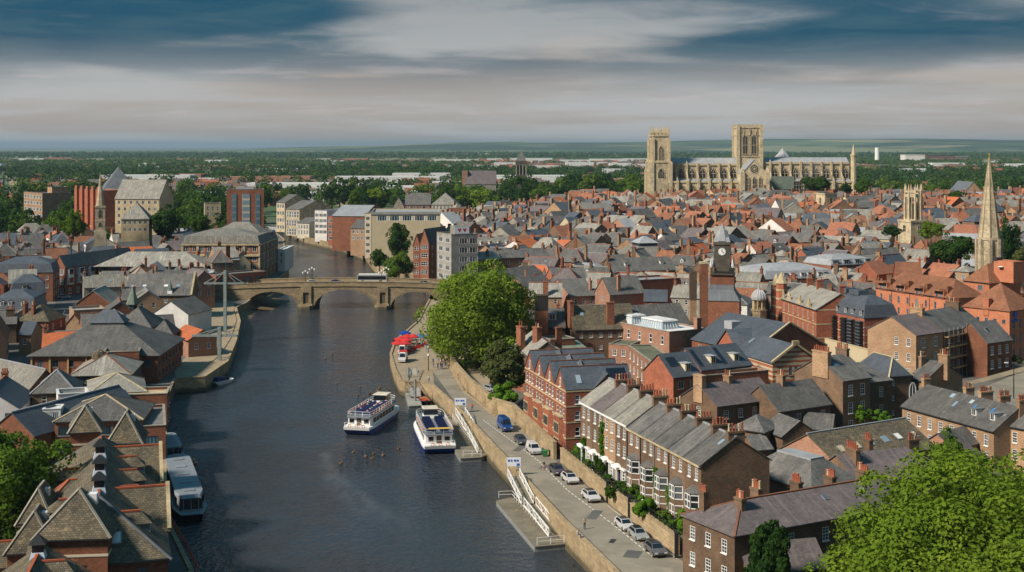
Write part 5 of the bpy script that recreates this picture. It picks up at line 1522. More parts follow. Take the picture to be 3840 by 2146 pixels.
mid('cream corner house with rounded slate hip and black shopfront','L',(1035,628),(1212,620),12,9,3.0,'hip','render_cream','slate',{'f': (2,2,('sash',1.5,2.0))})
mid('brick house with ribbed blue roof left of the gabled pair','L',(985,492),(1226,512),13.5,12,3.0,'gx','brick_red','slate_blue',{'f': (3,2)})
mid('red brick house with two pale window surrounds left of clock tower','L',(335,480),(560,462),13.5,10,3.6,'hipr','brick_rust','slate_purple',{'f': (2,2,('sash',1.5,2.0))},chim=[(.1,.5,1.4,4),(.45,.5,1.4,3)])
mid('house with two small red gablets right of the gabled tall house','L',(1560,440),(1790,432),13,11,4.0,'gx','brick_rust','slate_purple',{'f': (3,2)},dorm=[(.2,.05,2.0,2.0,'brick_red'),(.8,.05,2.0,2.0,'brick_red')])
mid('orange tiled house with grey gable end in the middle right','E',(30,1190),(200,1205),13,10,4.0,'gx','stone_grey','tile_orange')
mid('brick hall with slate roofs and arched gable near lantern tower','E',(490,1140),(690,1150),15,14,4.0,'gy','brick_rust','slate_pale',{'f': (3,1)},name='chapel',cat='hall')
mid('slate roofed house with central chimney before the tree by spire','E',(330,1365),(750,1350),14,11,4.0,'gx','brick_brown','slate',{'f': (4,2)},chim=[(.0,.5,1,3),(.55,.5,1.3,3),(.97,.5,1.5,4)])
mid('house with steep red tiled roof and lean chimney left of spire trees','E',(760,1280),(980,1290),14,9,5.0,'hipr','brick_brown','tile_red',chim=[(.1,.6,.8,3)])
mid('red tiled cottage roof tucked behind the orange hotel','O',(430,372),(600,350),15,9,4.0,'gx','brick_red','tile_red',{'f': (2,1)},chim=[(.98,.5,1,3)])
mid('long brown tiled roof behind the orange hotel wing','O',(640,370),(910,375),15.5,10,3.8,'gx','brick_red','tile_brown',chim=[(.98,.5,1.3,3)])
mid('red pantiled house behind hotel with two pot chimneys','O',(930,370),(1210,400),15,10,3.8,'gx','brick_red','tile_red',chim=[(.2,.6,1.3,3),(.9,.6,1.2,3)])
mid('tan brick hip house between the hotel wings','O',(1215,330),(1420,345),17,8,1.5,'hip','brick_tan','slate_pale',{'f': (2,2,('sash',1.2,2.0))})
# ------------------------------------------------------------------ left bank warehouse with stone-slate roofs
dm_ = Vector((-.29,.957,0));ac = Vector((.957,.29,0))
pr1 = Vector((-42.3,163.5,0));pr0 = pr1 - ac * 16.2
t = house('riverside_warehouse','long brick warehouse with mossy stone roof, black ridge vents and red ridge tiles','warehouse','H',None,None,9.6,W=50,rise=6.2,roof='hip',hip=7.0,rm='stone_slate',wall='brick_rust',world=((pr0.x,pr0.y),(pr1.x,pr1.y)),win={'r': (14,2),'l': (12,2),'f': (3,1)},wk=('case',1.2,1.5),fm='frame_dark',ridge='lead_dark',eo=.5,band=('cream_paint',(5.7,2.6),.25))
L_,W_,h_ = t['dims']
WH = t
def vent(parent,x,y,z,s=1.0):
 g = MB();g.taper(x,y,z - .5,z + .35,.9 * s,.9 * s,.7 * s,.7 * s,1);g.taper(x,y,z + .35,z + 1.3 * s,.62 * s,.62 * s,.62 * s,.62 * s);g.taper(x,y,z + 1.3 * s,z + 2.1 * s,.95 * s,.95 * s,.3 * s,.3 * s);g.taper(x,y,z + 2.1 * s,z + 2.3 * s,.3 * s,.3 * s,.1,.1)
 g.build('ridge_vent',['black_metal','plastic_pale'],parent)
zr = h_ + 6.3
g = MB();g.bar((L_ / 2,8,zr + .14),(L_ / 2,W_ - 8,zr + .14),.36,.2);g.build('red_ridge','ridge_red',t)
for y in (10.5,20.0,30.5):
 vent(t,L_ / 2,y,zr)
def hip_dormer(parent,x,y,z,w,depth,side):
 """dormer on the warehouse slope: side +1 faces the river, -1 faces the street"""
 g = MB()
 x1 = x - side * depth
 g.box(min(x,x1),max(x,x1),y - w / 2,y + w / 2,z - .8,z + 1.3)
 do = g.build('dormer','lead_dark',parent)
 g = MB();e = .25
 X0,X1 = x + side * e,x - side * (depth + 1.5)
 xr = x - side * w * .42
 v = [(X0,y - w / 2 - e,z + 1.25),(X0,y + w / 2 + e,z + 1.25),(X1,y + w / 2 + e,z + 1.25),(X1,y - w / 2 - e,z + 1.25),(xr,y,z + 2.5),(X1,y,z + 2.5)]
 f = [(0,1,4),(1,2,5,4),(3,0,4,5)]
 if side < 0:
  f = [tuple(reversed(q)) for q in f]
 g.shell(v,f,.1);g.build('dormer_roof','stone_slate',do)
 g = MB();g.bar((xr,y,z + 2.58),(X1,y,z + 2.58),.3,.2);g.build('ridge_tiles','ridge_red',do)
 put_window(do,(x + side * .03,y,z - .2),math.pi / 2 * side,w * .7,1.2,'case','frame_white','glass',1)
for y in (6.5,19.5,29.0,37.5):
 hip_dormer(t,L_ - 1.9,y,h_ + 1.7,2.6,2.4,1)
for y in (15.0,32.0):
 hip_dormer(t,1.9,y,h_ + 1.7,2.6,2.4,-1)
g = MB();k = 6.2 / (L_ / 2)
q = [(L_ - 4.5,3.2 - 1.6,0)]
sl_ = Vector((0,7.0,6.2)).normalized()
p = Vector((L_ * .62,1.6,h_ + 1.6));ax = Vector((1,0,0));
g.slab([p - ax * .75,p + ax * .75,p + ax * .75 + sl_ * 1.7,p - ax * .75 + sl_ * 1.7],.16);so = g.build('skylight','lead',t)
n_ = ax.cross(sl_);c = p + sl_ * .85
g = MB();g.poly([c + (w - c) * .82 + n_ * .17 for w in (p - ax * .75,p + ax * .75,p + ax * .75 + sl_ * 1.7,p - ax * .75 + sl_ * 1.7)]);g.build('pane','glass_sky',so)
def wing(label,cy,half,ze,rise,depth,side,rf_='gy'):
 o = WH.location
 base = Vector((o.x,o.y,0)) + ac * (L_ + .6 if side > 0 else -.6) + dm_ * cy
 a_,b_ = (base - dm_ * half,base + dm_ * half) if side > 0 else (base + dm_ * half,base - dm_ * half)
 w = house('warehouse_wing',label,'warehouse','H',None,None,ze,W=depth,rise=rise,roof=rf_,rm='stone_slate',wall='brick_rust',world=((a_.x,a_.y),(b_.x,b_.y)),ridge='ridge_red',win={'f': (2,2)},wk=('case',1.1,1.4),fm='frame_dark')
 if rf_ != 'gy':
  return
 g = MB();Lw = w['dims'][0];hw_ = w['dims'][2]
 for x0 in (-.2,Lw + .2):
  g.bar((x0,-.1,hw_ + .05),(Lw / 2,-.1,hw_ + rise + .45),.5,.5)
 g.build('gable_parapet','stone_cream',w)
wing('river wing of the mossy roofed warehouse nearer the camera',16.5,5.0,9.8,4.4,9.6,1)
wing('river wing of the mossy roofed warehouse by the barge stern stairs',42.0,5.0,9.8,4.4,9.6,1)
wing('street wing of the mossy roofed warehouse beside the leafy tree',26.0,4.6,9.4,4.2,10.5,-1,'hip')
def pavilion(label,zm,a,b,ze,W,rise,bands=True):
 w = house('warehouse_pavilion',label,'warehouse',zm,a,b,ze,W=W,rise=rise,roof='hip',rm='stone_slate',wall='brick_rust',eo=.45,band=('cream_paint',(ze - GZ - .55,ze - GZ - 2.6),.3),win={'f': (1,1)} if not bands else None,ridge='stone_grey')
 g = MB();Lw,Ww,hw_ = w['dims'];g.box(Lw * .60,Lw * .74,Ww * .5,Ww * .62,hw_ + 1,hw_ + rise * .86);g.build('vent_cowl','white_paint',w)
 return w
pavilion('large square pavilion with pyramid stone roof in front of the warehouse','H',(275,1165),(835,1148),13.2,9.0,4.4)
pavilion('small far pavilion with pyramid stone roof on the warehouse street side','H',(545,338),(770,326),13.6,6.0,3.4)
pavilion('far pavilion with pyramid stone roof next to the white balcony','H',(840,424),(1090,415),12.6,7.5,4.0)
pavilion('low square pavilion with stone roof at the left of the big pavilion','H',(55,1275),(420,1256),9.0,9.0,4.0)
pavilion('slim pavilion with stone roof above the leafy tree','H',(145,1040),(400,1030),10.6,8.0,3.6)
w = house('warehouse_wing','near warehouse wing with stone roof and black vent at the bottom edge','warehouse','H',None,None,8.2,W=24,rise=4.2,roof='gy',rm='stone_slate',wall='brick_rust',world=((-57.5,134.0),(-45.0,136.5)),ridge='ridge_red')
Lw,Ww,hw_ = w['dims'];vent(w,Lw / 2,Ww - 3.5,hw_ + 4.2,1.0)
hip_dormer(w,Lw - 2.0,Ww - 5.5,hw_ + 1.4,2.6,2.2,1)
house('brick_lodge','low brick lodge with red ridge tiles at the bottom left corner','lodge','H',(-60,1400),(290,1375),6.0,W=6,rise=2.2,roof='gx',rm='stone_slate',wall='brick_rust',ridge='ridge_red')
# red railings and walkway at the river edge below the warehouse
rp = [P('H',1290,1010,GZ),P('H',1440,1250,GZ),P('H',1530,1440,GZ)]
t = thing('riverside_railing','red painted river railing below the warehouse at bottom','railing',(*rp[0][:2],GZ))
g = MB()
for a,b in zip(rp[:-1],rp[1:]):
 a,b = a - rp[0],b - rp[0]
 for zz in (.5,1.05):
  g.bar((a.x,a.y,zz),(b.x,b.y,zz),.08,.1)
 n = int((b - a).length / 1.5)
 for i in range(n + 1):
  p = a.lerp(b,i / n);g.box(p.x - .06,p.x + .06,p.y - .06,p.y + .06,0,1.1)
g.build('rail','ridge_red',t)
# ------------------------------------------------------------------ other left bank buildings
house('brick_barn','brick barn with long slate roof and plain gable at the left edge','barn','H',(-75,345),(262,380),9.0,W=29,rise=3.6,roof='gy',rm='slate_blue',wall='brick_rust',ridge='lead',win={'f': (3,2)},wk=('case',1.0,1.3),fm='frame_blue')
t = house('balcony_block','brick riverside block with grey hipped roof and white top floor balcony','apartment block','H',(425,272),(1100,255),10.6,W=15,rise=3.2,roof='hip',hip=8,rm='slate',wall='brick_rust',win={'f': (6,2)},wk=('wide',2.2,1.6),fm='frame_blue',gm='glass_teal',ridge='stone_cream')
house('brick_wing','plain brick river wing with blue framed corner windows behind the barge','apartment block','H',(1062,330),(1285,318),9.4,W=20,roof='flat',rm='felt',wall='brick_rust',para=.4,win={'f': (1,4,('wide',2.6,1.6),(.3,.7)),'r': (6,3)},wk=('wide',1.8,1.5),fm='frame_blue',gm='glass_teal',fh=2.2,top=1.4)
house('link_block','low flat roofed brick link with glass balustrade before the barn','building','H',(240,385),(560,385),7.0,W=10,roof='flat',rm='felt',wall='brick_rust',para=.5,win={'f': (3,1)},wk=('case',1.1,1.6),fm='frame_blue')
t = house('stair_pavilion','small white flat roofed rooftop pavilion with glazed front','pavilion','H',(330,185),(470,180),12.0,W=4,roof='flat',rm='roof_white',wall='render_white',para=.15,win={'f': (2,1,('wide',1.5,2.6))},top=.3,gm='glass_sky')
house('hipped_flats','brick flats with stone grey hipped roof and pink terrace above the river','apartment block','G',(870,1385),(1430,1355),10.2,W=16,rise=2.6,roof='hip',hip=9,rm='slate_pale',wall='brick_rust',ridge='stone_cream',win={'f': (5,2)},wk=('wide',2.0,1.5),fm='frame_blue')
house('roof_terrace','flat pinkish roof terrace with white rails on a brick base','terrace','G',(1180,1420),(1640,1405),10.0,W=8,roof='flat',rm='stone_cream',wall='brick_rust',para=.5,win={'r': (2,3)},wk=('case',1.0,1.4))
house('roof_terrace','second pinkish roof terrace with white rails farther along the river','terrace','G',(1010,995),(1365,985),11.0,W=7,roof='flat',rm='stone_cream',wall='brick_rust',para=.5)
house('white_pergola_block','white edged flat rooftop frame beside the hipped flats','pavilion','G',(570,1420),(870,1400),10.8,W=6,roof='flat',rm='felt',wall='render_white',para=.6)
house('gabled_flats','long gabled brick building with two tone slate roof along the street','building','G',(292,1335),(600,1290),9.0,W=27,rise=3.6,roof='gy',rm='slate_pale',wall='brick_rust',win={'l': (7,2)},ridge='lead')
t = house('hip_cottage','slate hipped block with round topped dormer before the big hipped roof','building','G',(685,1205),(1282,1192),9.4,W=18,rise=3.3,roof='hip',hip=8,rm='slate_pale',wall='frame_dark',ridge='tile_brown',win={'f': (7,1)},wk=('wide',1.5,1.2),fm='frame_grey',gm='glass_teal',top=.5)
g = MB();g.lathe(4.6,9.6,[(8.2,1.6),(9.2,1.6),(9.8,1.2),(10.3,.3)],8);g.build('dormer','stone_slate',t)
t = house('great_hipped_hall','very large slate hipped roof with raised ridge lantern beside the river','hall','G',(300,1012),(1548,1005),10.0,W=27,rise=6.2,roof='frustum',hip=11.5,rm='slate',wall='brick_rust',win={'r': (7,2),'f': (8,1)},wk=('case',1.3,1.6),fm='frame_blue',eo=.8)
L_,W_,h_ = t['dims']
g = MB();g.box(11.4,L_ - 11.4,11.4,W_ - 11.4,h_ + 6.3,h_ + 6.9,1)
v,f = roof_shape('hip',L_ - 22.2,W_ - 22.2,h_ + 7.0,2.4,.5);g.shell([(x + 11.1,y + 11.1,z) for x,y,z in v],f,.15);g.build('ridge_lantern',['slate_blue','cream_paint'],t)
g = MB()
for k in range(7):
 g.box(k * L_ / 7 + .1,k * L_ / 7 + .5,-.3,-.05,0,h_ - .1)
g.build('timber_post','timber',t)
t = house('pyramid_hall','slate pyramid roof with thin green spirelet behind the great hipped hall','building','G',(1110,720),(1480,722),10.5,W=13,rise=4.6,roof='hip',rm='slate',wall='brick_rust')
L_,W_,h_ = t['dims']
g = MB();g.cone(L_ * .32,W_ / 2,h_ + 4,h_ + 5.4,1.3,1.3,6,1);g.cone(L_ * .32,W_ / 2,h_ + 5.4,h_ + 10.5,1.9,.1,6,0);g.build('spirelet',['copper_green','frame_dark'],t)
house('pyramid_hall','smaller slate pyramid roof by the white gabled house','building','G',(1480,790),(1690,790),9.5,W=8,rise=3.2,roof='hip',rm='slate',wall='brick_rust')
house('orange_roof_house','small brick house with bright orange tile roof on the wharf edge','house','G',(1690,800),(1850,855),8.0,W=8,rise=2.4,roof='gx',rm='tile_orange',wall='brick_salmon',win={'r': (2,2)})
house('brick_gable_house','red brick gabled house facing the camera with pale slate roof','house','G',(750,492),(1078,490),10.2,W=15,rise=3.9,roof='gy',rm='slate_pale',wall='brick_rust',ridge='lead')
house('lane_house','low brick gable by the street below the brick gabled house','house','G',(650,690),(800,690),8.4,W=9,rise=2.6,roof='gy',rm='tile_orange',wall='brick_tan')
house('white_gable_house','house with plain white rendered gable wall facing the camera','house','G',(1500,590),(1848,604),9.6,W=14,rise=3.8,roof='gy',rm='slate',wall='render_white')
t = house('long_slate_warehouse','brown warehouse with long slate roof, four skylights and stone gable parapet','warehouse','G',(1228,412),(1870,408),11.2,W=14,rise=6.2,roof='gx',rm='slate',wall='brick_brown',win={'f': (4,2)},sky=[(.10,.32,1.3,1.2),(.27,.34,1.3,1.2),(.60,.36,1.4,1.0,'lamp_glass'),(.79,.35,1.3,1.2,'glass_sky')])
L_,W_,h_ = t['dims']
g = MB();g.bar((L_ + .3,-.4,h_ - .2),(L_ + .3,W_ / 2,h_ + 6.7),.6,.7);g.bar((L_ + .3,W_ + .4,h_ - .2),(L_ + .3,W_ / 2,h_ + 6.7),.6,.7);g.build('gable_parapet','stone_cream',t)
g = MB();g.taper(L_ * .68,1.0,h_ - .5,h_ + 1.4,.9,.9,.7,.7,1);g.cone(L_ * .68,1.0,h_ + 1.4,h_ + 5,.9,.05,6);g.build('spirelet',['copper_green','white_paint'],t)
house('low_warehouse','plain red brick warehouse with slate roof left of the long slate warehouse','warehouse','G',(960,340),(1228,338),10.0,W=13,rise=5.2,roof='gx',rm='slate',wall='brick_rust')
t = house('orange_office','orange brick office with glazed top floor under pale spreading roof','office','G',(970,112),(1992,112),14.0,W=18,rise=4.2,roof='hip',rm='slate_pale',wall='brick_orange',win={'f': (10,3,('wide',2.9,1.7))},fm='frame_grey',gm='glass_teal',eo=1.6,top=.5,fh=3.6)
house('glass_corner_block','glass fronted corner block between orange office and mast','office','G',(2000,210),(2120,225),12.0,W=22,roof='flat',rm='felt',wall='brick_red',win={'f': (1,4,('wide',3.6,2.2)),'r': (4,4,('wide',3.6,2.2))},gm='glass_teal',fm='frame_dark',para=.3,fh=3.2)
MS = dict(roof='mansard',rm='slate_blue',wall='brick_rust')
house('mansard_block','brick block with blue mansard and round white roof windows at left','building','G',(-110,552),(355,545),10.0,W=15,rise=5.0,dorm=[(.28,.25,1.2,1.4),(.45,.25,1.2,1.4),(.72,.25,1.2,1.4)],win={'r': (3,2),'f': (5,2)},**MS)
house('mansard_block','brick block with steep blue roof and small square window behind the round windows','building','G',(100,405),(455,392),10.8,W=14,rise=5.6,dorm=[(.40,.3,1.5,1.6,'render_cream',False)],win={'r': (3,2)},**MS)
house('mansard_block','long brick block with blue mansard and two white rooflights','building','G',(-60,200),(520,190),14.0,W=17,rise=5.0,win={'r': (3,3),'f': (6,2)},sky=[(.36,.5,1.0,1.6,'lamp_glass'),(.62,.5,1.0,1.6,'lamp_glass')],**MS)
t = house('bay_front_block','tall dark brick corner block with white oriel bays above the street','shop building','G',(525,128),(640,132),14.5,W=44,rise=4.0,roof='gy',rm='slate',wall='brick_rust',win={'f': (2,3),'r': (9,3)},wk=('sash',1.6,2.2),fh=3.6)
L_,W_,h_ = t['dims']
for y in (2.5,9,15.5,22):
 g = MB();g.box(L_,L_ + 1.0,y - 1.5,y + 1.5,4.2,h_ - 1.0,0)
 for zz in (4.8,8.0):
  g.box(L_ + .98,L_ + 1.04,y - 1.2,y + 1.2,zz,zz + 2.0,1)
 g.build('oriel',['white_paint','glass'],t)
t = house('timbered_house','black and white timbered street front at the left edge','house','G',(-160,868),(62,858),10.0,W=24,rise=4.4,roof='gy',rm='tile_brown',wall='timber_dark',win={'r': (8,3)},wk=('sash',1.2,1.5))
house('stone_cottage','brown stone house with small dark slate roof above the lane','house','G',(185,802),(305,800),9.0,W=13,rise=2.6,roof='gx',rm='slate_blue',wall='brick_tan',win={'f': (1,2)})
house('hipped_lane_house','brick house with tan hipped roof and two chimneys at the lane corner','house','G',(165,660),(475,665),9.6,W=11,rise=4.0,roof='hip',rm='stone_slate',wall='brick_rust',chim=[(.1,.3,.5,4),(.42,.2,.5,3)],win={'r': (2,2)})
house('lane_row','dark slate row with a line of red chimney pots at left edge','house','G',(-80,700),(160,690),9.0,W=9,rise=3.0,roof='gx',rm='slate',wall='brick_brown',chim=[(.75,.3,1.0,5,'x')])
# upstream of the bridge
t = house('bridge_corner_building','big brick corner building with stone piers and slate mansard beyond the bridge','shop building','A',(1790,1085),(2546,1085),19.0,W=42,rise=5.0,roof='mansard',rm='slate_pale',wall='brick_rust',lod=1,win={'f': (10,4),'r': (9,4)},wk=('case',1.7,2.4),fh=4.0,band=('stone_cream',(14.9,10.9,6.9),.4))
L_,W_,h_ = t['dims']
g = MB()
for k in range(6):
 g.box(L_ * k / 5 - .5,L_ * k / 5 + .5,-.35,-.01,0,h_)
for k in range(6):
 g.box(L_ + .01,L_ + .35,W_ * k / 5 - .5,W_ * k / 5 + .5,0,h_)
g.box(-.3,L_ + .3,-.8,-.01,10.3,10.9);g.box(-.5,L_ + .6,-.6,-.01,h_ - .7,h_ - .1);g.box(L_ + .01,L_ + .7,-.6,W_,h_ - .7,h_ - .1)
g.build('stone_pier','stone_cream',t)
house('bridge_corner_wing','long green grey slate roof behind the bridge corner building','building','A',(2060,985),(2560,990),22,W=16,rise=4.6,roof='hip',rm='slate_pale',wall='brick_rust',lod=1)
house('white_riverside_bar','white flat fronted riverside bar just upstream of the bridge','building','B',(372,1150),(440,1150),13,W=24,roof='flat',rm='roof_white',wall='render_white',para=.3,lod=1,win={'f': (1,2),'r': (5,2)})
def block(label,zm,x0,x1,ytop,Y,W,wall,rm='felt',roof='flat',rise=3.0,rz=0.0,name='building',cat='building',win=None,wk=('wide',2.0,1.6),fh=3.3,anchor='l',**kw):
 """a far building measured by its top edge at a known distance; rz turns it about its near corner"""
 if Y < 0:
  Y = P(zm,x0,ytop,-Y).y
 pa,pb = PY(zm,x0,ytop,Y),PY(zm,x1,ytop,Y)
 wdt = (pb.x - pa.x) / max(.35,math.cos(rz))
 if anchor == 'l':
  q0 = pa;q1 = pa + Vector((math.cos(rz),math.sin(rz),0)) * wdt
 else:
  q1 = pb;q0 = pb - Vector((math.cos(rz),math.sin(rz),0)) * wdt
 return house(name,label,cat,zm,None,None,pa.z,W,rise,roof,wall,rm,world=((q0.x,q0.y),(q1.x,q1.y)),lod=1,win=win,wk=wk,fh=fh,**kw)
block('tan concrete office slab with banded windows on the far left','A',415,640,600,800,34,'brick_tan',rz=R(38),name='office_slab',cat='office',win={'l': (6,6,('wide',4.6,1.9))},fm='frame_white',fh=3.7)
block('small brown plant room on top of the tan office slab','A',510,640,540,806,8,'brick_tan',rz=R(38),name='plant_room',cat='plant room')
t = block('red brick office with ribbed facade and cream band left of church spire','A',1000,1200,575,690,40,'brick_red',rz=R(38),name='ribbed_office',cat='office',win={'l': (5,6,('case',2.2,2.4))},band=('stone_cream',(14.0,),.7))
L_,W_,h_ = t['dims']
g = MB()
for k in range(5):
 g.box(-1.2,-.02,W_ * (k + .3) / 5 - 1.4,W_ * (k + .3) / 5 + 1.4,0,h_ + 2.5)
g.build('facade_rib','brick_red',t)
block('grey slate hipped roof rising behind the ribbed red office','A',1010,1310,560,720,26,'brick_red','lead_dark','hip',12,R(20),name='hipped_office',cat='office')
block('cream stone office wing with slate roof beside the ribbed red office','A',1130,1580,640,660,18,'stone_cream','slate_pale','gx',9.0,R(-8),name='cream_office',cat='office',win={'f': (7,4)},wk=('case',1.6,1.8))
block('low cream stone pavilion with grey pyramid roof before the cream office','A',1190,1450,838,610,16,'stone_cream','slate_pale','hip',7.0,R(10),name='cream_pavilion',cat='office',win={'f': (5,2)},wk=('case',1.4,1.6))
t = block('brown brick tower block with pale vertical window strips','A',2225,2575,572,700,16,'brick_rust',rz=R(12),name='tower_block',cat='tower block',para=1.0,win={'l': (2,9,('wide',4.5,1.7))},fh=3.4)
L_,W_,h_ = t['dims']
for i,(u,w_) in enumerate(((.20,1.2),(.52,2.0),(.84,1.2))):
 g = MB();g.box(L_ * u - w_,L_ * u + w_,-.22,-.02,1,h_ - 1.5,0)
 for k in range(9):
  g.box(L_ * u - w_ + .2,L_ * u + w_ - .2,-.26,-.2,2 + k * 3.4,4.2 + k * 3.4,1)
 g.build('window_strip',['render_pale' if i == 1 else 'frame_grey','glass_sky' if i == 1 else 'glass_teal'],t)
g = MB()
for x,y,z in ((2,3,4),(3.5,8,5.5),(L_ - 4,4,5),(L_ - 2,9,4),(L_ * .5,5,3.2)):
 g.tube((x,y,h_),(x,y,h_ + z),.16);g.box(x - .4,x + .4,y - .2,y + .2,h_ + z * .6,h_ + z)
g.taper(L_ * .5,W_ * .5,h_,h_ + 2.4,5,4,4,3);g.build('rooftop_antenna','grey_metal',t)
block('small pale stone city gate tower left of the brown tower block','A',2010,2160,700,760,12,'stone_cream',rz=R(15),name='gate_tower',cat='tower',win={'f': (3,2)},wk=('arch',1.2,2.4))
# right bank upstream of the bridge
t = block('large blank cream cinema building with strip windows above the river','B',1290,1965,790,658,40,'render_cream','lead',name='cream_cinema',cat='cinema',rz=R(4),win={'f': (5,1,('wide',5.2,2.6),(.05,.98)),'l': (3,6)},gm='glass_teal',para=.6)
L_,W_,h_ = t['dims']
g = MB();g.box(-.3,L_ + .3,-.4,-.02,h_ - .4,h_ + .3);g.build('roof_edge','lead',t)
block('narrow grey roofed riverside block with white balconies by the cream cinema','B',1225,1285,800,672,30,'render_pale','lead',name='stair_block',cat='building',rz=R(-4),win={'l': (4,6),'f': (1,6,('wide',2.4,1.8))})
block('red brick riverside office with tall white window bays','B',865,1005,825,760,26,'brick_red','lead',name='riverside_office',rz=R(-24),win={'f': (6,4)},wk=('case',1.4,2.0),cat='office')
block('white and glass riverside block next to the red window bays','B',735,860,770,790,26,'render_white','lead',rz=R(-24),name='riverside_office',cat='office',win={'f': (3,4,('wide',3.6,2.0))})
block('grey curved metal roofed hall beside the cream cinema','B',905,1225,812,720,40,'brick_rust','lead','gx',5.0,name='metal_roof_hall',cat='hall',rz=R(-10))
block('small brick riverside house below the metal roofed hall','B',1085,1230,930,690,14,'brick_tan','slate','gx',4.0,name='riverside_house',cat='house',rz=R(-24),win={'f': (3,2)},wk=('case',1.5,1.8))
block('ornate cream stone riverside hall with tall columned windows','B',450,600,745,845,30,'stone_minster','slate','gx',5.0,name='stone_guildhall',cat='hall',rz=R(-34),win={'f': (5,3)},wk=('arch',2.0,4.0),fh=5.5)
block('tall cream stone gable house at the upstream end of the river','B',358,450,680,880,24,'stone_minster','slate','gx',5.0,name='stone_town_hall',cat='hall',rz=R(-34),win={'f': (3,4)},wk=('case',1.8,2.6),fh=4.6)
block('white stone boathouse block by the guildhall water gate','B',560,690,880,820,20,'render_pale','slate','gx',3.0,name='stone_boathouse',cat='building',rz=R(-30),win={'f': (4,2)},wk=('arch',1.4,2.4))
t = block('red brick riverside house with tall dutch gable at the bridge end','B',1765,1852,1075,545,20,'brick_rust','slate','gy',5.5,rz=R(-22),name='dutch_gable_house',cat='house',win={'f': (3,5),'r': (3,4)},wk=('sash1',1.1,1.7),fh=3.4,anchor='r')
block('narrow red brick front with white windows left of the dutch gable','B',1700,1764,1090,552,14,'brick_rust','tile_red','gy',4.0,R(-10),name='narrow_house',cat='house',win={'f': (2,5)},wk=('sash1',.9,1.5))
t = block('white concrete office with ribbon windows at the bridge end','B',2075,2330,1010,520,16,'concrete','concrete',name='white_office',cat='office',win={'f': (2,5,('wide',4.6,2.2),(.3,1)),'l': (2,5,('wide',5.5,1.8))},fh=3.6,rz=R(24))
L_,W_,h_ = t['dims']
g = MB();g.box(3,9,4,9,h_,h_ + 3.6);g.build('plant_room','stone_grey',t)
g = MB();g.box(2.9,9.1,3.9,3.98,h_ + .6,h_ + 3.4,0)
g.poly([(4.2,3.88,h_ + 2.3),(5.0,3.88,h_ + 1.0),(5.8,3.88,h_ + 2.3),(5.4,3.88,h_ + 2.7),(5.0,3.88,h_ + 2.3),(4.6,3.88,h_ + 2.7)],1);g.poly([(6.4,3.88,h_ + 2.3),(7.2,3.88,h_ + 1.0),(8.0,3.88,h_ + 2.3),(7.6,3.88,h_ + 2.7),(7.2,3.88,h_ + 2.3),(6.8,3.88,h_ + 2.7)],1)
g.build('painted_mural',['sign_white','red_paint'],t)
# ------------------------------------------------------------------ suspended-mast structures on the left wharf
def mast(label,base,top_y,arm_l,arm_r,zm):
 p = P(*base,GZ);Y = p.y
 t = thing('cable_mast',label,'mast',(p.x,Y,GZ))
 zt_ = PY(zm,0,top_y,Y).z - GZ
 za = PY(zm,0,arm_l[1],Y).z - GZ
 xl = PY(zm,arm_l[0],0,Y).x - p.x;xr_ = PY(zm,arm_r[0],0,Y).x - p.x
 g = MB();g.bar((0,0,0),(0,0,zt_),.9,.9);g.build('post','green_grey_metal',t)
 g = MB();g.bar((xl,0,za),(xr_,0,za),.5,.5);g.bar((xl,1.6,za),(xr_,1.6,za),.3,.3);g.bar((xl,0,za),(xl,1.6,za),.3,.3);g.bar((xr_,0,za),(xr_,1.6,za),.3,.3);g.build('cross_arm','green_grey_metal',t)
 for x in (xl,xl * .6,xr_ * .6,xr_):
  g = MB();g.tube((0,0,zt_ - .3),(x,0,za),.12);g.build('stay','grey_metal',t)
 return t
mast('tall grey steel mast with cross arm and stays on the left wharf',('I',455,690),150,(270,265),(620,265),'I')
mast('shorter green grey steel mast with sagging arms nearer on the wharf',('I',405,940),650,(165,725),(560,720),'I')
# ------------------------------------------------------------------ the great cathedral
MY = 1015.0
mx = lambda x: .071 * (x - 1200)
mz = lambda y: 86.1 - .071 * y - GZ
mc = Vector((97.6 + .071 * 1200,MY,GZ))
t = thing('cathedral','vast pale gothic cathedral with square central tower and pinnacled west towers','cathedral',mc)
CATH = t
FOOT.append((mc.x,MY + 15,1,0,86,34))
STM = 'stone_minster'
def pointed(mb,x,y,z0,z1,w,m=0,n=5):
 """pointed-arch outline in a plane facing -y"""
 zs = z1 - w * .9
 r = [(x + w / 2 * math.cos(a * math.pi / 2 / n * 1.0) if 0 else x + w / 2 - w / 2 * (1 - math.cos(math.asin(min(1,k / n)))) ,zs + (z1 - zs) * k / n) for k,a in ((k,k) for k in range(n + 1))]
 l = [(2 * x - q[0],q[1]) for q in reversed(r[:-1])]
 r[-1] = (x,z1)
 mb.poly([(px,y,pz) for px,pz in [(x - w / 2,z0),(x + w / 2,z0)] + r + l],m)
def gothic(parent,x,y,z0,z1,w,lights=2):
 g = MB();pointed(g,x,y - .30,z0,z1,w,1)
 for k in range(lights + 1):
  xx = x - w / 2 + w * k / lights
  g.box(xx - .12,xx + .12,y - .55,y - .25,z0,z1 - (w * .75 if k in (0,lights) else w * .35))
 g.box(x - w / 2,x + w / 2,y - .5,y - .28,z0 + (z1 - z0) * .42,z0 + (z1 - z0) * .42 + .3)
 for s in (-1,1):
  g.bar((x + s * w * .52,y - .4,z1 - w * .8),(x,y - .4,z1 + .15),.5,.5)
 g.box(x - w * .55,x + w * .55,y - .6,y - .02,z0 - .5,z0)
 g.build('window',[STM,'glass_boat'],parent)
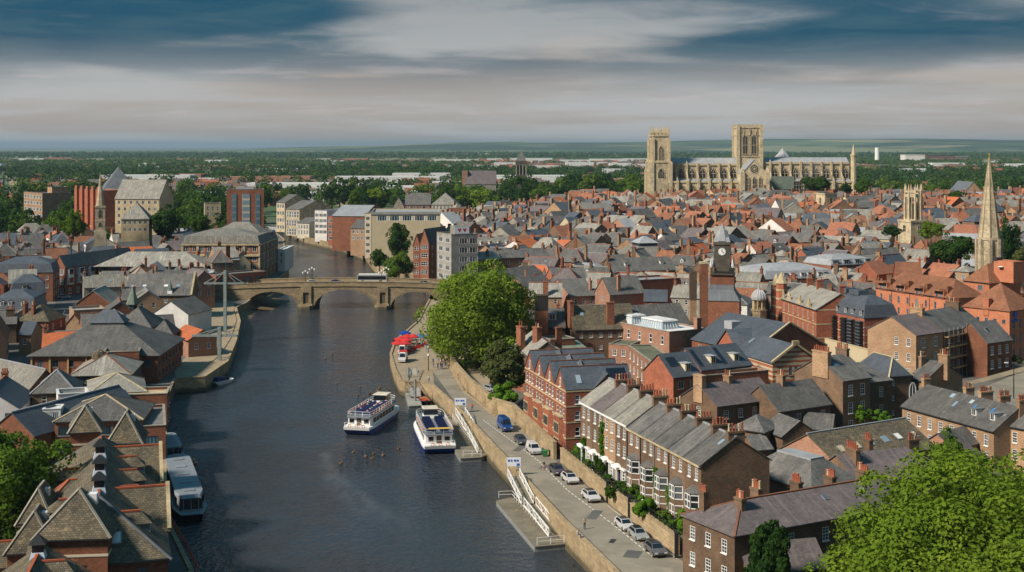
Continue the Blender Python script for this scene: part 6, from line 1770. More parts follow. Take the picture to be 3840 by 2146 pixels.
def body(nm,x0,x1,ytop,yridge,clear,bays,ail=True):
 g = MB();X0,X1 = mx(x0),mx(x1)
 g.box(X0,X1,7,25,0,mz(ytop));g.box(X0,X1,0,32,0,mz(752))
 w = g.build('wall',STM,t)
 g = MB();g.shell([(X0,-.4,mz(752)),(X1,-.4,mz(752)),(X1,7,mz(718)),(X0,7,mz(718))],[(0,1,2,3)],.3);g.build('aisle_roof','lead',t)
 g = MB();g.shell([(X0,6.6,mz(ytop)),(X1,6.6,mz(ytop)),(X1,16,mz(yridge)),(X0,16,mz(yridge)),(X1,25.4,mz(ytop)),(X0,25.4,mz(ytop))],[(0,1,2,3),(3,2,4,5)],.4)
 g.build('roof','lead',t)
 g = MB();g.box(X0,X1,6.2,6.98,mz(ytop + 8),mz(ytop - 12));g.box(X0,X1,-.6,-.02,mz(760),mz(742));g.build('parapet',STM,t)
 for x in bays:
  X_ = mx(x)
  gothic(t,X_,7,mz(712),mz(600),4.6);gothic(t,X_,0,mz(860),mz(785),4.2)
 for i,x in enumerate(bays[:-1]):
  X_ = mx((x + bays[i + 1]) / 2)
  g = MB();g.box(X_ - .8,X_ + .8,5.4,6.98,mz(752),mz(ytop));g.box(X_ - .9,X_ + .9,-2.2,-.02,0,mz(740));g.cone(X_,-1.1,mz(740),mz(690),.9,.05,4,0,math.pi / 4)
  g.cone(X_,6.2,mz(ytop),mz(ytop - 20),.9,.8,4,0,math.pi / 4);g.cone(X_,6.2,mz(ytop - 20),mz(ytop - 42),.8,.05,4,0,math.pi / 4)
  g.bar((X_,-1.0,mz(745)),(X_,5.6,mz(650)),.7,.9)
  g.build('buttress',STM,t)
body('nave',300,1060,568,494,True,[345,455,570,685,800,915,1018])
body('choir',1325,2270,552,490,True,[1362,1465,1573,1688,1800,1912,2020,2128,2228])
# central tower
cx,hw = mx(1192),8.9
g = MB();g.box(cx - hw,cx + hw,6,26,0,mz(160));g.box(cx - hw - .5,cx + hw + .5,5.5,26.5,mz(252),mz(242));g.box(cx - hw - .4,cx + hw + .4,5.6,26.4,mz(486),mz(474));g.box(cx - hw - .5,cx + hw + .5,5.5,26.5,mz(172),mz(158))
g.build('central_tower',STM,t)
for s in (-1,1):
 for yy in (6,26):
  g = MB();g.box(cx + s * hw - 1.2,cx + s * hw + 1.2,yy - 1.2,yy + 1.2,mz(700),mz(135));g.build('tower_buttress',STM,t)
g = MB()
for k in range(9):
 xx = cx - hw + .9 + k * (2 * hw - 1.8) / 8
 for yy in (5.6,26.0):
  g.box(xx - .7,xx + .7,yy,yy + .5,mz(160),mz(132))
for k in range(1,8):
 yy = 6 + k * 20 / 8
 for xx in (cx - hw - .3,cx + hw - .2):
  g.box(xx,xx + .5,yy - .7,yy + .7,mz(160),mz(132))
g.build('battlement',STM,t)
for x in (1142,1237):
 gothic(t,mx(x),6,mz(450),mz(232),3.5,2)
g = MB()
for x in (1108,1180,1190,1200,1270):
 g.box(mx(x) - .25,mx(x) + .25,5.4,5.98,mz(470),mz(180))
for x in (1125,1190,1255):
 g.cone(mx(x),5.4,mz(250),mz(180),.5,.1,4)
g.build('shafting',STM,t)
# south transept with rose window
X0,X1 = mx(1058),mx(1318);xm = mx(1182)
g = MB();g.box(X0,X1,-17,7,0,mz(655));g.poly([(X0,-17,mz(655)),(X1,-17,mz(655)),(xm,-17,mz(510))]);g.build('transept',STM,t)
g = MB();g.shell([(X0 - .3,-17.3,mz(652)),(X0 - .3,8,mz(652)),(xm,8,mz(506)),(xm,-17.3,mz(506)),(X1 + .3,8,mz(652)),(X1 + .3,-17.3,mz(652))],[(1,0,3,2),(2,3,5,4)],.4);g.build('transept_roof','lead',t)
g = MB()
for s,ca in ((50,0),(41,1),(30,0),(24,1),(14,0)):
 r_ = s * .071
 g.poly([(xm + r_ * math.cos(2 * math.pi * k / 16),-17.2 - (50 - s) * .008,mz(607) + r_ * math.sin(2 * math.pi * k / 16)) for k in range(16)],ca)
g.build('rose_window',[STM,'glass'],t)
for x in (1120,1182,1243):
 gothic(t,mx(x),-17,mz(835),mz(688),2.0 if x != 1182 else 2.6,2)
for s,X_ in ((-1,X0),(1,X1)):
 g = MB();g.box(X_ - 1.6,X_ + 1.6,-18.6,-15,0,mz(640));g.cone(X_,-16.8,mz(640),mz(570),1.8,.05,4,0,math.pi / 4);g.hexa([(X_ + s * 1.6,-17.5,mz(840)),(X_ + s * 5.6,-17.5,mz(840)),(X_ + s * 5.6,-16,mz(840)),(X_ + s * 1.6,-16,mz(840))],[(X_ + s * 1.6,-17.5,mz(740)),(X_ + s * 1.9,-17.5,mz(740)),(X_ + s * 1.9,-16,mz(740)),(X_ + s * 1.6,-16,mz(740))])
 g.build('transept_turret',STM,t)
# west towers
for yy,dx in ((0,0),(32,1.0)):
 xc = mx(228) + dx
 g = MB();g.box(xc - 7.2,xc + 7.2,yy,yy + 14.4,0,mz(520));g.box(xc - 5.7,xc + 5.7,yy + .9,yy + 13.5,mz(520),mz(250));g.box(xc - 6.2,xc + 6.2,yy + .3,yy + 14.1,mz(262),mz(246));g.box(xc - 7.6,xc + 7.6,yy - .4,yy + 14.8,mz(548),mz(532))
 tw = g.build('west_tower',STM,t)
 for s in (-1,1):
  for q in (.6,13.8):
   g = MB();g.box(xc + s * 7 - 1.5,xc + s * 7 + 1.5,yy + q - 1.6,yy + q + 1.6,0,mz(540));g.box(xc + s * 6.0 - 1.0,xc + s * 6.0 + 1.0,yy + q - 1.1,yy + q + 1.1,mz(540),mz(285));g.cone(xc + s * 6.9,yy + q,mz(540),mz(500),1.5,.2,4,0,math.pi / 4)
   if s == -1:
    g.box(xc - 9.4,xc - 7.0,yy + q - 1.0,yy + q + 1.0,0,mz(640));g.cone(xc - 8.3,yy + q,mz(640),mz(600),1.3,.1,4,0,math.pi / 4)
   g.build('tower_buttress',STM,tw)
 g = MB()
 for k in range(12):
  q = k / 4
  i = int(q);f_ = q - i
  c4 = [(-5.8,.9),(5.8,.9),(5.8,13.5),(-5.8,13.5)]
  ax_,ay_ = c4[i];bx_,by_ = c4[(i + 1) % 4]
  px,py = xc + ax_ + (bx_ - ax_) * f_,yy + ay_ + (by_ - ay_) * f_
  tall = f_ == 0
  g.box(px - .55,px + .55,py - .55,py + .55,mz(250),mz(185 if tall else 200));g.cone(px,py,mz(185 if tall else 200),mz(138 if tall else 160),.6,.05,4,0,math.pi / 4)
 for s in (.9,13.3):
  g.box(xc - 5.8,xc + 5.8,yy + s - .2,yy + s + .2,mz(250),mz(225))
 g.build('pinnacle',STM,tw)
 for z0,z1,w_ in ((530,365,3.2),(705,600,4.8)):
  g = MB();yv = yy + (.9 if z0 < 600 else 0);pointed(g,xc - .2,yv - .2,mz(z0),mz(z1),w_,1)
  for k in range(4):
   g.box(xc - .2 - w_ / 2 + w_ * k / 3 - .15,xc - .2 - w_ / 2 + w_ * k / 3 + .15,yv - .45,yv - .15,mz(z0),mz(z1) - w_ * .6)
  for s in (-1,1):
   g.bar((xc - .2 + s * w_ * .55,yv - .3,mz(z1) - w_ * .8),(xc - .2,yv - .3,mz(z1) + .3),.5,.5)
  g.build('tower_window',[STM,'glass_boat'],tw)
# east turret
xe = mx(2295)
g = MB();g.cone(xe,1,0,mz(470),2.2,2.1,8);g.cone(xe,1,mz(470),mz(455),2.6,2.6,8);g.cone(xe,1,mz(455),mz(345),1.7,.08,8);g.build('east_turret',STM,t)
g = MB();g.cone(mx(1662),46,mz(520),mz(490),6,6,8);g.cone(mx(1662),46,mz(490),mz(388),6.4,.1,8,1);g.build('chapter_house_roof',[STM,'lead'],t)
t2 = thing('scaffolding','grey scaffolding screens against the cathedral choir wall','scaffolding',(mc.x,MY - 2.6,GZ))
for k in range(13):
 x = mx(1640) + k * (mx(1985) - mx(1640)) / 12
 g = MB();g.tube((x,0,0),(x,0,mz(545 if 3 < k < 11 else 640)),.18,n=4);g.build('standard','grey_metal',t2)
for k in range(7):
 z = mz(830) + k * 2.9
 g = MB();g.box(mx(1640) if k < 5 else mx(1740),mx(1985),-.3,1.6,z,z + .25);g.build('deck','stone_grey',t2)
g = MB();g.box(mx(1400),mx(1640),.3,.5,mz(830),mz(690));g.build('screen','copper_green',t2)
# ------------------------------------------------------------------ other towers and spires
def oct_pts(r,ph=math.pi / 8):
 return [(r * math.cos(ph + k * math.pi / 4),r * math.sin(ph + k * math.pi / 4)) for k in range(8)]
# tall stone needle spire at right
YS = 440;sp = PY('E',1640,1140,YS)
zf = lambda y: PY('E',0,y,YS).z - GZ
t = thing('stone_church_spire','tall pale stone needle spire on an octagonal church tower at right','church spire',(sp.x,YS,GZ),R(8))
r0 = 125 * .34722 * YS / FN
g = MB();g.cone(0,0,0,zf(1145),r0 * .97,r0 * .97,8,0,math.pi / 8);g.cone(0,0,zf(1150),zf(1125),r0 * 1.03,r0 * 1.03,8,0,math.pi / 8);g.build('tower','stone_spire',t)
g = MB();g.cone(0,0,zf(1125),zf(270),r0 * .88,.22,8,0,math.pi / 8);sp_o = g.build('spire','stone_spire',t)
g = MB()
for k in range(8):
 q = math.pi / 8 + k * math.pi / 4
 g.tube((r0 * .9 * math.cos(q),r0 * .9 * math.sin(q),zf(1125)),(.22 * math.cos(q),.22 * math.sin(q),zf(275)),.2,.1,4)
g.build('spire_rib','stone_cream',sp_o)
g = MB();g.tube((0,0,zf(280)),(0,0,zf(215)),.1);g.lathe(0,0,[(zf(235),.05),(zf(228),.35),(zf(220),.05)],6);g.build('finial','yellow_paint',sp_o)
for k in range(-1,4):
 q = k * math.pi / 4 - math.pi / 2
 o = put_window(t,(r0 * .9 * math.cos(q),r0 * .9 * math.sin(q),zf(1380)),q + math.pi / 2,1.9,zf(1190) - zf(1380),'arch','stone_spire','glass',1)
g = MB()
for k in range(8):
 q = math.pi / 8 + k * math.pi / 4
 g.box(r0 * math.cos(q) - .5,r0 * math.cos(q) + .5,r0 * math.sin(q) - .5,r0 * math.sin(q) + .5,0,zf(1140))
g.build('buttress','stone_spire',t)
FOOT.append((sp.x,YS,1,0,7,7))
# openwork octagon lantern tower
YO = 600;oc = PY('E',818,945,YO);zf2 = lambda y: PY('E',0,y,YO).z - GZ;u2 = .34722 * YO / FN
t = thing('lantern_tower','pale stone church tower crowned by an open octagonal lantern with pinnacles','church tower',(oc.x,YO,GZ),R(20))
hw = 112 * u2
g = MB();g.box(-hw,hw,-hw,hw,0,zf2(950));g.box(-hw * 1.06,hw * 1.06,-hw * 1.06,hw * 1.06,zf2(955),zf2(935));g.build('tower','stone_minster',t)
r1 = 88 * u2
for x,y in oct_pts(r1):
 g = MB();g.cone(x,y,zf2(945),zf2(650),.62,.55,6);g.cone(x,y,zf2(650),zf2(600),.5,.4,4);g.cone(x,y,zf2(600),zf2(545),.45,.05,4);g.build('lantern_pier','stone_minster',t)
g = MB();pts = oct_pts(r1)
for za,zb in ((945,925),(690,655),(640,625)):
 for (ax_,ay_),(bx_,by_) in zip(pts,pts[1:] + pts[:1]):
  g.bar((ax_,ay_,(zf2(za) + zf2(zb)) / 2),(bx_,by_,(zf2(za) + zf2(zb)) / 2),.45,zf2(zb) - zf2(za))
for (ax_,ay_),(bx_,by_) in zip(pts,pts[1:] + pts[:1]):
 g.tube(((ax_ + bx_) / 2,(ay_ + by_) / 2,zf2(940)),((ax_ + bx_) / 2,(ay_ + by_) / 2,zf2(660)),.22,n=4)
 for f_ in (.25,.5,.75):
  px,py = ax_ + (bx_ - ax_) * f_,ay_ + (by_ - ay_) * f_
  g.cone(px,py,zf2(635),zf2(605),.3,.05,4)
g.build('lantern_tracery','stone_minster',t)
g = MB();g.cone(0,0,zf2(940),zf2(760),r1 * .5,r1 * .45,8,0);g.build('lantern_core','stone_dark',t)
for q in range(4):
 az = q * math.pi / 2
 put_window(t,rot2(0,-hw - .04,az) + (zf2(1060),),az,2.4,zf2(985) - zf2(1060),'arch','stone_minster','glass',1)
FOOT.append((oc.x,YO,1,0,7,7))
# small square church tower before the cathedral
pt_ = PY('D',2000,870,830)
t = thing('square_church_tower','small square cream church tower below the cathedral east end','church tower',(pt_.x,830,GZ),R(25))
g = MB();hw = 4.6;g.box(-hw,hw,-hw,hw,0,pt_.z - GZ);g.box(-hw - .3,hw + .3,-hw - .3,hw + .3,pt_.z - GZ - .7,pt_.z - GZ);g.build('tower','stone_minster',t)
for az in (0,-math.pi / 2,math.pi / 2):
 put_window(t,rot2(0,-hw - .04,az) + (pt_.z - GZ - 6.5,),az,2.2,4.0,'arch','stone_minster','glass',1)
FOOT.append((pt_.x,830,1,0,6,6))
# left church spire
YL = 600;lp = PY('A',985,700,YL);zf3 = lambda y: PY('A',0,y,YL).z - GZ;u3 = .382 * YL / FN
t = thing('church_spire','small weathered stone church spire by the red ribbed office','church spire',(lp.x,YL,GZ),R(15))
hw = 46 * u3
g = MB();g.box(-hw,hw,-hw,hw,0,zf3(715));g.box(-hw * 1.1,hw * 1.1,-hw * 1.1,hw * 1.1,zf3(730),zf3(712));g.box(-hw * 1.06,hw * 1.06,-hw * 1.06,hw * 1.06,zf3(865),zf3(850));g.box(-hw * 1.25,hw * 1.25,-hw * 1.25,hw * 1.25,0,zf3(960));g.build('tower','stone_spire',t)
g = MB();g.cone(0,0,zf3(715),zf3(385),hw * .98,.05,8,0,math.pi / 8);g.build('spire','stone_spire',t)
for az in (0,-math.pi / 2,math.pi / 2):
 put_window(t,rot2(0,-hw - .04,az) + (zf3(830),),az,1.7,zf3(745) - zf3(830),'arch','stone_spire','glass',1)
 put_window(t,rot2(0,-hw - .04,az) + (zf3(915),),az,1.6,zf3(875) - zf3(915),'arch','stone_spire','glass',1)
FOOT.append((lp.x,YL,1,0,7,7))
# dark pyramid-roofed tower in the park
YD = 1250;dp = PY('C',555,860,YD);zf4 = lambda y: PY('C',0,y,YD).z - GZ;u4 = .27778 * YD / FN
t = thing('dark_bell_tower','dark stone bell tower with open belfry and steep pyramid roof among trees','church tower',(dp.x,YD,GZ))
hw = 72 * u4
g = MB();g.box(-hw,hw,-hw,hw,0,zf4(850));g.box(-hw * .7,hw * .7,-hw * .7,hw * .7,zf4(850),zf4(720));g.box(-hw * 1.05,hw * 1.05,-hw * 1.05,hw * 1.05,zf4(710),zf4(660));g.build('tower','stone_dark',t)
for s in (-1,-.33,.33,1):
 for y in (-1,1):
  g = MB();g.box(s * hw * .9 - .5,s * hw * .9 + .5,y * hw * .9 - .5,y * hw * .9 + .5,zf4(850),zf4(710));g.build('belfry_pier','stone_grey',t)
g = MB();g.taper(0,0,zf4(660),zf4(520),hw * .95,hw * .95,.1,.1);g.build('spire_roof','slate',t)
# white chimney, far sheds
p = PY('E',430,290,4700);q = PY('E',430,160,4700)
t = thing('white_chimney','slim white industrial chimney on the horizon right of cathedral','chimney',(p.x,4700,GZ));g = MB();g.cone(0,0,0,q.z - GZ,8.4,7.6,12);g.build('shaft','white_paint',t);g = MB();g.cone(0,0,q.z - GZ,q.z - GZ + 2,7.8,7.8,12);g.build('rim','render_white',t)
def far_block(label,x0,x1,y0,y1,Y,mats,cat='building',name='far_building',zm='E',D=60):
 a,b = PY(zm,x0,y0,Y),PY(zm,x1,y1,Y)
 t = thing(name,label,cat,(a.x,Y,GZ));w = b.x - a.x;h = a.z - GZ
 g = MB();g.box(0,w,0,D,0,h);g.build('wall',mats[0],t)
 g = MB();g.box(-1,w + 1,-1,D + 1,h + .01,h + 1.2);g.build('roof',mats[1],t)
 if len(mats) > 2:
  for k in range(3):
   g = MB();g.box(w * .03,w * .97,-.3,-.02,h - 4 - k * 5,h - 1.6 - k * 5);g.build('window_band',mats[2],t)
 return t
far_block('big white shed on the horizon right of the spire',735,945,235,300,4700,('render_white','roof_white'),name='white_shed')
far_block('long brick institutional building with window bands on the horizon',950,1285,240,310,4700,('brick_salmon','slate','glass'),'hospital','brick_institution')
far_block('pale brick annexe at the right end of the horizon institution',1286,1405,255,305,4750,('brick_tan','lead','glass'),name='institution_annexe')
far_block('small white shed with red side at the far right horizon',1640,1730,285,330,4400,('render_white','tile_red'),name='white_shed')
far_block('pale low shed at the far right edge of the horizon',1745,1890,320,350,4200,('render_white','tile_red'),name='white_shed')
def white_block(label,x0,x1,y0,Y,D_,wall='render_white',rm='lead',zm='D',rz=0):
 return block(label,zm,x0,x1,y0,Y,D_,wall,rm,name='modern_block',rz=rz)
white_block('pale stone clad modern hall standing among red roofs below the cathedral',1320,1645,945,-24,26)
white_block('lower right end of the pale modern hall',1650,1800,1040,-17,24)
white_block('long pale base of the modern hall behind slate roofs',1225,1660,1085,-15,8)
white_block('low wide pale metal market roof near the needle spire',910,1560,770,-15,60,'render_white','lead','E')
block('white house row beside the lantern tower','E',1030,1270,945,-14,12,'render_white','slate','gx',4.5,name='white_house',cat='house',win={'f': (5,2)},wk=('sash1',1.2,1.7))
block('red brick house row with tall white windows beside needle spire','E',1275,1545,960,-14,12,'brick_rust','tile_brown','gx',4.5,name='brick_row',cat='house',win={'f': (7,2)},wk=('sash1',1.3,2.2))
block('large plain brick gable warehouse before the far trees','E',1370,1570,640,-20,40,'brick_tan','lead_dark','gy',9,name='gable_warehouse',cat='warehouse')
block('tall orange brick gable with green roof among the mid town roofs','L',0,200,95,-16,14,'brick_orange','copper_green','gx',3.5,name='green_roof_house',cat='house',win={'f': (3,2)})
block('bright orange tiled warehouse roof in the middle of town','F',1085,1420,195,-13,26,'brick_rust','tile_orange','gx',6.5,name='orange_roof_warehouse',cat='warehouse')
block('curved grey metal hall roof before the orange tiled warehouse','F',1270,1900,195,-15,24,'render_cream','lead_dark','gx',4.0,name='grey_roof_hall',cat='hall')
block('square plain red brick tower house in the middle of town','L',975,1110,95,-22,9,'brick_red','felt',name='brick_lift_tower',cat='tower')
block('white walled hall with teal glazed edge near the market','L',0,420,360,-13,14,'glass_teal','roof_white','hip',3.0,name='white_roof_hall',cat='hall')
block('wide slate roofed hall below the pale modern hall','L',1050,1800,250,-14,22,'brick_rust','slate_blue','hip',6.0,name='slate_roof_hall',cat='hall')
block('cream georgian hall with grey hipped roof near the trees','B',1880,2140,700,-18,24,'render_pale','slate_pale','hip',8,name='georgian_hall',cat='hall',win={'f': (7,2)},wk=('arch',1.6,2.6))
block('red brick house with tall chimneys behind the cream cinema','B',1620,1870,700,-18,16,'brick_rust','slate','gx',8,name='brick_mansion',cat='house',win={'f': (4,2)},chim=[(.1,.5,2,4),(.95,.5,2,4)])
block('grey gothic gable front with arched window behind the cinema','B',1500,1610,720,-16,16,'stone_grey','slate','gy',7,name='gothic_gable',cat='church',win={'f': (1,1,('arch',4,6))})
t = block('grey roofed theatre with pale gable and pink tower','B',2210,2513,500,-25,30,'stone_grey','slate_purple','gx',12,name='theatre',cat='theatre')
block('slim pink brick tower beside the grey roofed theatre','B',2180,2235,375,1235,9,'brick_salmon','felt',name='pink_tower',cat='tower')
block('yellow timber clad flat block among the trees','B',955,1260,560,-17,16,'timber','felt',name='timber_block',cat='building')
# ------------------------------------------------------------------ trees and planting
def leaf_mesh(name,seed,lobes,n_leaf,leaf,mat,squash=1.0,flat=.0):
 """crown of radius 1 centred on the origin: leaves on the shells of many lobes, so light and dark clumps and gaps show"""
 r = np.random.RandomState(seed)
 d = r.normal(size=(lobes,3));d /= np.linalg.norm(d,axis=1)[:,None]
 rad = r.uniform(.12,.92,lobes) ** .6
 c = d * rad[:,None] * np.array([1,1,squash])
 if lobes > 45:                # branch masses, each carrying many lobes
  nb = max(9,lobes // 10);bd = r.normal(size=(nb,3));bd[:,2] += .25;bd /= np.linalg.norm(bd,axis=1)[:,None]
  c = .45 * c + (bd * r.uniform(.42,.68,nb)[:,None])[r.randint(0,nb,lobes)] + d * .12
  rad = np.linalg.norm(c,axis=1);d = c / rad[:,None]
 c[:,2] = np.where(c[:,2] < 0,c[:,2] * .85,c[:,2])
 lr = r.uniform(.85,1.2,lobes) * (.40 - .22 * rad)
 k = r.choice(lobes,n_leaf,p=lr ** 2 / (lr ** 2).sum())
 q = r.normal(size=(n_leaf,3));q[:,2] += .30;q += d[k] * .55
 q /= np.linalg.norm(q,axis=1)[:,None]
 p = c[k] + q * (lr[k] * r.uniform(.72,1.08,n_leaf))[:,None]
 nrm = q + r.normal(size=(n_leaf,3)) * .42
 nrm /= np.linalg.norm(nrm,axis=1)[:,None]
 a = np.cross(nrm,r.normal(size=(n_leaf,3)));a /= np.linalg.norm(a,axis=1)[:,None]
 b = np.cross(nrm,a)
 s = leaf * r.uniform(.6,1.35,n_leaf)[:,None]
 v = np.stack([p - a * s,p - b * s * .62,p + a * s,p + b * s * .62],1).reshape(-1,3)
 return quad_mesh(name,v,mat)
def quad_mesh(name,v,mat):
 n = len(v) // 4
 me = bpy.data.meshes.new(name)
 me.vertices.add(len(v));me.vertices.foreach_set('co',v.astype(np.float32).ravel())
 me.loops.add(len(v));me.loops.foreach_set('vertex_index',np.arange(len(v),dtype=np.int32))
 me.polygons.add(n);me.polygons.foreach_set('loop_start',np.arange(0,len(v),4,dtype=np.int32));me.polygons.foreach_set('loop_total',np.full(n,4,np.int32))
 me.update(calc_edges=True)
 for m_ in (mat if isinstance(mat,(list,tuple)) else [mat]):
  me.materials.append(MAT[m_])
 return me
def trunk_mesh(h,r,seed,limbs=5,spread=.5):
 g = MB();q = random.Random(seed)
 top = Vector((q.uniform(-.03,.03) * h,q.uniform(-.03,.03) * h,h * .5))
 g.tube((0,0,-.3),(0,0,h * .12),r * 1.35,r,8);g.tube((0,0,h * .12),top,r,r * .72,8)
 for k in range(limbs):
  a = 2 * math.pi * k / limbs + q.uniform(-.3,.3)
  e = Vector((math.cos(a) * h * spread * q.uniform(.5,.9),math.sin(a) * h * spread * q.uniform(.5,.9),h * q.uniform(.66,.92)))
  m_ = top.lerp(e,.5) + Vector((0,0,h * .03))
  g.tube(top - Vector((0,0,h * q.uniform(0,.15))),m_,r * .5,r * .34,6);g.tube(m_,e,r * .34,r * .1,5)
 return g
def big_tree(name,label,pos,rx,rz_,zc,lobes,n,leaf,mat,seed,cat='tree',ry=None,trunk=True):
 t = thing(name,label,cat,(pos[0],pos[1],pos[2]))
 me = leaf_mesh(name + '_crown',seed,lobes,n,leaf / ((rx * 2 + rz_) / 3),mat)
 o = obj('crown',me,t,(0,0,zc));o.scale = (rx,ry or rx,rz_)
 if trunk:
  trunk_mesh(zc + rz_ * .7,max(.25,rx * .045),seed,6,rx * .5 / (zc + rz_)).build('trunk','bark',t)
 return t
big_tree('plane_tree','great bushy green plane tree on the quay beside the red parasols',(-8.6,340,GZ),14.6,13.4,11.8,180,46000,.38,'leaf_plane',3)
big_tree('lime_tree','huge bright yellow green tree filling the bottom right corner',(53.5,150,GZ),17.0,13.2,7.2,380,150000,.27,'leaf_bright',5)
big_tree('lime_tree','bright green treetop at the bottom edge below the purple roof',(30.0,148.5,GZ),4.8,4.2,4.6,50,14000,.24,'leaf_bright',8)
big_tree('evergreen_tree','dark upright evergreen in front of the brown corner house',(31.8,163.2,GZ),3.3,5.2,5.4,50,13000,.24,'leaf_dark',9)
big_tree('willow_tree','leafy willow like tree at the left edge beside the warehouse',(-70.6,190,GZ),9.0,8.8,8.0,100,26000,.28,'leaf_mid',12)
p = P('J',1560,700,GZ)
big_tree('olive_tree','grey olive coloured small tree below the great plane tree',(-2.0,291,GZ),6.4,5.6,8.2,50,9000,.34,'leaf_olive',14)
big_tree('bright_shrub','bright green shrub beside the buttressed wall and silver car',(-1.6,284,GZ),3.2,3.0,3.8,24,3000,.28,'leaf_garden',15,'shrub')
big_tree('birch_tree','slim airy birch between the long row and the halls',(*xy(PY('Q',1205,1100,214)),GZ),3.2,5.0,6.0,34,4200,.30,'leaf_mid',16)
def tree_at(name,label,zm,xc,yt,yb,w,Y,mat,seed,lobes=60,n=6500,cat='tree',leaf=None):
 a,b = PY(zm,xc,yt,Y),PY(zm,xc,yb,Y)
 rx = w * ZOOM[zm][2] * Y / FN / 2;zt_,zb_ = a.z - GZ,max(1.0,b.z - GZ)
 return big_tree(name,label,(a.x,Y,GZ),rx,(zt_ - zb_) / 2 * 1.05,(zt_ + zb_) / 2,lobes,n,leaf or rx * .062,mat,seed,cat)
for i,q in enumerate((
 ('dense dark round tree between the church spire and tower block','A',1660,735,1060,400,620,'leaf_dark'),
 ('smaller green tree touching the dark round tree and tower block','A',1960,800,1000,220,600,'leaf_mid'),
 ('yellow green tree left of the church spire','A',715,770,1060,260,560,'leaf_plane'),
 ('tall dark tree in front of the cream cinema','B',1545,895,1240,260,600,'leaf_dark'),
 ('pale willow leaning over the water below the cinema','B',1560,1175,1440,290,555,'leaf_mid'),
 ('dark bush on the bank beside the pale willow','B',1370,1140,1340,180,580,'leaf_dark'),
 ('green tree rising between the riverside offices and gabled roofs','B',1140,570,770,200,830,'leaf_mid'),
 ('broad light green tree behind the cream cinema roof','B',1345,545,660,200,930,'leaf_plane'),
 ('dark spreading tree left of the needle spire','E',1250,1085,1440,480,470,'leaf_dark'),
 ('light green tree beside the lantern tower base','E',1035,955,1150,270,540,'leaf_plane'),
 ('dark tall tree directly right of the needle spire','E',1840,880,1420,330,460,'leaf_dark'),
 ('olive tree at the right edge behind the hotel','E',2010,1240,1440,230,430,'leaf_olive'),
 ('dark flat bush left of the lantern tower','E',590,1000,1120,240,570,'leaf_dark'),
 ('round tree before the cathedral choir','D',1880,690,900,320,960,'leaf_dark'),
 ('smaller tree below the cathedral east turret','D',2215,765,880,170,950,'leaf_dark'),
 ('full tree right of the cathedral east turret','D',2395,720,900,180,950,'leaf_mid'),
 ('dark tree before the plain brick gable warehouse','E',1310,625,720,210,860,'leaf_mid'),
 ('bright tree in front of the dark bell tower','C',520,870,1010,220,1180,'leaf_mid'))):
 tree_at('broadleaf_tree' if 'bush' not in q[0] else 'bush',q[0],*q[1:],30 + i,cat='tree' if 'bush' not in q[0] else 'bush')
# terrace garden shrubs and climbers
def shrub(name,label,zm,x,y,z,r,h,mat,seed,cat='shrub',n=1600,leaf=.2):
 p = P(zm,x,y,z)
 return big_tree(name,label,(p.x,p.y,z),r,h / 2,h / 2,18,n,leaf,mat,seed,cat,trunk=False)
shrub('garden_shrub','large bright green shrub at the near end of the terrace gardens','K',1960,1180,GARD,2.0,5.4,'leaf_garden',61,n=3600)
shrub('garden_shrub','loose light shrub spilling over the garden wall','K',1580,990,GARD,1.9,3.4,'leaf_garden',62,n=2600)
shrub('garden_shrub','dark garden shrub with red blooms under the first bay','K',1500,830,GARD,1.8,2.4,'leaf_mid',63)
shrub('garden_shrub','low dark flower bed shrub beside the white doorcase','K',1420,770,GARD,1.4,1.7,'leaf_mid',64)
shrub('hedge','clipped round hedge at the far end of the terrace','K',1045,505,GARD,1.5,2.8,'leaf_garden',65,'hedge')
shrub('conifer','slim dark conifer in the terrace garden','K',1195,625,GARD,.75,3.2,'leaf_dark',66,'conifer')
shrub('conifer','second taller conifer close to the portico','K',1240,650,GARD,.8,3.9,'leaf_mid',67,'conifer')
shrub('garden_shrub','small flowering shrub between hedge and conifers','K',1130,570,GARD,1.3,1.6,'leaf_garden',68)
shrub('garden_shrub','small green shrub beside the road gate post','K',1320,830,GARD,1.0,2.2,'leaf_mid',69)
shrub('yard_shrub','bright shrub in the yard under the tall brick house','Q',285,830,GZ + 3,2.2,3.6,'leaf_garden',70)
shrub('yard_shrub','second yard shrub along the wall under the side wing','Q',470,830,GZ + 3,2.0,2.6,'leaf_garden',71)
shrub('yard_shrub','flowering bush on the pavement by the hotel corner','O',1950,1345,5.8,2.0,2.4,'leaf_olive',72)
for i,(x,y,z,r,h) in enumerate(((1110,555,GARD,1.0,1.2),(1285,700,GARD,1.1,1.5),(1370,735,GARD,1.0,1.3),(1455,800,GARD,1.2,1.6),(1640,930,GARD,1.3,2.2),(1700,990,GARD,1.2,1.8),(1770,1050,GARD,1.4,2.4),(1830,1110,GARD,1.3,2.0))):
 shrub('garden_shrub','%s of the small shrubs along the terrace garden railing from the far end' % ords[i],'K',x,y,z,r,h,('leaf_mid','leaf_garden','leaf_olive')[i % 3],90 + i,n=900)
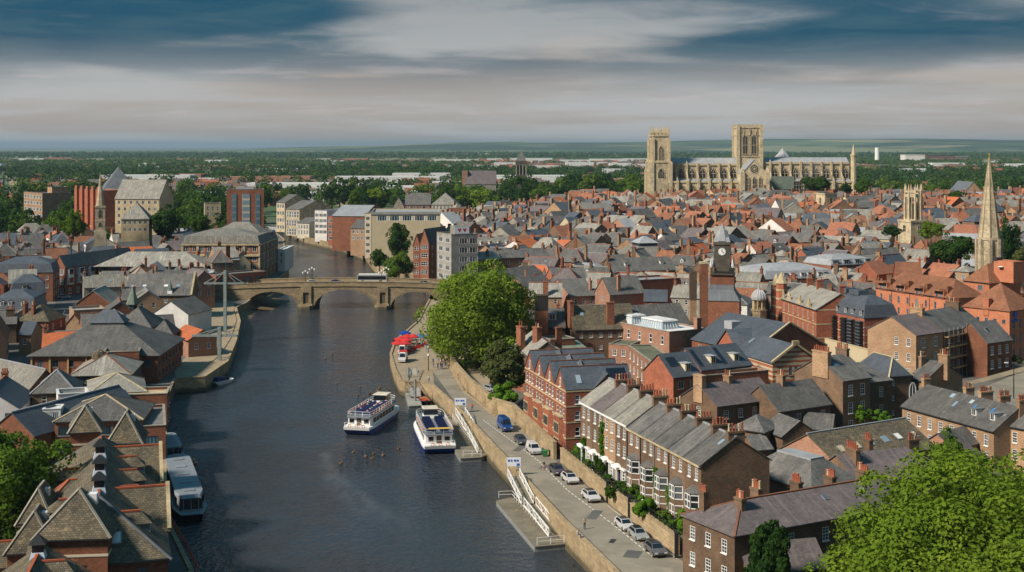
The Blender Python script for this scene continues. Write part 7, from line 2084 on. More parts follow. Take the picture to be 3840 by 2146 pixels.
def climber(label,k,x0,x1,z0,z1,seed,mat='leaf_garden'):
 """climbing plant flat on a terrace house front"""
 r = np.random.RandomState(seed);n = 900
 o = ta + td * k;dirv = td.normalized();nv = Vector((dirv.y,-dirv.x,0))
 t = thing('climbing_plant',label,'climber',(o.x,o.y,GARD))
 zz = r.uniform(z0,z1,n);c = (x0 + x1) / 2 + np.sin(zz * .9 + seed) * (x1 - x0) * .25
 xx = c + r.normal(size=n) * (x1 - x0) * .28
 p = np.outer(xx,np.array(dirv)) + np.outer(r.uniform(.05,.55,n),np.array(nv));p[:,2] = zz
 a = r.normal(size=(n,3));a /= np.linalg.norm(a,axis=1)[:,None];b = np.cross(a,r.normal(size=(n,3)));b /= np.linalg.norm(b,axis=1)[:,None]
 s = r.uniform(.10,.22,n)[:,None]
 obj('foliage',quad_mesh('climber',np.stack([p - a * s,p - b * s * .7,p + a * s,p + b * s * .7],1).reshape(-1,3),mat),t)
 g = MB();m0 = dirv * (x0 + x1) / 2 + nv * .08;g.tube(m0,m0 + Vector((0,0,z1 * .8)),.05);g.build('stem','bark',t)
climber('tall ivy climbing between the second and third terrace houses',1,4.6,6.0,.2,8.8,81)
climber('broad climber between the sixth and seventh terrace bays',6,.4,2.0,0,6.2,82)
climber('leafy climber wrapped round the eighth terrace house door',7,0,1.8,0,4.6,83)
climber('climber beside the white ground floor window of the first terrace house',0,1.8,2.8,0,4.4,84)
# ducks resting on the river
g = MB();g.lathe(0,0,[(-.1,.12),(0,.3),(.16,.28),(.25,.1)],8);g.tube((.22,0,.15),(.32,0,.42),.08,.07);g.lathe(.36,0,[(.36,.05),(.45,.10),(.53,.05)],6);g.hexa([(-.25,-.1,.1),(-.25,.1,.1),(-.2,.1,.2),(-.2,-.1,.2)],[(-.5,-.04,.22),(-.5,.04,.22),(-.5,.04,.26),(-.5,-.04,.26)])
dk = g.mesh('duck','duck_brown',True)
for i,(x,y) in enumerate([(1395,885),(1335,925),(1435,1145),(1790,1210),(1810,1190),(1720,1235),(1890,1230),(1860,1250),(1640,1180),(1670,1265),(1895,1200),(1620,1250)]):
 p = P('I',x,y,0);o = obj('duck',dk,None,(p.x,p.y,.02),rnd.uniform(0,6));o.scale = (.9,) * 3
 tag(o,'small brown duck afloat on the river','duck','ducks on the river')
for i,(x,y) in enumerate([(390,1290),(480,1308),(312,1322),(372,1340),(190,1280),(630,1245),(70,1388),(430,690),(445,665),(350,712)]):
 p = P('J',x,y,0);o = obj('duck',dk,None,(p.x,p.y,.02),rnd.uniform(0,6));o.scale = (1.2,) * 3
 tag(o,'small brown duck afloat on the river','duck','ducks on the river')
# ------------------------------------------------------------------ vehicles
def profile(mb,pts,w0,w1,m=0):
 """side profile (x, z) drawn across the width; w1 is the half width at the higher z"""
 zs = [p[1] for p in pts];za,zb = min(zs),max(zs)
 hw = lambda z: w0 + (w1 - w0) * (z - za) / max(1e-6,zb - za)
 l = [(x,-hw(z),z) for x,z in pts];r = [(x,hw(z),z) for x,z in pts]
 n = len(pts)
 for k in range(n):
  j = (k + 1) % n
  mb.poly([l[k],l[j],r[j],r[k]],m)
 mb.poly(list(reversed(l)),m);mb.poly(r,m)
VEH = {}
def vehicle_mesh(kind):
 if kind in VEH:
  return VEH[kind]
 b,gl,rf = MB(),MB(),MB()
 if kind == 'van':
  L,hw = 5.6,.98
  prof = [(-2.8,.38),(2.75,.38),(2.8,.9),(2.65,1.15),(1.9,1.28),(-2.8,1.28)]
  cab = [(-2.8,1.28),(1.9,1.28),(1.15,2.35),(.9,2.48),(-2.75,2.5)]
  win = [(.35,1.38),(1.78,1.38),(1.15,2.22),(.35,2.22)]
  rp_ = [(-2.78,2.45),(.95,2.45),(.85,2.52),(-2.7,2.54)]
  wx = (-1.75,1.75)
 elif kind == 'small_van':
  L,hw = 4.6,.9
  prof = [(-2.3,.36),(2.25,.36),(2.3,.8),(2.15,1.02),(1.35,1.1),(-2.3,1.1)]
  cab = [(-2.3,1.1),(1.35,1.1),(.65,1.8),(.4,1.86),(-2.2,1.88)]
  win = [(-.4,1.16),(1.24,1.16),(.6,1.72),(-.4,1.74)]
  rp_ = [(-2.2,1.84),(.45,1.84),(.35,1.91),(-2.1,1.92)]
  wx = (-1.4,1.42)
 else:
  suv = kind == 'suv'
  L,hw = (4.6,.95) if suv else (4.3,.88)
  z = .12 if suv else 0
  prof = [(-2.2,.30 + z),(2.15,.30 + z),(2.25,.62 + z),(2.1,.82 + z),(1.15,.96 + z),(-2.15,1.0 + z),(-2.3,.8 + z),(-2.28,.45 + z)]
  cab = [(-2.05,.98 + z),(1.15,.95 + z),(.35,1.42 + z),(.1,1.48 + z),(-1.35,1.46 + z),(-1.75,1.36 + z)]
  win = [(-1.75,1.04 + z),(1.0,1.0 + z),(.32,1.38 + z),(.1,1.42 + z),(-1.3,1.40 + z)]
  rp_ = [(-1.5,1.44 + z),(.2,1.46 + z),(.1,1.52 + z),(-1.35,1.50 + z)]
  wx = (-1.38,1.40)
 profile(b,prof,hw * .96,hw);
 profile(b,cab,hw * .93,hw * .74)
 profile(gl,win,hw * .945,hw * .775)
 c0,c1 = cab[1],cab[2]
 d_ = Vector((c1[0] - c0[0],0,c1[1] - c0[1]));n_ = Vector((-d_.z,0,d_.x));n_ = (n_ if n_.x > 0 else -n_).normalized() * .02
 A = Vector((c0[0],0,c0[1])) + d_ * .1 + n_;B = Vector((c0[0],0,c0[1])) + d_ * .95 + n_
 gl.poly([A + Vector((0,-hw * .80,0)),A + Vector((0,hw * .80,0)),B + Vector((0,hw * .66,0)),B + Vector((0,-hw * .66,0))])
 if kind not in ('van',):
  e0,e1 = cab[-1],cab[0]
  gl.poly([(e1[0] - .02,-hw * .78,e1[1] + .08),(e0[0] - .03,-hw * .68,e0[1] - .06),(e0[0] - .03,hw * .68,e0[1] - .06),(e1[0] - .02,hw * .78,e1[1] + .08)])
 profile(rf,rp_,hw * .72,hw * .62)
 r = .34 if kind in ('car','small_van') else .38
 wm = MB()
 a = [2 * math.pi * k / 14 for k in range(14)]
 wm.hexa([(r * math.cos(q),-.11,r + r * math.sin(q)) for q in a],[(r * math.cos(q),.11,r + r * math.sin(q)) for q in a])
 rm_ = MB();rm_.hexa([(r * .6 * math.cos(q),-.125,r + r * .6 * math.sin(q)) for q in a],[(r * .6 * math.cos(q),.125,r + r * .6 * math.sin(q)) for q in a])
 hl = MB();hl.box(-.08,.06,-.2,.2,-.09,.09)
 VEH[kind] = dict(body=b.mesh('body','car_paint_0'),glass=gl.mesh('windows','glass_boat'),roof=rf.mesh('roof','car_paint_5'),wheel=wm.mesh('wheel','tyre'),rim=rm_.mesh('rim','chrome'),lamp=hl.mesh('headlight','headlight'),tail=hl.mesh('tail_light','tail_red'),wx=wx,hw=hw,nose=prof[2],L=L)
 return VEH[kind]
def oslot(o,m_):
 o.material_slots[0].link = 'OBJECT';o.material_slots[0].material = MAT[m_]
def vehicle(kind,label,loc,head,paint,roof=None,cat='car',name='parked_car',group=None):
 V = vehicle_mesh(kind)
 t = thing(name,label,cat,loc,head,group)
 o = obj('body',V['body'],t);oslot(o,paint)
 obj('windows',V['glass'],t)
 o = obj('roof',V['roof'],t);oslot(o,roof or paint)
 for x in V['wx']:
  for s in (-1,1):
   w = obj('wheel',V['wheel'],t,(x,s * (V['hw'] - .1),0));obj('rim',V['rim'],w)
 zl = V['nose'][1]
 for s in (-1,1):
  obj('headlight',V['lamp'],t,(V['nose'][0] - .02,s * V['hw'] * .72,zl));obj('tail_light',V['tail'],t,(-V['L'] / 2 - (.0 if kind == 'van' else -.02),s * V['hw'] * .8,zl + .15))
 return t
rd = (P('K',1870,1310,GZ) - P('K',850,500,GZ));hd = math.atan2(rd.y,rd.x)
for kind,label,x,y,paint,roof,cat in (
 ('van','bright blue delivery van at the far end of the parked row',430,262,'car_paint_6','car_paint_6','van'),
 ('car','dark car with an open door behind the small white van',565,375,'car_paint_2','car_paint_5','car'),
 ('small_van','small white van parked between dark car and green bin',670,455,'car_paint_1','car_paint_1','van'),
 ('suv','dark navy car parked just above the silver car pair',868,630,'car_paint_4','car_paint_5','car'),
 ('suv','white car close behind the dark navy car',975,700,'car_paint_1','car_paint_5','car'),
 ('suv','lone white car with black roof in the middle of the parked row',1150,850,'car_paint_1','car_paint_5','car'),
 ('car','white car with dark roof in front of the black gate post',1430,1085,'car_paint_1','car_paint_5','car'),
 ('car','mid grey car between white car and last dark grey car',1545,1165,'car_paint_3','car_paint_5','car'),
 ('suv','dark grey car parked nearest the camera',1690,1300,'car_paint_7','car_paint_5','car')):
 p = P('K',x,y - 12,GZ)
 vehicle(kind,label,(p.x,p.y,GZ + .01),hd,paint,roof,cat,'parked_van' if cat == 'van' else 'parked_car','vehicles parked along the quay wall')
p = P('J',1520,690,GZ);vehicle('car','silver car behind the buttressed wall by the shrub',(p.x,p.y,GZ + .01),hd + .4,'car_paint_3')
p = P('G',630,445,GZ);vehicle('car','white and blue marked car on the left bank street',(p.x,p.y,GZ + .02),R(5),'car_paint_1')
for x,lb,pt in ((1440,'blue car crossing the bridge','car_paint_6'),(2220,'dark blue car at the right end of the bridge','car_paint_4'),(1230,'white car with red stripe crossing the bridge centre','car_paint_1')):
 X_ = (650 + x * .42702 - CXN) / FN * 497;vehicle('car',lb,(X_,495.5,deck_z(X_) + .02),0.0,pt,name='car')
# bus on the bridge
X_ = (650 + 1745 * .42702 - CXN) / FN * 500
t = thing('bus','single deck white roofed city bus crossing the stone bridge','bus',(X_,500.0,deck_z(X_) + .02),R(180) - .02)
g = MB();profile(g,[(-5.6,.4),(5.4,.4),(5.6,1.0),(5.5,2.6),(5.0,3.0),(-5.5,3.0),(-5.6,2.6)],1.25,1.2);g.build('body','car_paint_3',t)
g = MB();profile(g,[(-5.3,1.2),(5.2,1.2),(5.1,2.45),(-5.3,2.45)],1.285,1.245);g.box(5.45,5.62,-1.0,1.0,1.2,2.5);g.build('windows','glass_boat',t)
g = MB();g.box(-5.4,4.9,-1.15,1.15,3.0,3.2);g.build('roof','white_paint',t)
g = MB();g.box(-5.61,5.4,-1.275,1.275,.42,.75);g.build('skirt','cream_paint',t)
V = vehicle_mesh('van')
for x in (-3.2,3.4):
 for s in (-1,1):
  w = obj('wheel',V['wheel'],t,(x,s * 1.15,0));w.scale = (1.25,1.25,1.25);obj('rim',V['rim'],w)
# green wheelie bin
p = P('K',790,475,GZ)
for dx,lb,mt in ((-.5,'green wheeled bin beside the small white van','green_paint'),(.75,'black wheeled bin next to the green bin','black_metal')):
 t = thing('wheelie_bin',lb,'bin',(p.x + dx,p.y + .3,GZ));g = MB();g.taper(0,0,.1,1.05,.42,.36,.55,.5);g.build('bin_body',mt,t);g = MB();g.taper(0,0,1.055,1.2,.6,.55,.45,.4);g.build('lid',mt,t)
 g = MB();g.tube((-.4,.3,.12),(.4,.3,.12),.12,n=8);g.build('wheel','tyre',t)
# ------------------------------------------------------------------ boats
def hull_ring(L,B,bow=.28,n=7,stern=.92):
 """plan outline, stern at x=0, bow at x=L"""
 pts = [(0,-B / 2 * stern),(L * .12,-B / 2)]
 for k in range(n + 1):
  s = k / n;pts.append((L * (1 - bow) + L * bow * math.sin(s * math.pi / 2),-B / 2 * math.cos(s * math.pi / 2) ** .8 if s < 1 else 0))
 return pts + [(x,-y) for x,y in reversed(pts[:-1])]
def ring_at(r,z,k=1.0,dx=0.0):
 xm = sum(p[0] for p in r) / len(r)
 return [(xm + (x - xm) * k + dx,y * k,z) for x,y in r]
RING = None
def lifebuoy():
 global RING
 if RING is None:
  g = MB();n,m_ = 10,5
  for i in range(n):
   a0,a1 = 2 * math.pi * i / n,2 * math.pi * (i + 1) / n
   for j in range(m_):
    b0,b1 = 2 * math.pi * j / m_,2 * math.pi * (j + 1) / m_
    q = lambda a,b: ((.30 + .09 * math.cos(b)) * math.cos(a),.09 * math.sin(b),(.30 + .09 * math.cos(b)) * math.sin(a))
    g.poly([q(a0,b0),q(a0,b1),q(a1,b1),q(a1,b0)],0 if i % 5 else 1)
  RING = g.mesh('lifebuoy',['orange_paint','white_paint'],True)
 return RING
def rail_part(parent,pts,h=1.0,mat='white_paint',closed=False,mid=2,name='railing'):
 g = MB()
 seq = list(zip(pts[:-1],pts[1:])) + ([(pts[-1],pts[0])] if closed else [])
 for a,b in seq:
  a,b = Vector(a),Vector(b)
  for k in range(1,mid + 1):
   zz = Vector((0,0,h * k / mid));g.bar(a + zz,b + zz,.06,.06)
  n = max(1,int((b - a).length / 1.5))
  for i in range(n + 1):
   p = a.lerp(b,i / n);g.box(p.x - .04,p.x + .04,p.y - .04,p.y + .04,p.z,p.z + h)
 return g.build(name,mat,parent)
SEATS = []
def tour_boat(label,stern,head,L=25.5,B=6.0,covered=False):
 t = thing('tour_boat',label,'tour boat',(stern[0],stern[1],0),head)
 r = hull_ring(L,B)
 g = MB();g.hexa(ring_at(r,-.6,.86),ring_at(r,.25,.95));g.hexa(ring_at(r,.25,.95),ring_at(r,1.15,1.0));g.build('hull','blue_paint',t)
 g = MB();g.hexa(ring_at(r,1.15,1.0),ring_at(r,1.75,1.01));g.build('bulwark','white_paint',t)
 g = MB();c = hull_ring(L * .80,B * .86,.2);c = [(x + L * .07,y) for x,y in c]
 g.hexa([(x,y,1.75) for x,y in c],[(x,y,3.5) for x,y in c]);cab = g.build('cabin','white_paint',t)
 for s in (-1,1):
  for k in range(7):
   g = MB();x = L * .14 + k * L * .083;yy = s * B * .432;g.box(x,x + L * .07,min(yy,yy + s * .03),max(yy,yy + s * .03),2.1,3.1);g.build('window','glass_boat',cab)
 g = MB();g.hexa([(x,y,3.5) for x,y in ring_at(c,0,1.04) and [(q[0],q[1]) for q in ring_at(c,0,1.04)]],[(q[0],q[1],3.68) for q in ring_at(c,0,1.04)]);g.build('upper_deck','boat_deck',t)
 g = MB()
 x0 = L * .07
 g.box(x0 - .05,x0 - .01,-.5,.5,1.75,3.3);g.build('stern_door','timber_dark',cab)
 for s in (-1,1):
  g = MB();g.box(x0 - .06,x0 - .01,s * 1.6 - .5,s * 1.6 + .5,2.2,3.1);g.build('window','glass_boat',cab)
 # wheelhouse
 g = MB();xw = L * .70;g.taper(xw,0,3.68,5.6,1.5,1.5,1.25,1.3);wh_ = g.build('wheelhouse','white_paint',t)
 g = MB();g.taper(xw,0,4.45,5.3,1.49,1.5,1.36,1.41);g.build('window','glass_boat',wh_);g = MB();g.taper(xw,0,5.6,5.75,1.7,1.7,1.5,1.5);g.build('wheelhouse_roof','render_pale',wh_)
 # bench rows in two blocks
 for s in (-1,1):
  for k in range(11):
   g = MB();x = L * .13 + k * 1.15;ya,yb = (s * .45,s * 2.1);g.box(x,x + .5,min(ya,yb),max(ya,yb),3.95,4.1);g.box(x - .08,x,min(ya,yb),max(ya,yb),3.7,4.55);g.build('bench','navy',t)
   SEATS.append((t,x + .2,s * rnd.uniform(.7,1.8),4.1))
 e = [(q[0],q[1],3.68) for q in ring_at(c,0,1.01)]
 rail_part(t,e,1.0,'white_paint',True)
 rail_part(t,[(.2,-B * .44,1.75),(.2,B * .44,1.75)],.9)
 for s in (-1,1):
  for k in range(6):
   o = obj('lifebuoy',lifebuoy(),t,(L * .14 + k * L * .085,s * B * .452,4.2))
 for k in (-1,0,1):
  o = obj('lifebuoy',lifebuoy(),t,(-.06,k * 1.5,2.0));o.rotation_euler = (0,0,R(90))
 rail_part(t,[(L * .88,-B * .25,1.75),(L * .97,0,1.75),(L * .88,B * .25,1.75)],.9)
 return t
s1 = P('J',222,1118,0);b1 = P('J',552,905,0);h1 = math.atan2(b1.y - s1.y,b1.x - s1.x)
TB1 = tour_boat('white and blue tour boat full of passengers under way in mid river',s1,h1,24.5)
s2 = P('J',1030,1300,0)
TB2 = tour_boat('white and blue tour boat with empty blue benches moored at the pontoon',s2,R(99.5),26.5,6.6)
g = MB();g.bar((2.0,-2.2,4.72),(2.0,2.0,4.72),1.2,.05);g.build('banner','yellow_paint',TB2)
# grey barge
def barge(label,p,head,L,B,zc,mats,name='barge'):
 t = thing(name,label,'barge',(p[0],p[1],0),head)
 r = hull_ring(L,B,.16,6,.62)
 g = MB();g.hexa(ring_at(r,-.6,.95),ring_at(r,1.3,1.0));g.build('hull',mats[0],t)
 g = MB();g.hexa([(x,y,1.3) for x,y in r],[(q[0],q[1],1.55) for q in ring_at(r,0,1.02)]);g.build('gunwale',mats[1],t)
 c = [(x + L * .05,y) for x,y in hull_ring(L * .84,B * .84,.12,5,.66)]
 g = MB();g.hexa([(x,y,1.5) for x,y in c],[(q[0],q[1],zc) for q in ring_at(c,0,.985)]);cb = g.build('cabin',mats[1],t)
 g = MB();g.hexa([(q[0],q[1],zc) for q in ring_at(c,0,1.01)],[(q[0],q[1],zc + .22) for q in ring_at(c,0,.97)]);rf = g.build('cabin_roof',mats[2],t)
 for k in range(5):
  g = MB();x = L * .14 + k * L * .15;g.box(x,x + 1.3,-.9,.9,zc + .22,zc + .36);g.build('roof_hatch',mats[1] if k % 2 else mats[2],rf)
 for s in (-1,1):
  for k in range(7):
   g = MB();x = L * .12 + k * L * .11;y = s * B * .42;g.box(x,x + L * .07,min(y,y + s * .03),max(y,y + s * .03),1.95,zc - .35);g.build('window','glass_boat',cb)
 g = MB();xe = L * .05;g.box(xe - .05,xe - .005,-B * .33,B * .33,1.8,zc - .25);g.build('window','glass_boat',cb)
 for k in (-.22,0,.22):
  g = MB();g.box(xe - .09,xe - .05,k * B - .06,k * B + .06,1.75,zc - .2);g.build('window_mullion',mats[1],cb)
 return t
bp1 = P('H',1490,1062,0);bp2 = P('H',1345,610,0)
bh = math.atan2(bp2.y - bp1.y,bp2.x - bp1.x)
barge('long grey converted barge with pale roof moored below the warehouse',bp1,bh,37.5,5.4,3.6,('black_metal','boat_grey','boat_deck'))
bq = bp1 + Vector((math.cos(bh),math.sin(bh),0)) * 40.5
barge('smaller grey covered boat moored ahead of the long grey barge',bq,bh + .04,15,4.4,3.3,('black_metal','boat_grey','boat_grey'),'moored_boat')
def small_boat(name,label,p,head,L,B,hull,inner,canopy=None):
 t = thing(name,label,'boat',(p[0],p[1],0),head)
 r = hull_ring(L,B,.4)
 g = MB();g.hexa(ring_at(r,-.3,.7),ring_at(r,.75,1.0));g.build('hull',hull,t)
 g = MB()
 o_,i_ = ring_at(r,.76,1.02),ring_at(r,.76,.82)
 i2 = ring_at(r,.3,.78)
 n = len(r)
 for k in range(n):
  j = (k + 1) % n
  g.poly([o_[k],o_[j],i_[j],i_[k]]);
 g.hexa(ring_at(r,.75,1.0),ring_at(r,.95,1.03));g.build('gunwale',hull,t)
 g = MB();g.hexa([(q[0],q[1],.955) for q in ring_at(r,0,.8)],[(q[0],q[1],.99) for q in ring_at(r,0,.78)]);g.build('deck',inner,t)
 if canopy:
  g = MB();g.taper(L * .32,0,.99,1.9,L * .26,B * .42,L * .2,B * .34);g.build('canopy',canopy,t)
  g = MB();g.taper(L * .64,0,.99,1.55,L * .1,B * .36,L * .04,B * .3);g.build('windscreen','glass_boat',t)
 else:
  g = MB();g.box(L * .3,L * .38,-B * .35,B * .35,.99,1.15);g.box(L * .55,L * .62,-B * .35,B * .35,.99,1.15);g.build('thwart','timber',t)
 g = MB();g.box(-.45,.0,-.2,.2,.2,1.25);g.build('outboard_motor','black_metal',t)
 return t
p = P('I',345,1165,0);small_boat('motorboat','small white cabin cruiser with navy cover beside the left wharf',p,R(58),7.0,2.6,'white_paint','boat_deck','navy')
p = bp1 + Vector((math.cos(bh),math.sin(bh),0)) * 38.2 + Vector((3.2,0,0));small_boat('dinghy','orange inflatable dinghy tied behind the grey barge',p,R(110),4.6,2.0,'orange_paint','black_metal')
p = P('J',900,825,0);small_boat('rescue_boat','red and black inflatable boat beside the grey gangway pontoon',p,R(104),7.0,2.4,'black_metal','red_paint')
p = P('J',885,690,0);small_boat('rescue_boat','small grey and red inflatable ahead of the red and black one',p + Vector((.6,8.6,0)),R(104),5.0,2.0,'boat_grey','red_paint')
p = P('B',440,1070,0);small_boat('motorboat','white pleasure cruiser moored upstream near the stone guildhall',p,R(150),14,4.2,'white_paint','boat_deck','white_paint')
p = P('B',370,1030,0);small_boat('motorboat','second white cruiser moored beyond the first upstream',p,R(150),13,4.0,'white_paint','boat_deck','boat_deck')
# ------------------------------------------------------------------ pontoons, gangways
def pontoon(label,deck,gang,z=.85,mat='deck_wood',sign=None,railm='white_paint',railings=()):
 o_ = Vector((deck[0].x,deck[0].y,0))
 t = thing('pontoon',label,'pontoon',o_)
 pts = [(p - o_) for p in deck]
 g = MB();g.prism([(p.x,p.y) for p in pts],-.2,z - .12);g.build('float','grey_metal',t)
 c = sum(pts,Vector()) / len(pts)
 g = MB();g.prism([((p.x - c.x) * 1.01 + c.x,(p.y - c.y) * 1.01 + c.y) for p in pts],z - .119,z);g.build('deck',mat,t)
 for rr in railings:
  rail_part(t,[(*(q - o_)[:2],z) for q in rr],1.1,railm)
 for a,b,w in gang:
  a,b = a - o_,b - o_
  d = (b - a);s = Vector((d.y,-d.x,0)).normalized() * w / 2
  g = MB();g.bar(a,b,w,.14);gw = g.build('gangway',mat,t)
  g = MB()
  for sg_ in (-1,1):
   n = max(3,int(d.length / 1.6))
   for i in range(n):
    p,q = a + d * i / n + s * sg_,a + d * (i + 1) / n + s * sg_
    g.bar(p + Vector((0,0,1.25)),q + Vector((0,0,1.25)),.13,.13);g.bar(p + Vector((0,0,.08)),q + Vector((0,0,.08)),.13,.16)
    g.bar(p + Vector((0,0,.1)),q + Vector((0,0,1.2)),.07,.07) if i % 2 == 0 else g.bar(p + Vector((0,0,1.2)),q + Vector((0,0,.1)),.07,.07)
    g.bar(p,p + Vector((0,0,1.3)),.1,.1)
   g.bar(b + s * sg_,b + s * sg_ + Vector((0,0,1.3)),.1,.1)
  g.build('truss_rail',railm,gw)
 if sign:
  p = sign - o_
  g = MB();g.box(p.x - 1.2,p.x + 1.2,p.y - .06,p.y + .06,sign.z + 1.6,sign.z + 3.1);sg2 = g.build('sign_board','sign_white',t)
  g = MB()
  for i,w in enumerate((.45,.3,.5,.35)):
   g.box(p.x - 1.0 + i * .52,p.x - 1.0 + i * .52 + w * .8,p.y - .09,p.y - .065,sign.z + 2.4,sign.z + 2.75)
  g.box(p.x + .5,p.x + 1.0,p.y - .09,p.y - .065,sign.z + 1.7,sign.z + 2.1);g.build('sign_print','sign_blue',sg2)
  g = MB();g.box(p.x - 1.15,p.x - 1.05,p.y,p.y + .1,sign.z,sign.z + 1.7);g.box(p.x + 1.05,p.x + 1.15,p.y,p.y + .1,sign.z,sign.z + 1.7);g.build('sign_post',railm,t)
 return t
q = lambda zm,x,y,z: P(zm,x,y,z)
pontoon('large grey decked pontoon with white railings and double gangway at bottom',[q('K',358,845,.85),q('K',680,1225,.85),q('K',935,1200,.85),q('K',490,812,.85)],
  [(q('K',505,640,GZ + .6),q('K',620,870,2.3),2.0),(q('K',640,880,2.3),q('K',850,1140,1.0),2.0)],sign=P('K',505,632,GZ),
  railings=[[q('K',380,820,.85),q('K',490,815,.85),q('K',800,1145,.85)],[q('K',700,1215,.85),q('K',925,1195,.85)]])
pontoon('tour boat pontoon with white railings and sloping gangways beside the quay',[q('J',1010,985,.85),q('J',1225,1335,.85),q('J',1425,1322,.85),q('J',1500,1290,.85),q('J',1145,945,.85)],
  [(q('J',1225,905,GZ + .6),q('J',1330,1075,2.3),2.0),(q('J',1340,1085,2.3),q('J',1440,1280,1.0),2.0)],sign=P('J',1225,895,GZ),
  railings=[[q('J',1020,975,.85),q('J',1140,950,.85),q('J',1400,1275,.85)],[q('J',1250,1320,.85),q('J',1425,1315,.85)]])
pontoon('small concrete pontoon with steep grey gangway off the wharf end',[q('J',690,690,.9),q('J',725,830,.9),q('J',855,820,.9),q('J',805,690,.9)],
  [(q('J',750,475,GZ + .5),q('J',790,740,1.2),2.6)],railm='grey_metal',mat='concrete')
for x,y0,lb in ((725,470,'tall dark mooring pile beside the grey gangway'),(790,570,'second grey mooring pile on the small pontoon')):
 p = P('J',x,690 if x < 760 else 815,0);t = thing('mooring_pile',lb,'pile',(p.x,p.y,-1));g = MB();g.cone(0,0,0,6.6,.28,.28,8);g.build('shaft','grey_metal',t);g = MB();g.cone(0,0,6.6,6.9,.3,.1,8);g.build('cap','black_metal',t)
# ------------------------------------------------------------------ people
def person_mesh(pose):
 s = .5 if pose == 'walk' else .12
 J = {'pel': (0,0,.95,.13),'wst': (0,0,1.12,.125),'chs': (0,.01,1.36,.15),'nck': (0,.0,1.50,.06),'hed': (0,-.03,1.60,.095),'top': (0,-.02,1.70,.085)}
 E = [('pel','wst'),('wst','chs'),('chs','nck'),('nck','hed'),('hed','top')]
 for n,x,f in (('l',-1,1),('r',1,-1)):
  a = s * f
  J['sh' + n] = (.19 * x,0,1.43,.065);J['el' + n] = (.24 * x,.10 * a,1.16,.05);J['wr' + n] = (.24 * x,-.12 - .18 * a,.95,.035);J['hn' + n] = (.24 * x,-.15 - .2 * a,.87,.04)
  if pose == 'sit':
   J['hp' + n] = (.1 * x,0,.92,.095);J['kn' + n] = (.12 * x,-.42,.95,.075);J['an' + n] = (.12 * x,-.45,.52,.05);J['ft' + n] = (.12 * x,-.60,.47,.045)
  else:
   J['hp' + n] = (.1 * x,0,.90,.10);J['kn' + n] = (.11 * x,-.30 * a - .02,.50,.07);J['an' + n] = (.11 * x,-.50 * a + .02,.09,.05);J['ft' + n] = (.12 * x,-.50 * a - .15,.045,.045)
  E += [('chs','sh' + n),('sh' + n,'el' + n),('el' + n,'wr' + n),('wr' + n,'hn' + n),('pel','hp' + n),('hp' + n,'kn' + n),('kn' + n,'an' + n),('an' + n,'ft' + n)]
 ks = list(J);me = bpy.data.meshes.new('pose')
 me.from_pydata([J[k][:3] for k in ks],[(ks.index(a),ks.index(b)) for a,b in E],[])
 o = bpy.data.objects.new('pose',me);col.objects.link(o)
 md = o.modifiers.new('skin','SKIN')
 for k,d in zip(ks,me.skin_vertices[0].data):
  d.radius = (J[k][3],J[k][3] * .85)
 me.skin_vertices[0].data[0].use_root = True
 o.modifiers.new('sub','SUBSURF').levels = 1
 dg = bpy.context.evaluated_depsgraph_get()
 m2 = bpy.data.meshes.new_from_object(o.evaluated_get(dg))
 bpy.data.objects.remove(o)
 m2.name = 'person_' + pose;m2.materials.clear()
 for k in ('cloth_0','cloth_3','skin','hair_dark'):
  m2.materials.append(MAT[k])
 for p in m2.polygons:
  c = p.center;p.use_smooth = True
  p.material_index = 1 if c.z < 1.0 and not (abs(c.x) > .2 and c.z > .8) else (2 if abs(c.x) > .2 and c.z < 1.06 else 0 if c.z < 1.47 else 3 if c.z > 1.66 or (c.y > .02 and c.z > 1.53) else 2)
 return m2
PM = {k: person_mesh(k) for k in ('walk','stand','sit')}
def person(label,p,rz,pose='walk',shirt=None,trs=None,group=None):
 o = obj('person',PM[pose],None,p,rz)
 shirt = rnd.randrange(8) if shirt is None else shirt
 label = label.replace('#',('red','navy','white','black','green','tan','grey blue','pink')[shirt])
 for i,m_ in ((0,shirt if shirt is not None else rnd.randrange(8)),(1,trs if trs is not None else rnd.choice((1,3,3,6)))):
  o.material_slots[i].link = 'OBJECT';o.material_slots[i].material = MAT['cloth_%d' % m_]
 return tag(o,label,'person',group)
G1 = GZ + .012
for lb,zm,x,y,a,ps,sh,tr in (
 ('person in red top walking up the quay road','J',1338,880,2.6,'walk',0,1),('person in dark top walking by the garden wall and parked cars','K',757,590,-.4,'walk',3,7),
 ('person in tan clothing standing in the middle of the quay road','K',1097,1080,.4,'stand',5,3),('person in white top crossing the slipway below the wharf','J',922,600,.3,'walk',2,1),
 ('person in dark top at the head of the tour boat gangway','J',1285,915,1.2,'stand',3,3),('person in red standing against the buttressed wall','J',1255,595,.2,'stand',0,0),('person in black beside the person in red at the wall','J',1207,580,.2,'stand',3,3)):
 person(lb,P(zm,x,y,G1),a,ps,sh,tr)
p = P('K',1040,1150,GZ + .75);person('person in white top sitting on the quay parapet',(p.x,p.y,GZ + .28),1.2,'sit',2,1)
for i in range(30):
 x,y = rnd.uniform(600,930),rnd.uniform(170,320)
 if x < 720 and y > 250:
  y -= 80
 person('visitor in # top among the parasol tables on the wharf',P('J',x,y,G1),rnd.uniform(0,6.3),rnd.choice(('stand','walk')),group='crowd around the red parasols')
for i in range(14):
 person('pedestrian in # top under the great plane tree at the quay corner',P('J',rnd.uniform(960,1120),rnd.uniform(410,490),G1),rnd.uniform(0,6.3),rnd.choice(('stand','walk')),group='pedestrians by the plane tree')
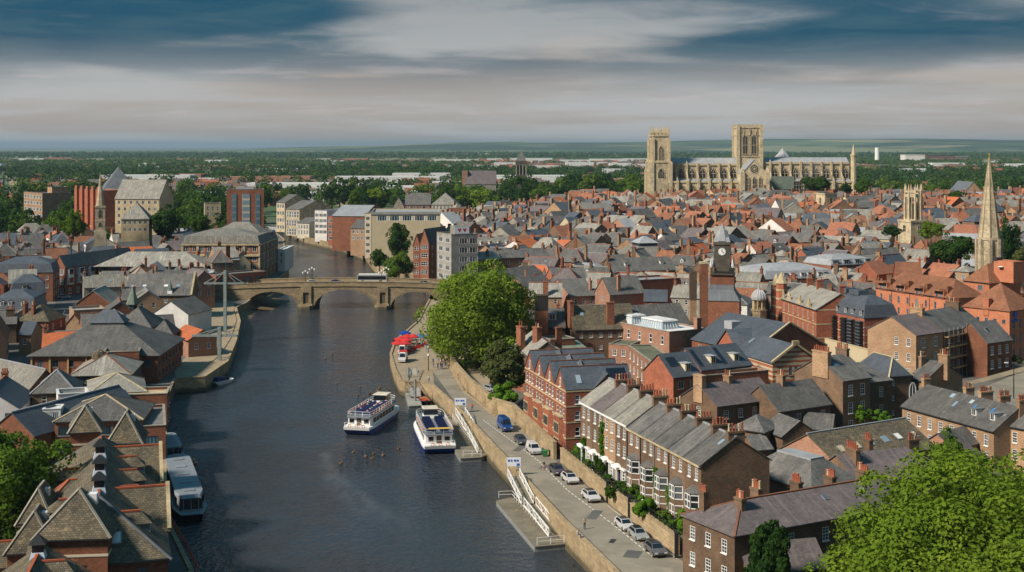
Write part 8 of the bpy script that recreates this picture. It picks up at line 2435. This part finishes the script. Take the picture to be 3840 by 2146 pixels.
for i in range(16):
 X_ = rnd.uniform(-104,-86) if i < 9 else rnd.uniform(-84,-20)
 person('pedestrian in # top on the near pavement of the bridge',(X_,BY0 + rnd.uniform(.9,2.2),deck_z(X_) + .135),rnd.choice((1.57,-1.57)),'walk',group='pedestrians on the bridge')
for i,(t_,x,y,z) in enumerate(SEATS[:22]):
 if i in (1,4,9,15):
  continue
 q = t_.matrix_basis @ Vector((x,y,z - .88))
 person('passenger in # top sitting on the upper deck of the moving tour boat',q,h1 + math.pi / 2,'sit',group='passengers on the moving tour boat')
# ------------------------------------------------------------------ wharf furniture
g = MB();n = 10
for k in range(n):
 a0,a1 = 2 * math.pi * k / n,2 * math.pi * (k + 1) / n
 g.poly([(1.9 * math.cos(a0),1.9 * math.sin(a0),2.25),(1.9 * math.cos(a1),1.9 * math.sin(a1),2.25),(0,0,3.0)],k % 2 * 0)
 g.poly([(1.9 * math.cos(a1),1.9 * math.sin(a1),2.0),(1.9 * math.cos(a1),1.9 * math.sin(a1),2.25),(1.9 * math.cos(a0),1.9 * math.sin(a0),2.25),(1.9 * math.cos(a0),1.9 * math.sin(a0),2.0)])
can = g.mesh('canopy','red_paint');g = MB();g.tube((0,0,0),(0,0,3.1),.04,n=5);g.cone(0,0,0,.12,.4,.35,8);pole = g.mesh('pole','timber')
for i,(x,y,m_,lb) in enumerate(((690,155,'blue_paint','single blue parasol behind the red parasols'),(715,190,None,'red parasol nearest the blue parasol'),(770,190,None,'red parasol at the landward end of the cluster'),(650,215,None,'red parasol on the river side of the cluster'),(705,225,None,'red parasol in the middle of the cluster'),(625,255,None,'red parasol above the ice cream vans'),(690,260,None,'red parasol nearest the barriers'),(845,185,'sky_blue_paint','pale blue parasol half under the plane tree'))):
 p = P('J',x,y + 45,G1);t = thing('parasol',lb,'parasol',p,rnd.uniform(0,1),'parasols on the wharf')
 o = obj('canopy',can,t)
 if m_:
  oslot(o,m_)
 obj('pole',pole,t)
 g = MB();tt = thing('cafe_table','round cafe table under the ' + lb,'table',p + Vector((1.1,-.6,0)));g.cone(0,0,.7,.75,.5,.5,10);g.build('table_top','timber',tt);g = MB();g.cone(0,0,0,.7,.06,.05,6);g.build('leg','black_metal',tt)
bar_pts = [(700,335),(735,318),(770,300),(805,283),(840,267),(875,252),(910,236),(585,215),(600,245)]
for i,(x,y) in enumerate(bar_pts):
 p = P('J',x,y,G1);t = thing('crowd_barrier','%s red cafe barrier panel of the terrace edge, counted from the ice cream vans' % ords[i],'barrier',p,R(18) if i < 7 else R(80),'red barriers round the terrace')
 g = MB();g.box(-.9,.9,-.04,.04,.2,.95);g.build('panel','red_paint',t);g = MB();g.tube((-.95,0,0),(-.95,0,1.05),.04);g.tube((.95,0,0),(.95,0,1.05),.04);g.build('post','black_metal',t)
for x,y,lb in ((668,330,'white ice cream van with red trim behind its twin'),(672,402,'white and red ice cream van at the wharf edge')):
 p = P('J',x,y,GZ);t = vehicle('van',lb,(p.x,p.y,GZ + .02),R(-92),'car_paint_1','white_paint','van','ice_cream_van');g = MB();g.box(-2.85,2.7,-1.02,1.02,.4,.95);g.build('skirt','red_paint',t);g = MB();g.box(-1.2,.6,-1.0,1.0,2.56,2.85);g.build('roof_sign','red_paint',t)
for x,y,lb in ((917,480,'black lamp column at the wharf corner by the road'),(917,395,'second black post on the wharf nearer the tree')):
 p = P('J',x,y + 10,GZ);t = thing('street_lamp',lb,'lamp',p);g = MB();g.cone(0,0,0,3.6,.12,.07,8);g.build('post','black_metal',t);g = MB();g.lathe(0,0,[(3.6,.1),(3.75,.28),(4.1,.3),(4.3,.05)],8);g.build('lantern','lamp_glass',t)
for x,Yl,lb in ((1160,BY0 + .8,'near cluster lamp on the bridge parapet, left of centre'),(1218,BY1 - .8,'far cluster lamp on the bridge, left of centre'),(1830,BY0 + .8,'near cluster lamp on the bridge by the bus'),(1870,BY1 - .8,'far cluster lamp on the bridge behind the bus')):
 X_ = (650 + x * .42702 - CXN) / FN * Yl;t = thing('bridge_lamp',lb,'lamp',(X_,Yl,deck_z(X_) + .13),0,'bridge lamps')
 g = MB();g.cone(0,0,0,.8,.3,.2,8);g.cone(0,0,.8,4.6,.12,.08,8);g.bar((-.9,0,4.0),(.9,0,4.0),.08,.08);g.build('post','black_metal',t)
 for dx,z in ((-.9,4.0),(.9,4.0),(0,4.6)):
  g = MB();g.lathe(dx,0,[(z,.1),(z + .15,.3),(z + .6,.32),(z + .85,.05)],8);g.build('lantern','lamp_glass',t)
p = P('Q',1905,560,5.7);t = thing('street_lamp','dark street lamp column beside the upper road','lamp',p);g = MB();g.cone(0,0,0,7.5,.14,.08,8);g.bar((0,0,7.4),(-1.4,0,7.7),.1,.1);g.build('post','black_metal',t);g = MB();g.box(-2.0,-1.2,-.15,.15,7.6,7.8);g.build('lamp_head','lamp_glass',t)
for x,y,lb in ((1865,1320,'black gate post at the near end of the tan wall'),(1473,1000,'black post on the wall behind the white car'),(1290,860,'dark ivy covered gate post by the lone white car')):
 p = P('K',x,y,GZ);t = thing('gate_post',lb,'post',p);g = MB();g.box(-.25,.25,-.25,.25,0,3.4);g.build('shaft','black_metal',t);g = MB();g.taper(0,0,3.4,3.7,.32,.32,.05,.05);g.build('cap','black_metal',t)
# ------------------------------------------------------------------ the rest of the old town, house by house
LM = {'cathedral': (mc.x,MY),'clock tower': (ct.x,ct.y),'needle spire': (sp.x,YS),'lantern tower': (oc.x,YO),'stone bridge': (-61,497),'brown tower block': (-143,700),'plane tree': (-8,340),'cream cinema': (-60,670),'market hall': (30,480),'dark bell tower': (dp.x,YD),'red ribbed office': (lp.x - 10,690),'orange hotel': (118,392),'white bridge office': (-40,520),'stone guildhall': (-140,850),'pale modern hall': (150,900)}
def ordinal(n):
 return '%d%s' % (n,'th' if 10 < n % 100 < 14 else {1: 'st',2: 'nd',3: 'rd'}.get(n % 10,'th'))
def auto_labels(items):
 """items: (object, description, x, y): name each by its rank beside the nearest landmark"""
 bins = {}
 for o,d,x,y in items:
  nm,(lx,ly) = min(LM.items(),key=lambda kv: abs(x / y - kv[1][0] / kv[1][1]) * 900 + abs(y - kv[1][1]) * .5)
  da = (x / y - lx / ly) * 900
  w = 'behind' if y - ly > abs(da) else 'in front of' if ly - y > abs(da) else ('left of' if da < 0 else 'right of')
  bins.setdefault((nm,w,d),[]).append((math.hypot(x - lx,y - ly),o))
 for (nm,w,d),L in bins.items():
  L.sort(key=lambda q: q[0])
  for i,(_,o) in enumerate(L):
   o['label'] = '%s, %s %s the %s' % (d,ordinal(i + 1) + ' nearest' if i else 'nearest',w,nm)
def bank_x(pts,y):
 for a,b in zip(pts[:-1],pts[1:]):
  if min(a[1],b[1]) <= y <= max(a[1],b[1]) and abs(b[1] - a[1]) > .01:
   return a[0] + (b[0] - a[0]) * (y - a[1]) / (b[1] - a[1])
 return pts[-1][0]
def axes(f):
 return (f[2],f[3]),(-f[3],f[2])
def hit(f,g):
 if (f[0] - g[0]) ** 2 + (f[1] - g[1]) ** 2 > (f[4] + f[5] + g[4] + g[5]) ** 2:
  return False
 dx,dy = g[0] - f[0],g[1] - f[1]
 for ax_,ay_ in axes(f) + axes(g):
  r = 0
  for k in (f,g):
   r += k[4] * abs(k[2] * ax_ + k[3] * ay_) + k[5] * abs(-k[3] * ax_ + k[2] * ay_)
  if abs(dx * ax_ + dy * ay_) > r * .98:
   return False
 return True
rr = random.Random(77)
grid = {}
def cells(f):
 return (int(f[0] // 40),int(f[1] // 40))
def add_foot(f):
 grid.setdefault(cells(f),[]).append(f)
for f in FOOT:
 add_foot(f)
def free(f):
 i,j = cells(f)
 return not any(hit(f,g) for a in range(i - 2,i + 3) for b in range(j - 2,j + 3) for g in grid.get((a,b),()))
street_pts = [(x,y) for x,y in street]
slots = []
ROOFS = [('slate',34),('slate_pale',24),('slate_purple',13),('slate_blue',15),('tile_red',6),('tile_brown',10),('tile_orange',2),('lead',15)]
WALLS = [('brick_rust',18),('brick_red',4),('brick_brown',36),('brick_salmon',5),('brick_tan',16),('render_cream',9),('render_white',11),('stone_grey',9)]
def pick(tb):
 t_ = rr.uniform(0,sum(w for _,w in tb))
 for k,w in tb:
  t_ -= w
  if t_ <= 0:
   return k
cand = []
for i in range(26000):
 y = 265 + (1010 - 265) * rr.random() ** .8
 x = rr.uniform(-.41,.41) * y
 cand.append((y,x))
cand.sort()
for y,x in cand:
 if x > bank_x(BANK_R,y) - 5:
  if y < 930 and x < bank_x(BANK_R,y) + (30 if y > 500 else 34):
   continue
  if y < 425 or (500 > y and x < 5):
   continue
  if y > 880 and x < -60 + (y - 880) * .3:
   continue
 else:
  if y > 720 or x > bank_x(BANK_L,y) - (22 if y < 470 else 14) or (y > 590 and x > -125):
   continue
  if any(abs(x - sx) < 11 and abs(y - sy) < 24 for sx,sy in street_pts):
   continue
 s = 1.0 if y < 600 else 1.12
 L,W = rr.uniform(7,17) * s,rr.uniform(7,12) * s
 if rr.random() < .16:
  L *= 1.5
 a = R(-14 + 40 * math.sin(x * .011 + y * .006)) + rr.uniform(-.12,.12) + (math.pi / 2 if rr.random() < .4 else 0)
 a = (a + math.pi / 2) % math.pi - math.pi / 2
 f = (x,y,math.cos(a),math.sin(a),L / 2,W / 2)
 if not free(f):
  continue
 add_foot(f);slots.append((y,x,a,L,W))
DESC = {'slate': 'grey slate','slate_pale': 'pale slate','slate_purple': 'purple slate','slate_blue': 'blue slate','tile_red': 'red tiled','tile_brown': 'brown tiled','tile_orange': 'orange tiled','lead': 'lead roofed'}
WD = {'brick_rust': 'dark red','brick_red': 'red','brick_brown': 'brown','brick_salmon': 'salmon','brick_tan': 'tan','render_cream': 'cream','render_white': 'white','stone_grey': 'grey stone'}
items = [];rest = []
for i,(y,x,a,L,W) in enumerate(slots):
 red = y > 640 and x > 40
 rm = pick(ROOFS) if not red else pick(ROOFS + [('tile_red',22),('tile_brown',10),('tile_orange',4)])
 wl_ = pick(WALLS)
 ze = GZ + rise(x,y) + rr.uniform(6.2,9.8) + (1.8 if y > 520 else 0) - (2.0 if y < 400 else 0)
 rs_ = rr.uniform(2.8,4.6) if rm != 'lead' else rr.uniform(1.2,2.2)
 roof = rr.choices(('gx','gy','hip'),(6,2.5,1.8))[0]
 if rm == 'lead' and rr.random() < .5:
  roof = 'flat'
 if roof == 'gy':
  rs_ = L * .34
 nc = rr.choice((0,0,1,1,1,2,2))
 if i < 300:
  c,s = math.cos(a),math.sin(a)
  p0 = (x - c * L / 2 + s * W / 2,y - s * L / 2 - c * W / 2);p1 = (p0[0] + c * L,p0[1] + s * L)
  ch = [(u,.5,rr.uniform(.9,1.6),rr.choice((2,3,4)),'y',rr.uniform(1.0,1.9),.8,rr.choice(('brick_brown','brick_rust','brick_tan'))) for u in ((.03,.97,.5)[:nc] if nc < 3 else (.03,.5,.97))]
  n = max(1,int(L / 3.0))
  t = house('town_house',None,'house','A',None,None,ze,W,rs_,roof,wl_,rm,world=(p0,p1),zb=GZ + max(0,rise(x,y) - .8),lod=1,win={'f': (n,2),'r': (max(1,int(W / 3.4)),2),'l': (max(1,int(W / 3.4)),2)},wk=('sash1',1.0,1.5),chim=ch if roof != 'flat' else (),top=.8,
     dorm=[(.5,.15,1.4,1.2)] if roof == 'gx' and L > 9 and rr.random() < .25 else (),sky=[(rr.uniform(.2,.8),.4,.9,1.1)] if roof == 'gx' and rr.random() < .3 else (),group='old town houses',ridge=rr.choice((None,'tile_red','lead')) if y < 560 else None)
  items.append((t,'%s %s %s' % (DESC[rm],WD[wl_],{'gx': 'house','gy': 'gabled house','hip': 'hipped house','flat': 'flat roofed house'}[roof]),x,y))
 else:
  rest.append((y,x,a,L,W,ze,rs_,roof,rm,wl_,nc))
auto_labels(items)
# what lies beyond the nearest three hundred: one mass of roofs
mats = [k for k,_ in ROOFS] + [k for k,_ in WALLS] + ['glass']
g = MB()
for y,x,a,L,W,ze,rs_,roof,rm,wl_,nc in rest:
 mi,mw = mats.index(rm),mats.index(wl_)
 h = ze - GZ;i0 = len(g.v)
 facade(g,0,0,1,0,L,0,h,[],mw);facade(g,L,0,0,1,W,0,h,[],mw);facade(g,L,W,-1,0,L,0,h,[],mw);facade(g,0,W,0,-1,W,0,h,[],mw)
 if roof == 'gx':
  g.poly([(0,W,h),(0,0,h),(0,W / 2,h + rs_)],mw);g.poly([(L,0,h),(L,W,h),(L,W / 2,h + rs_)],mw)
 elif roof == 'gy':
  g.poly([(0,0,h),(L,0,h),(L / 2,0,h + rs_)],mw)
 if roof == 'flat':
  g.box(-.2,L + .2,-.2,W + .2,h,h + .5,mi)
 else:
  v,f = roof_shape(roof,L,W,h,rs_);g.shell([(p[0],p[1],p[2] + .1) for p in v],f,.1,mi)
 for k in range(nc):
  u = (.05,.95,.5)[k] * L;g.box(u - .5,u + .5,W / 2 - .9,W / 2 + .9,h,h + rs_ + rr.uniform(1.0,2.2),mats.index(rr.choice(('brick_rust','brick_brown','brick_tan'))))
 for k in range(int(L / 3.2)):
  for z in (1.2,4.2):
   if z + h - 7 > 0:
    g.box((k + .35) * 3.2,(k + .35) * 3.2 + 1.1,-.06,-.01,h - z - 1.6,h - z,mats.index('glass'))
 c,s = math.cos(a),math.sin(a);ox,oy = x - c * L / 2 + s * W / 2,y - s * L / 2 - c * W / 2
 for k in range(i0,len(g.v)):
  vx,vy,vz = g.v[k];g.v[k] = (ox + vx * c - vy * s,oy + vx * s + vy * c,vz + GZ)
tag(struct('distant_rooftops',g.mesh('distant_rooftops',mats),'stuff'),'mass of small mixed roofs and chimneys below the cathedral','rooftops')
# ------------------------------------------------------------------ parks, suburbs, woods out to the horizon
kinds = [leaf_mesh('crown_%d' % k,200 + k,34,1500,.085,m_,.9) for k,m_ in enumerate(('leaf_mid','leaf_dark','leaf_mid','leaf_dark','leaf_far','leaf_plane'))]
tm = trunk_mesh(1.0,.03,5,5,.3).mesh('trunk','bark')
KD = ['mid green tree','dark green tree','round mid green tree','dense dark tree','dull green tree','light green tree']
spots = []
def scatter(n,y0,y1,a0,a1,hmin,hmax,clear=True):
 for _ in range(n):
  y = rr.uniform(y0,y1);x = rr.uniform(a0,a1) * y
  f = (x,y,1,0,2.5,2.5)
  if clear and not free(f):
   continue
  if x < bank_x(BANK_R,y) + 8 and x > bank_x(BANK_L,y) - 8 and y < 900:
   continue
  spots.append((y,x,rr.uniform(hmin,hmax)))
scatter(70,740,1000,-.41,-.19,17,25);scatter(56,960,1350,-.41,-.06,18,27);scatter(60,610,760,-.42,-.20,15,22)
scatter(60,1080,1320,-.05,.11,17,25);scatter(46,1080,1400,.24,.42,13,20);scatter(40,1100,1350,.10,.26,10,15);scatter(22,500,950,.02,.40,7,11)
items = []
spots.sort()
for y,x,h in spots[:300]:
 k = rr.choices(range(6),(3,4,3,4,2,1))[0]
 t = thing('park_tree',None,'tree',(x,y,GZ + rise(x,y)),rr.uniform(0,6.2),'trees of parks and gardens')
 o = obj('crown',kinds[k],t,(0,0,h * .58));w = h * rr.uniform(.40,.56);o.scale = (w,w * rr.uniform(.85,1.1),h * .46)
 o = obj('trunk',tm,t);o.scale = (h,h,h * .8)
 items.append((t,KD[k],x,y))
auto_labels(items)
def many_trees(name,label,n,y0,y1,spread,hlo,hhi,leaves,leaf,seed,power=1.0,thin=None,belts=0):
 r = np.random.RandomState(seed)
 y = y0 + (y1 - y0) * r.rand(n) ** power
 x = r.uniform(-spread,spread,n) * y
 if belts:                     # hedgerow and wood belts: trees drawn to lines
  b = r.randint(0,belts,n);by = y0 + (y1 - y0) * np.sort(r.rand(belts)) ** power;bx = r.uniform(-spread,spread,belts)
  m_ = r.rand(n) < .8
  y = np.where(m_,by[b] + r.normal(size=n) * 40,y);x = np.where(m_,(bx[b] + r.normal(size=n) * .05) * y,x)
 if thin is not None:
  q = thin(x,y,r);x,y = x[q],y[q]
 n = len(x);h = r.uniform(hlo,hhi,n);w = h * r.uniform(.42,.62,n)
 k = np.repeat(np.arange(n),leaves);m_ = len(k)
 d = r.normal(size=(m_,3));d[:,2] = np.abs(d[:,2]) * 1.1 - .35;d /= np.linalg.norm(d,axis=1)[:,None]
 rad = r.uniform(.72,1.05,m_)
 c = np.stack([x[k] + d[:,0] * w[k] * rad,y[k] + d[:,1] * w[k] * rad,GZ + h[k] * (.52 + .48 * d[:,2] * rad)],1)
 nr = d + r.normal(size=(m_,3)) * .45;nr /= np.linalg.norm(nr,axis=1)[:,None]
 a = np.cross(nr,r.normal(size=(m_,3)));a /= np.linalg.norm(a,axis=1)[:,None];b = np.cross(nr,a)
 s = (h[k] * leaf * r.uniform(.6,1.3,m_))[:,None]
 o = struct(name,quad_mesh(name,np.stack([c - a * s,c - b * s * .7,c + a * s,c + b * s * .7],1).reshape(-1,3),'leaf_far'),'stuff')
 tag(o,label,'trees')
def keep_suburb(x,y,r):
 v = np.sin(x * .0031 + 1.3) + np.sin(y * .0042 + .6) + np.sin((x + y) * .0017)
 return r.rand(len(x)) < np.where(v > .45,np.where(y > 2600,.10,.30),1.0)
many_trees('suburban_trees','leafy suburb treetops beyond the parks',4200,1260,3000,.44,10,20,90,.095,3,1.0,keep_suburb,60)
many_trees('distant_trees','far off tree cover stretching toward the horizon',9000,2800,6500,.46,9,16,36,.15,4,1.0,keep_suburb,110)
many_trees('horizon_woods','dark blue woods along the horizon',7000,6000,9800,.46,11,20,16,.30,6,1.1,None,60)
# suburb houses
r_ = np.random.RandomState(9);g = MB();sm = ['tile_red','tile_brown','slate','slate_purple','brick_salmon','brick_red','render_cream','roof_white','tile_orange']
for k in range(2400):
 y = 1250 + 3600 * r_.rand() ** .9;x = r_.uniform(-.43,.43) * y
 v = math.sin(x * .0031 + 1.3) + math.sin(y * .0042 + .6) + math.sin((x + y) * .0017)
 if v < .5 and r_.rand() < .86:
  continue
 L,W,h,rs_ = r_.uniform(9,22),8.0,r_.uniform(5.5,8),r_.uniform(3,4.5)
 if r_.rand() < (.05 if y < 2400 else .07):
  g.box(x,x + r_.uniform(40,150),y,y + 40,GZ,GZ + r_.uniform(9,15),7 if r_.rand() < .7 else 4);continue
 m1 = int(r_.choice([0,1,1,2,3,3]));m2 = int(r_.choice([4,5,5,6]))
 g.box(x,x + L,y,y + W,GZ,GZ + h,m2)
 g.poly([(x - .3,y - .3,GZ + h),(x + L + .3,y - .3,GZ + h),(x + L + .3,y + W / 2,GZ + h + rs_),(x - .3,y + W / 2,GZ + h + rs_)],m1)
 g.poly([(x + L + .3,y + W + .3,GZ + h),(x - .3,y + W + .3,GZ + h),(x - .3,y + W / 2,GZ + h + rs_),(x + L + .3,y + W / 2,GZ + h + rs_)],m1)
 g.box(x + L * .48,x + L * .48 + .9,y + W / 2 - .5,y + W / 2 + .5,GZ + h + 1,GZ + h + rs_ + 1.2,5)
tag(struct('suburban_houses',g.mesh('suburban_houses',sm),'stuff'),'far suburban houses and pale sheds among the trees','houses')
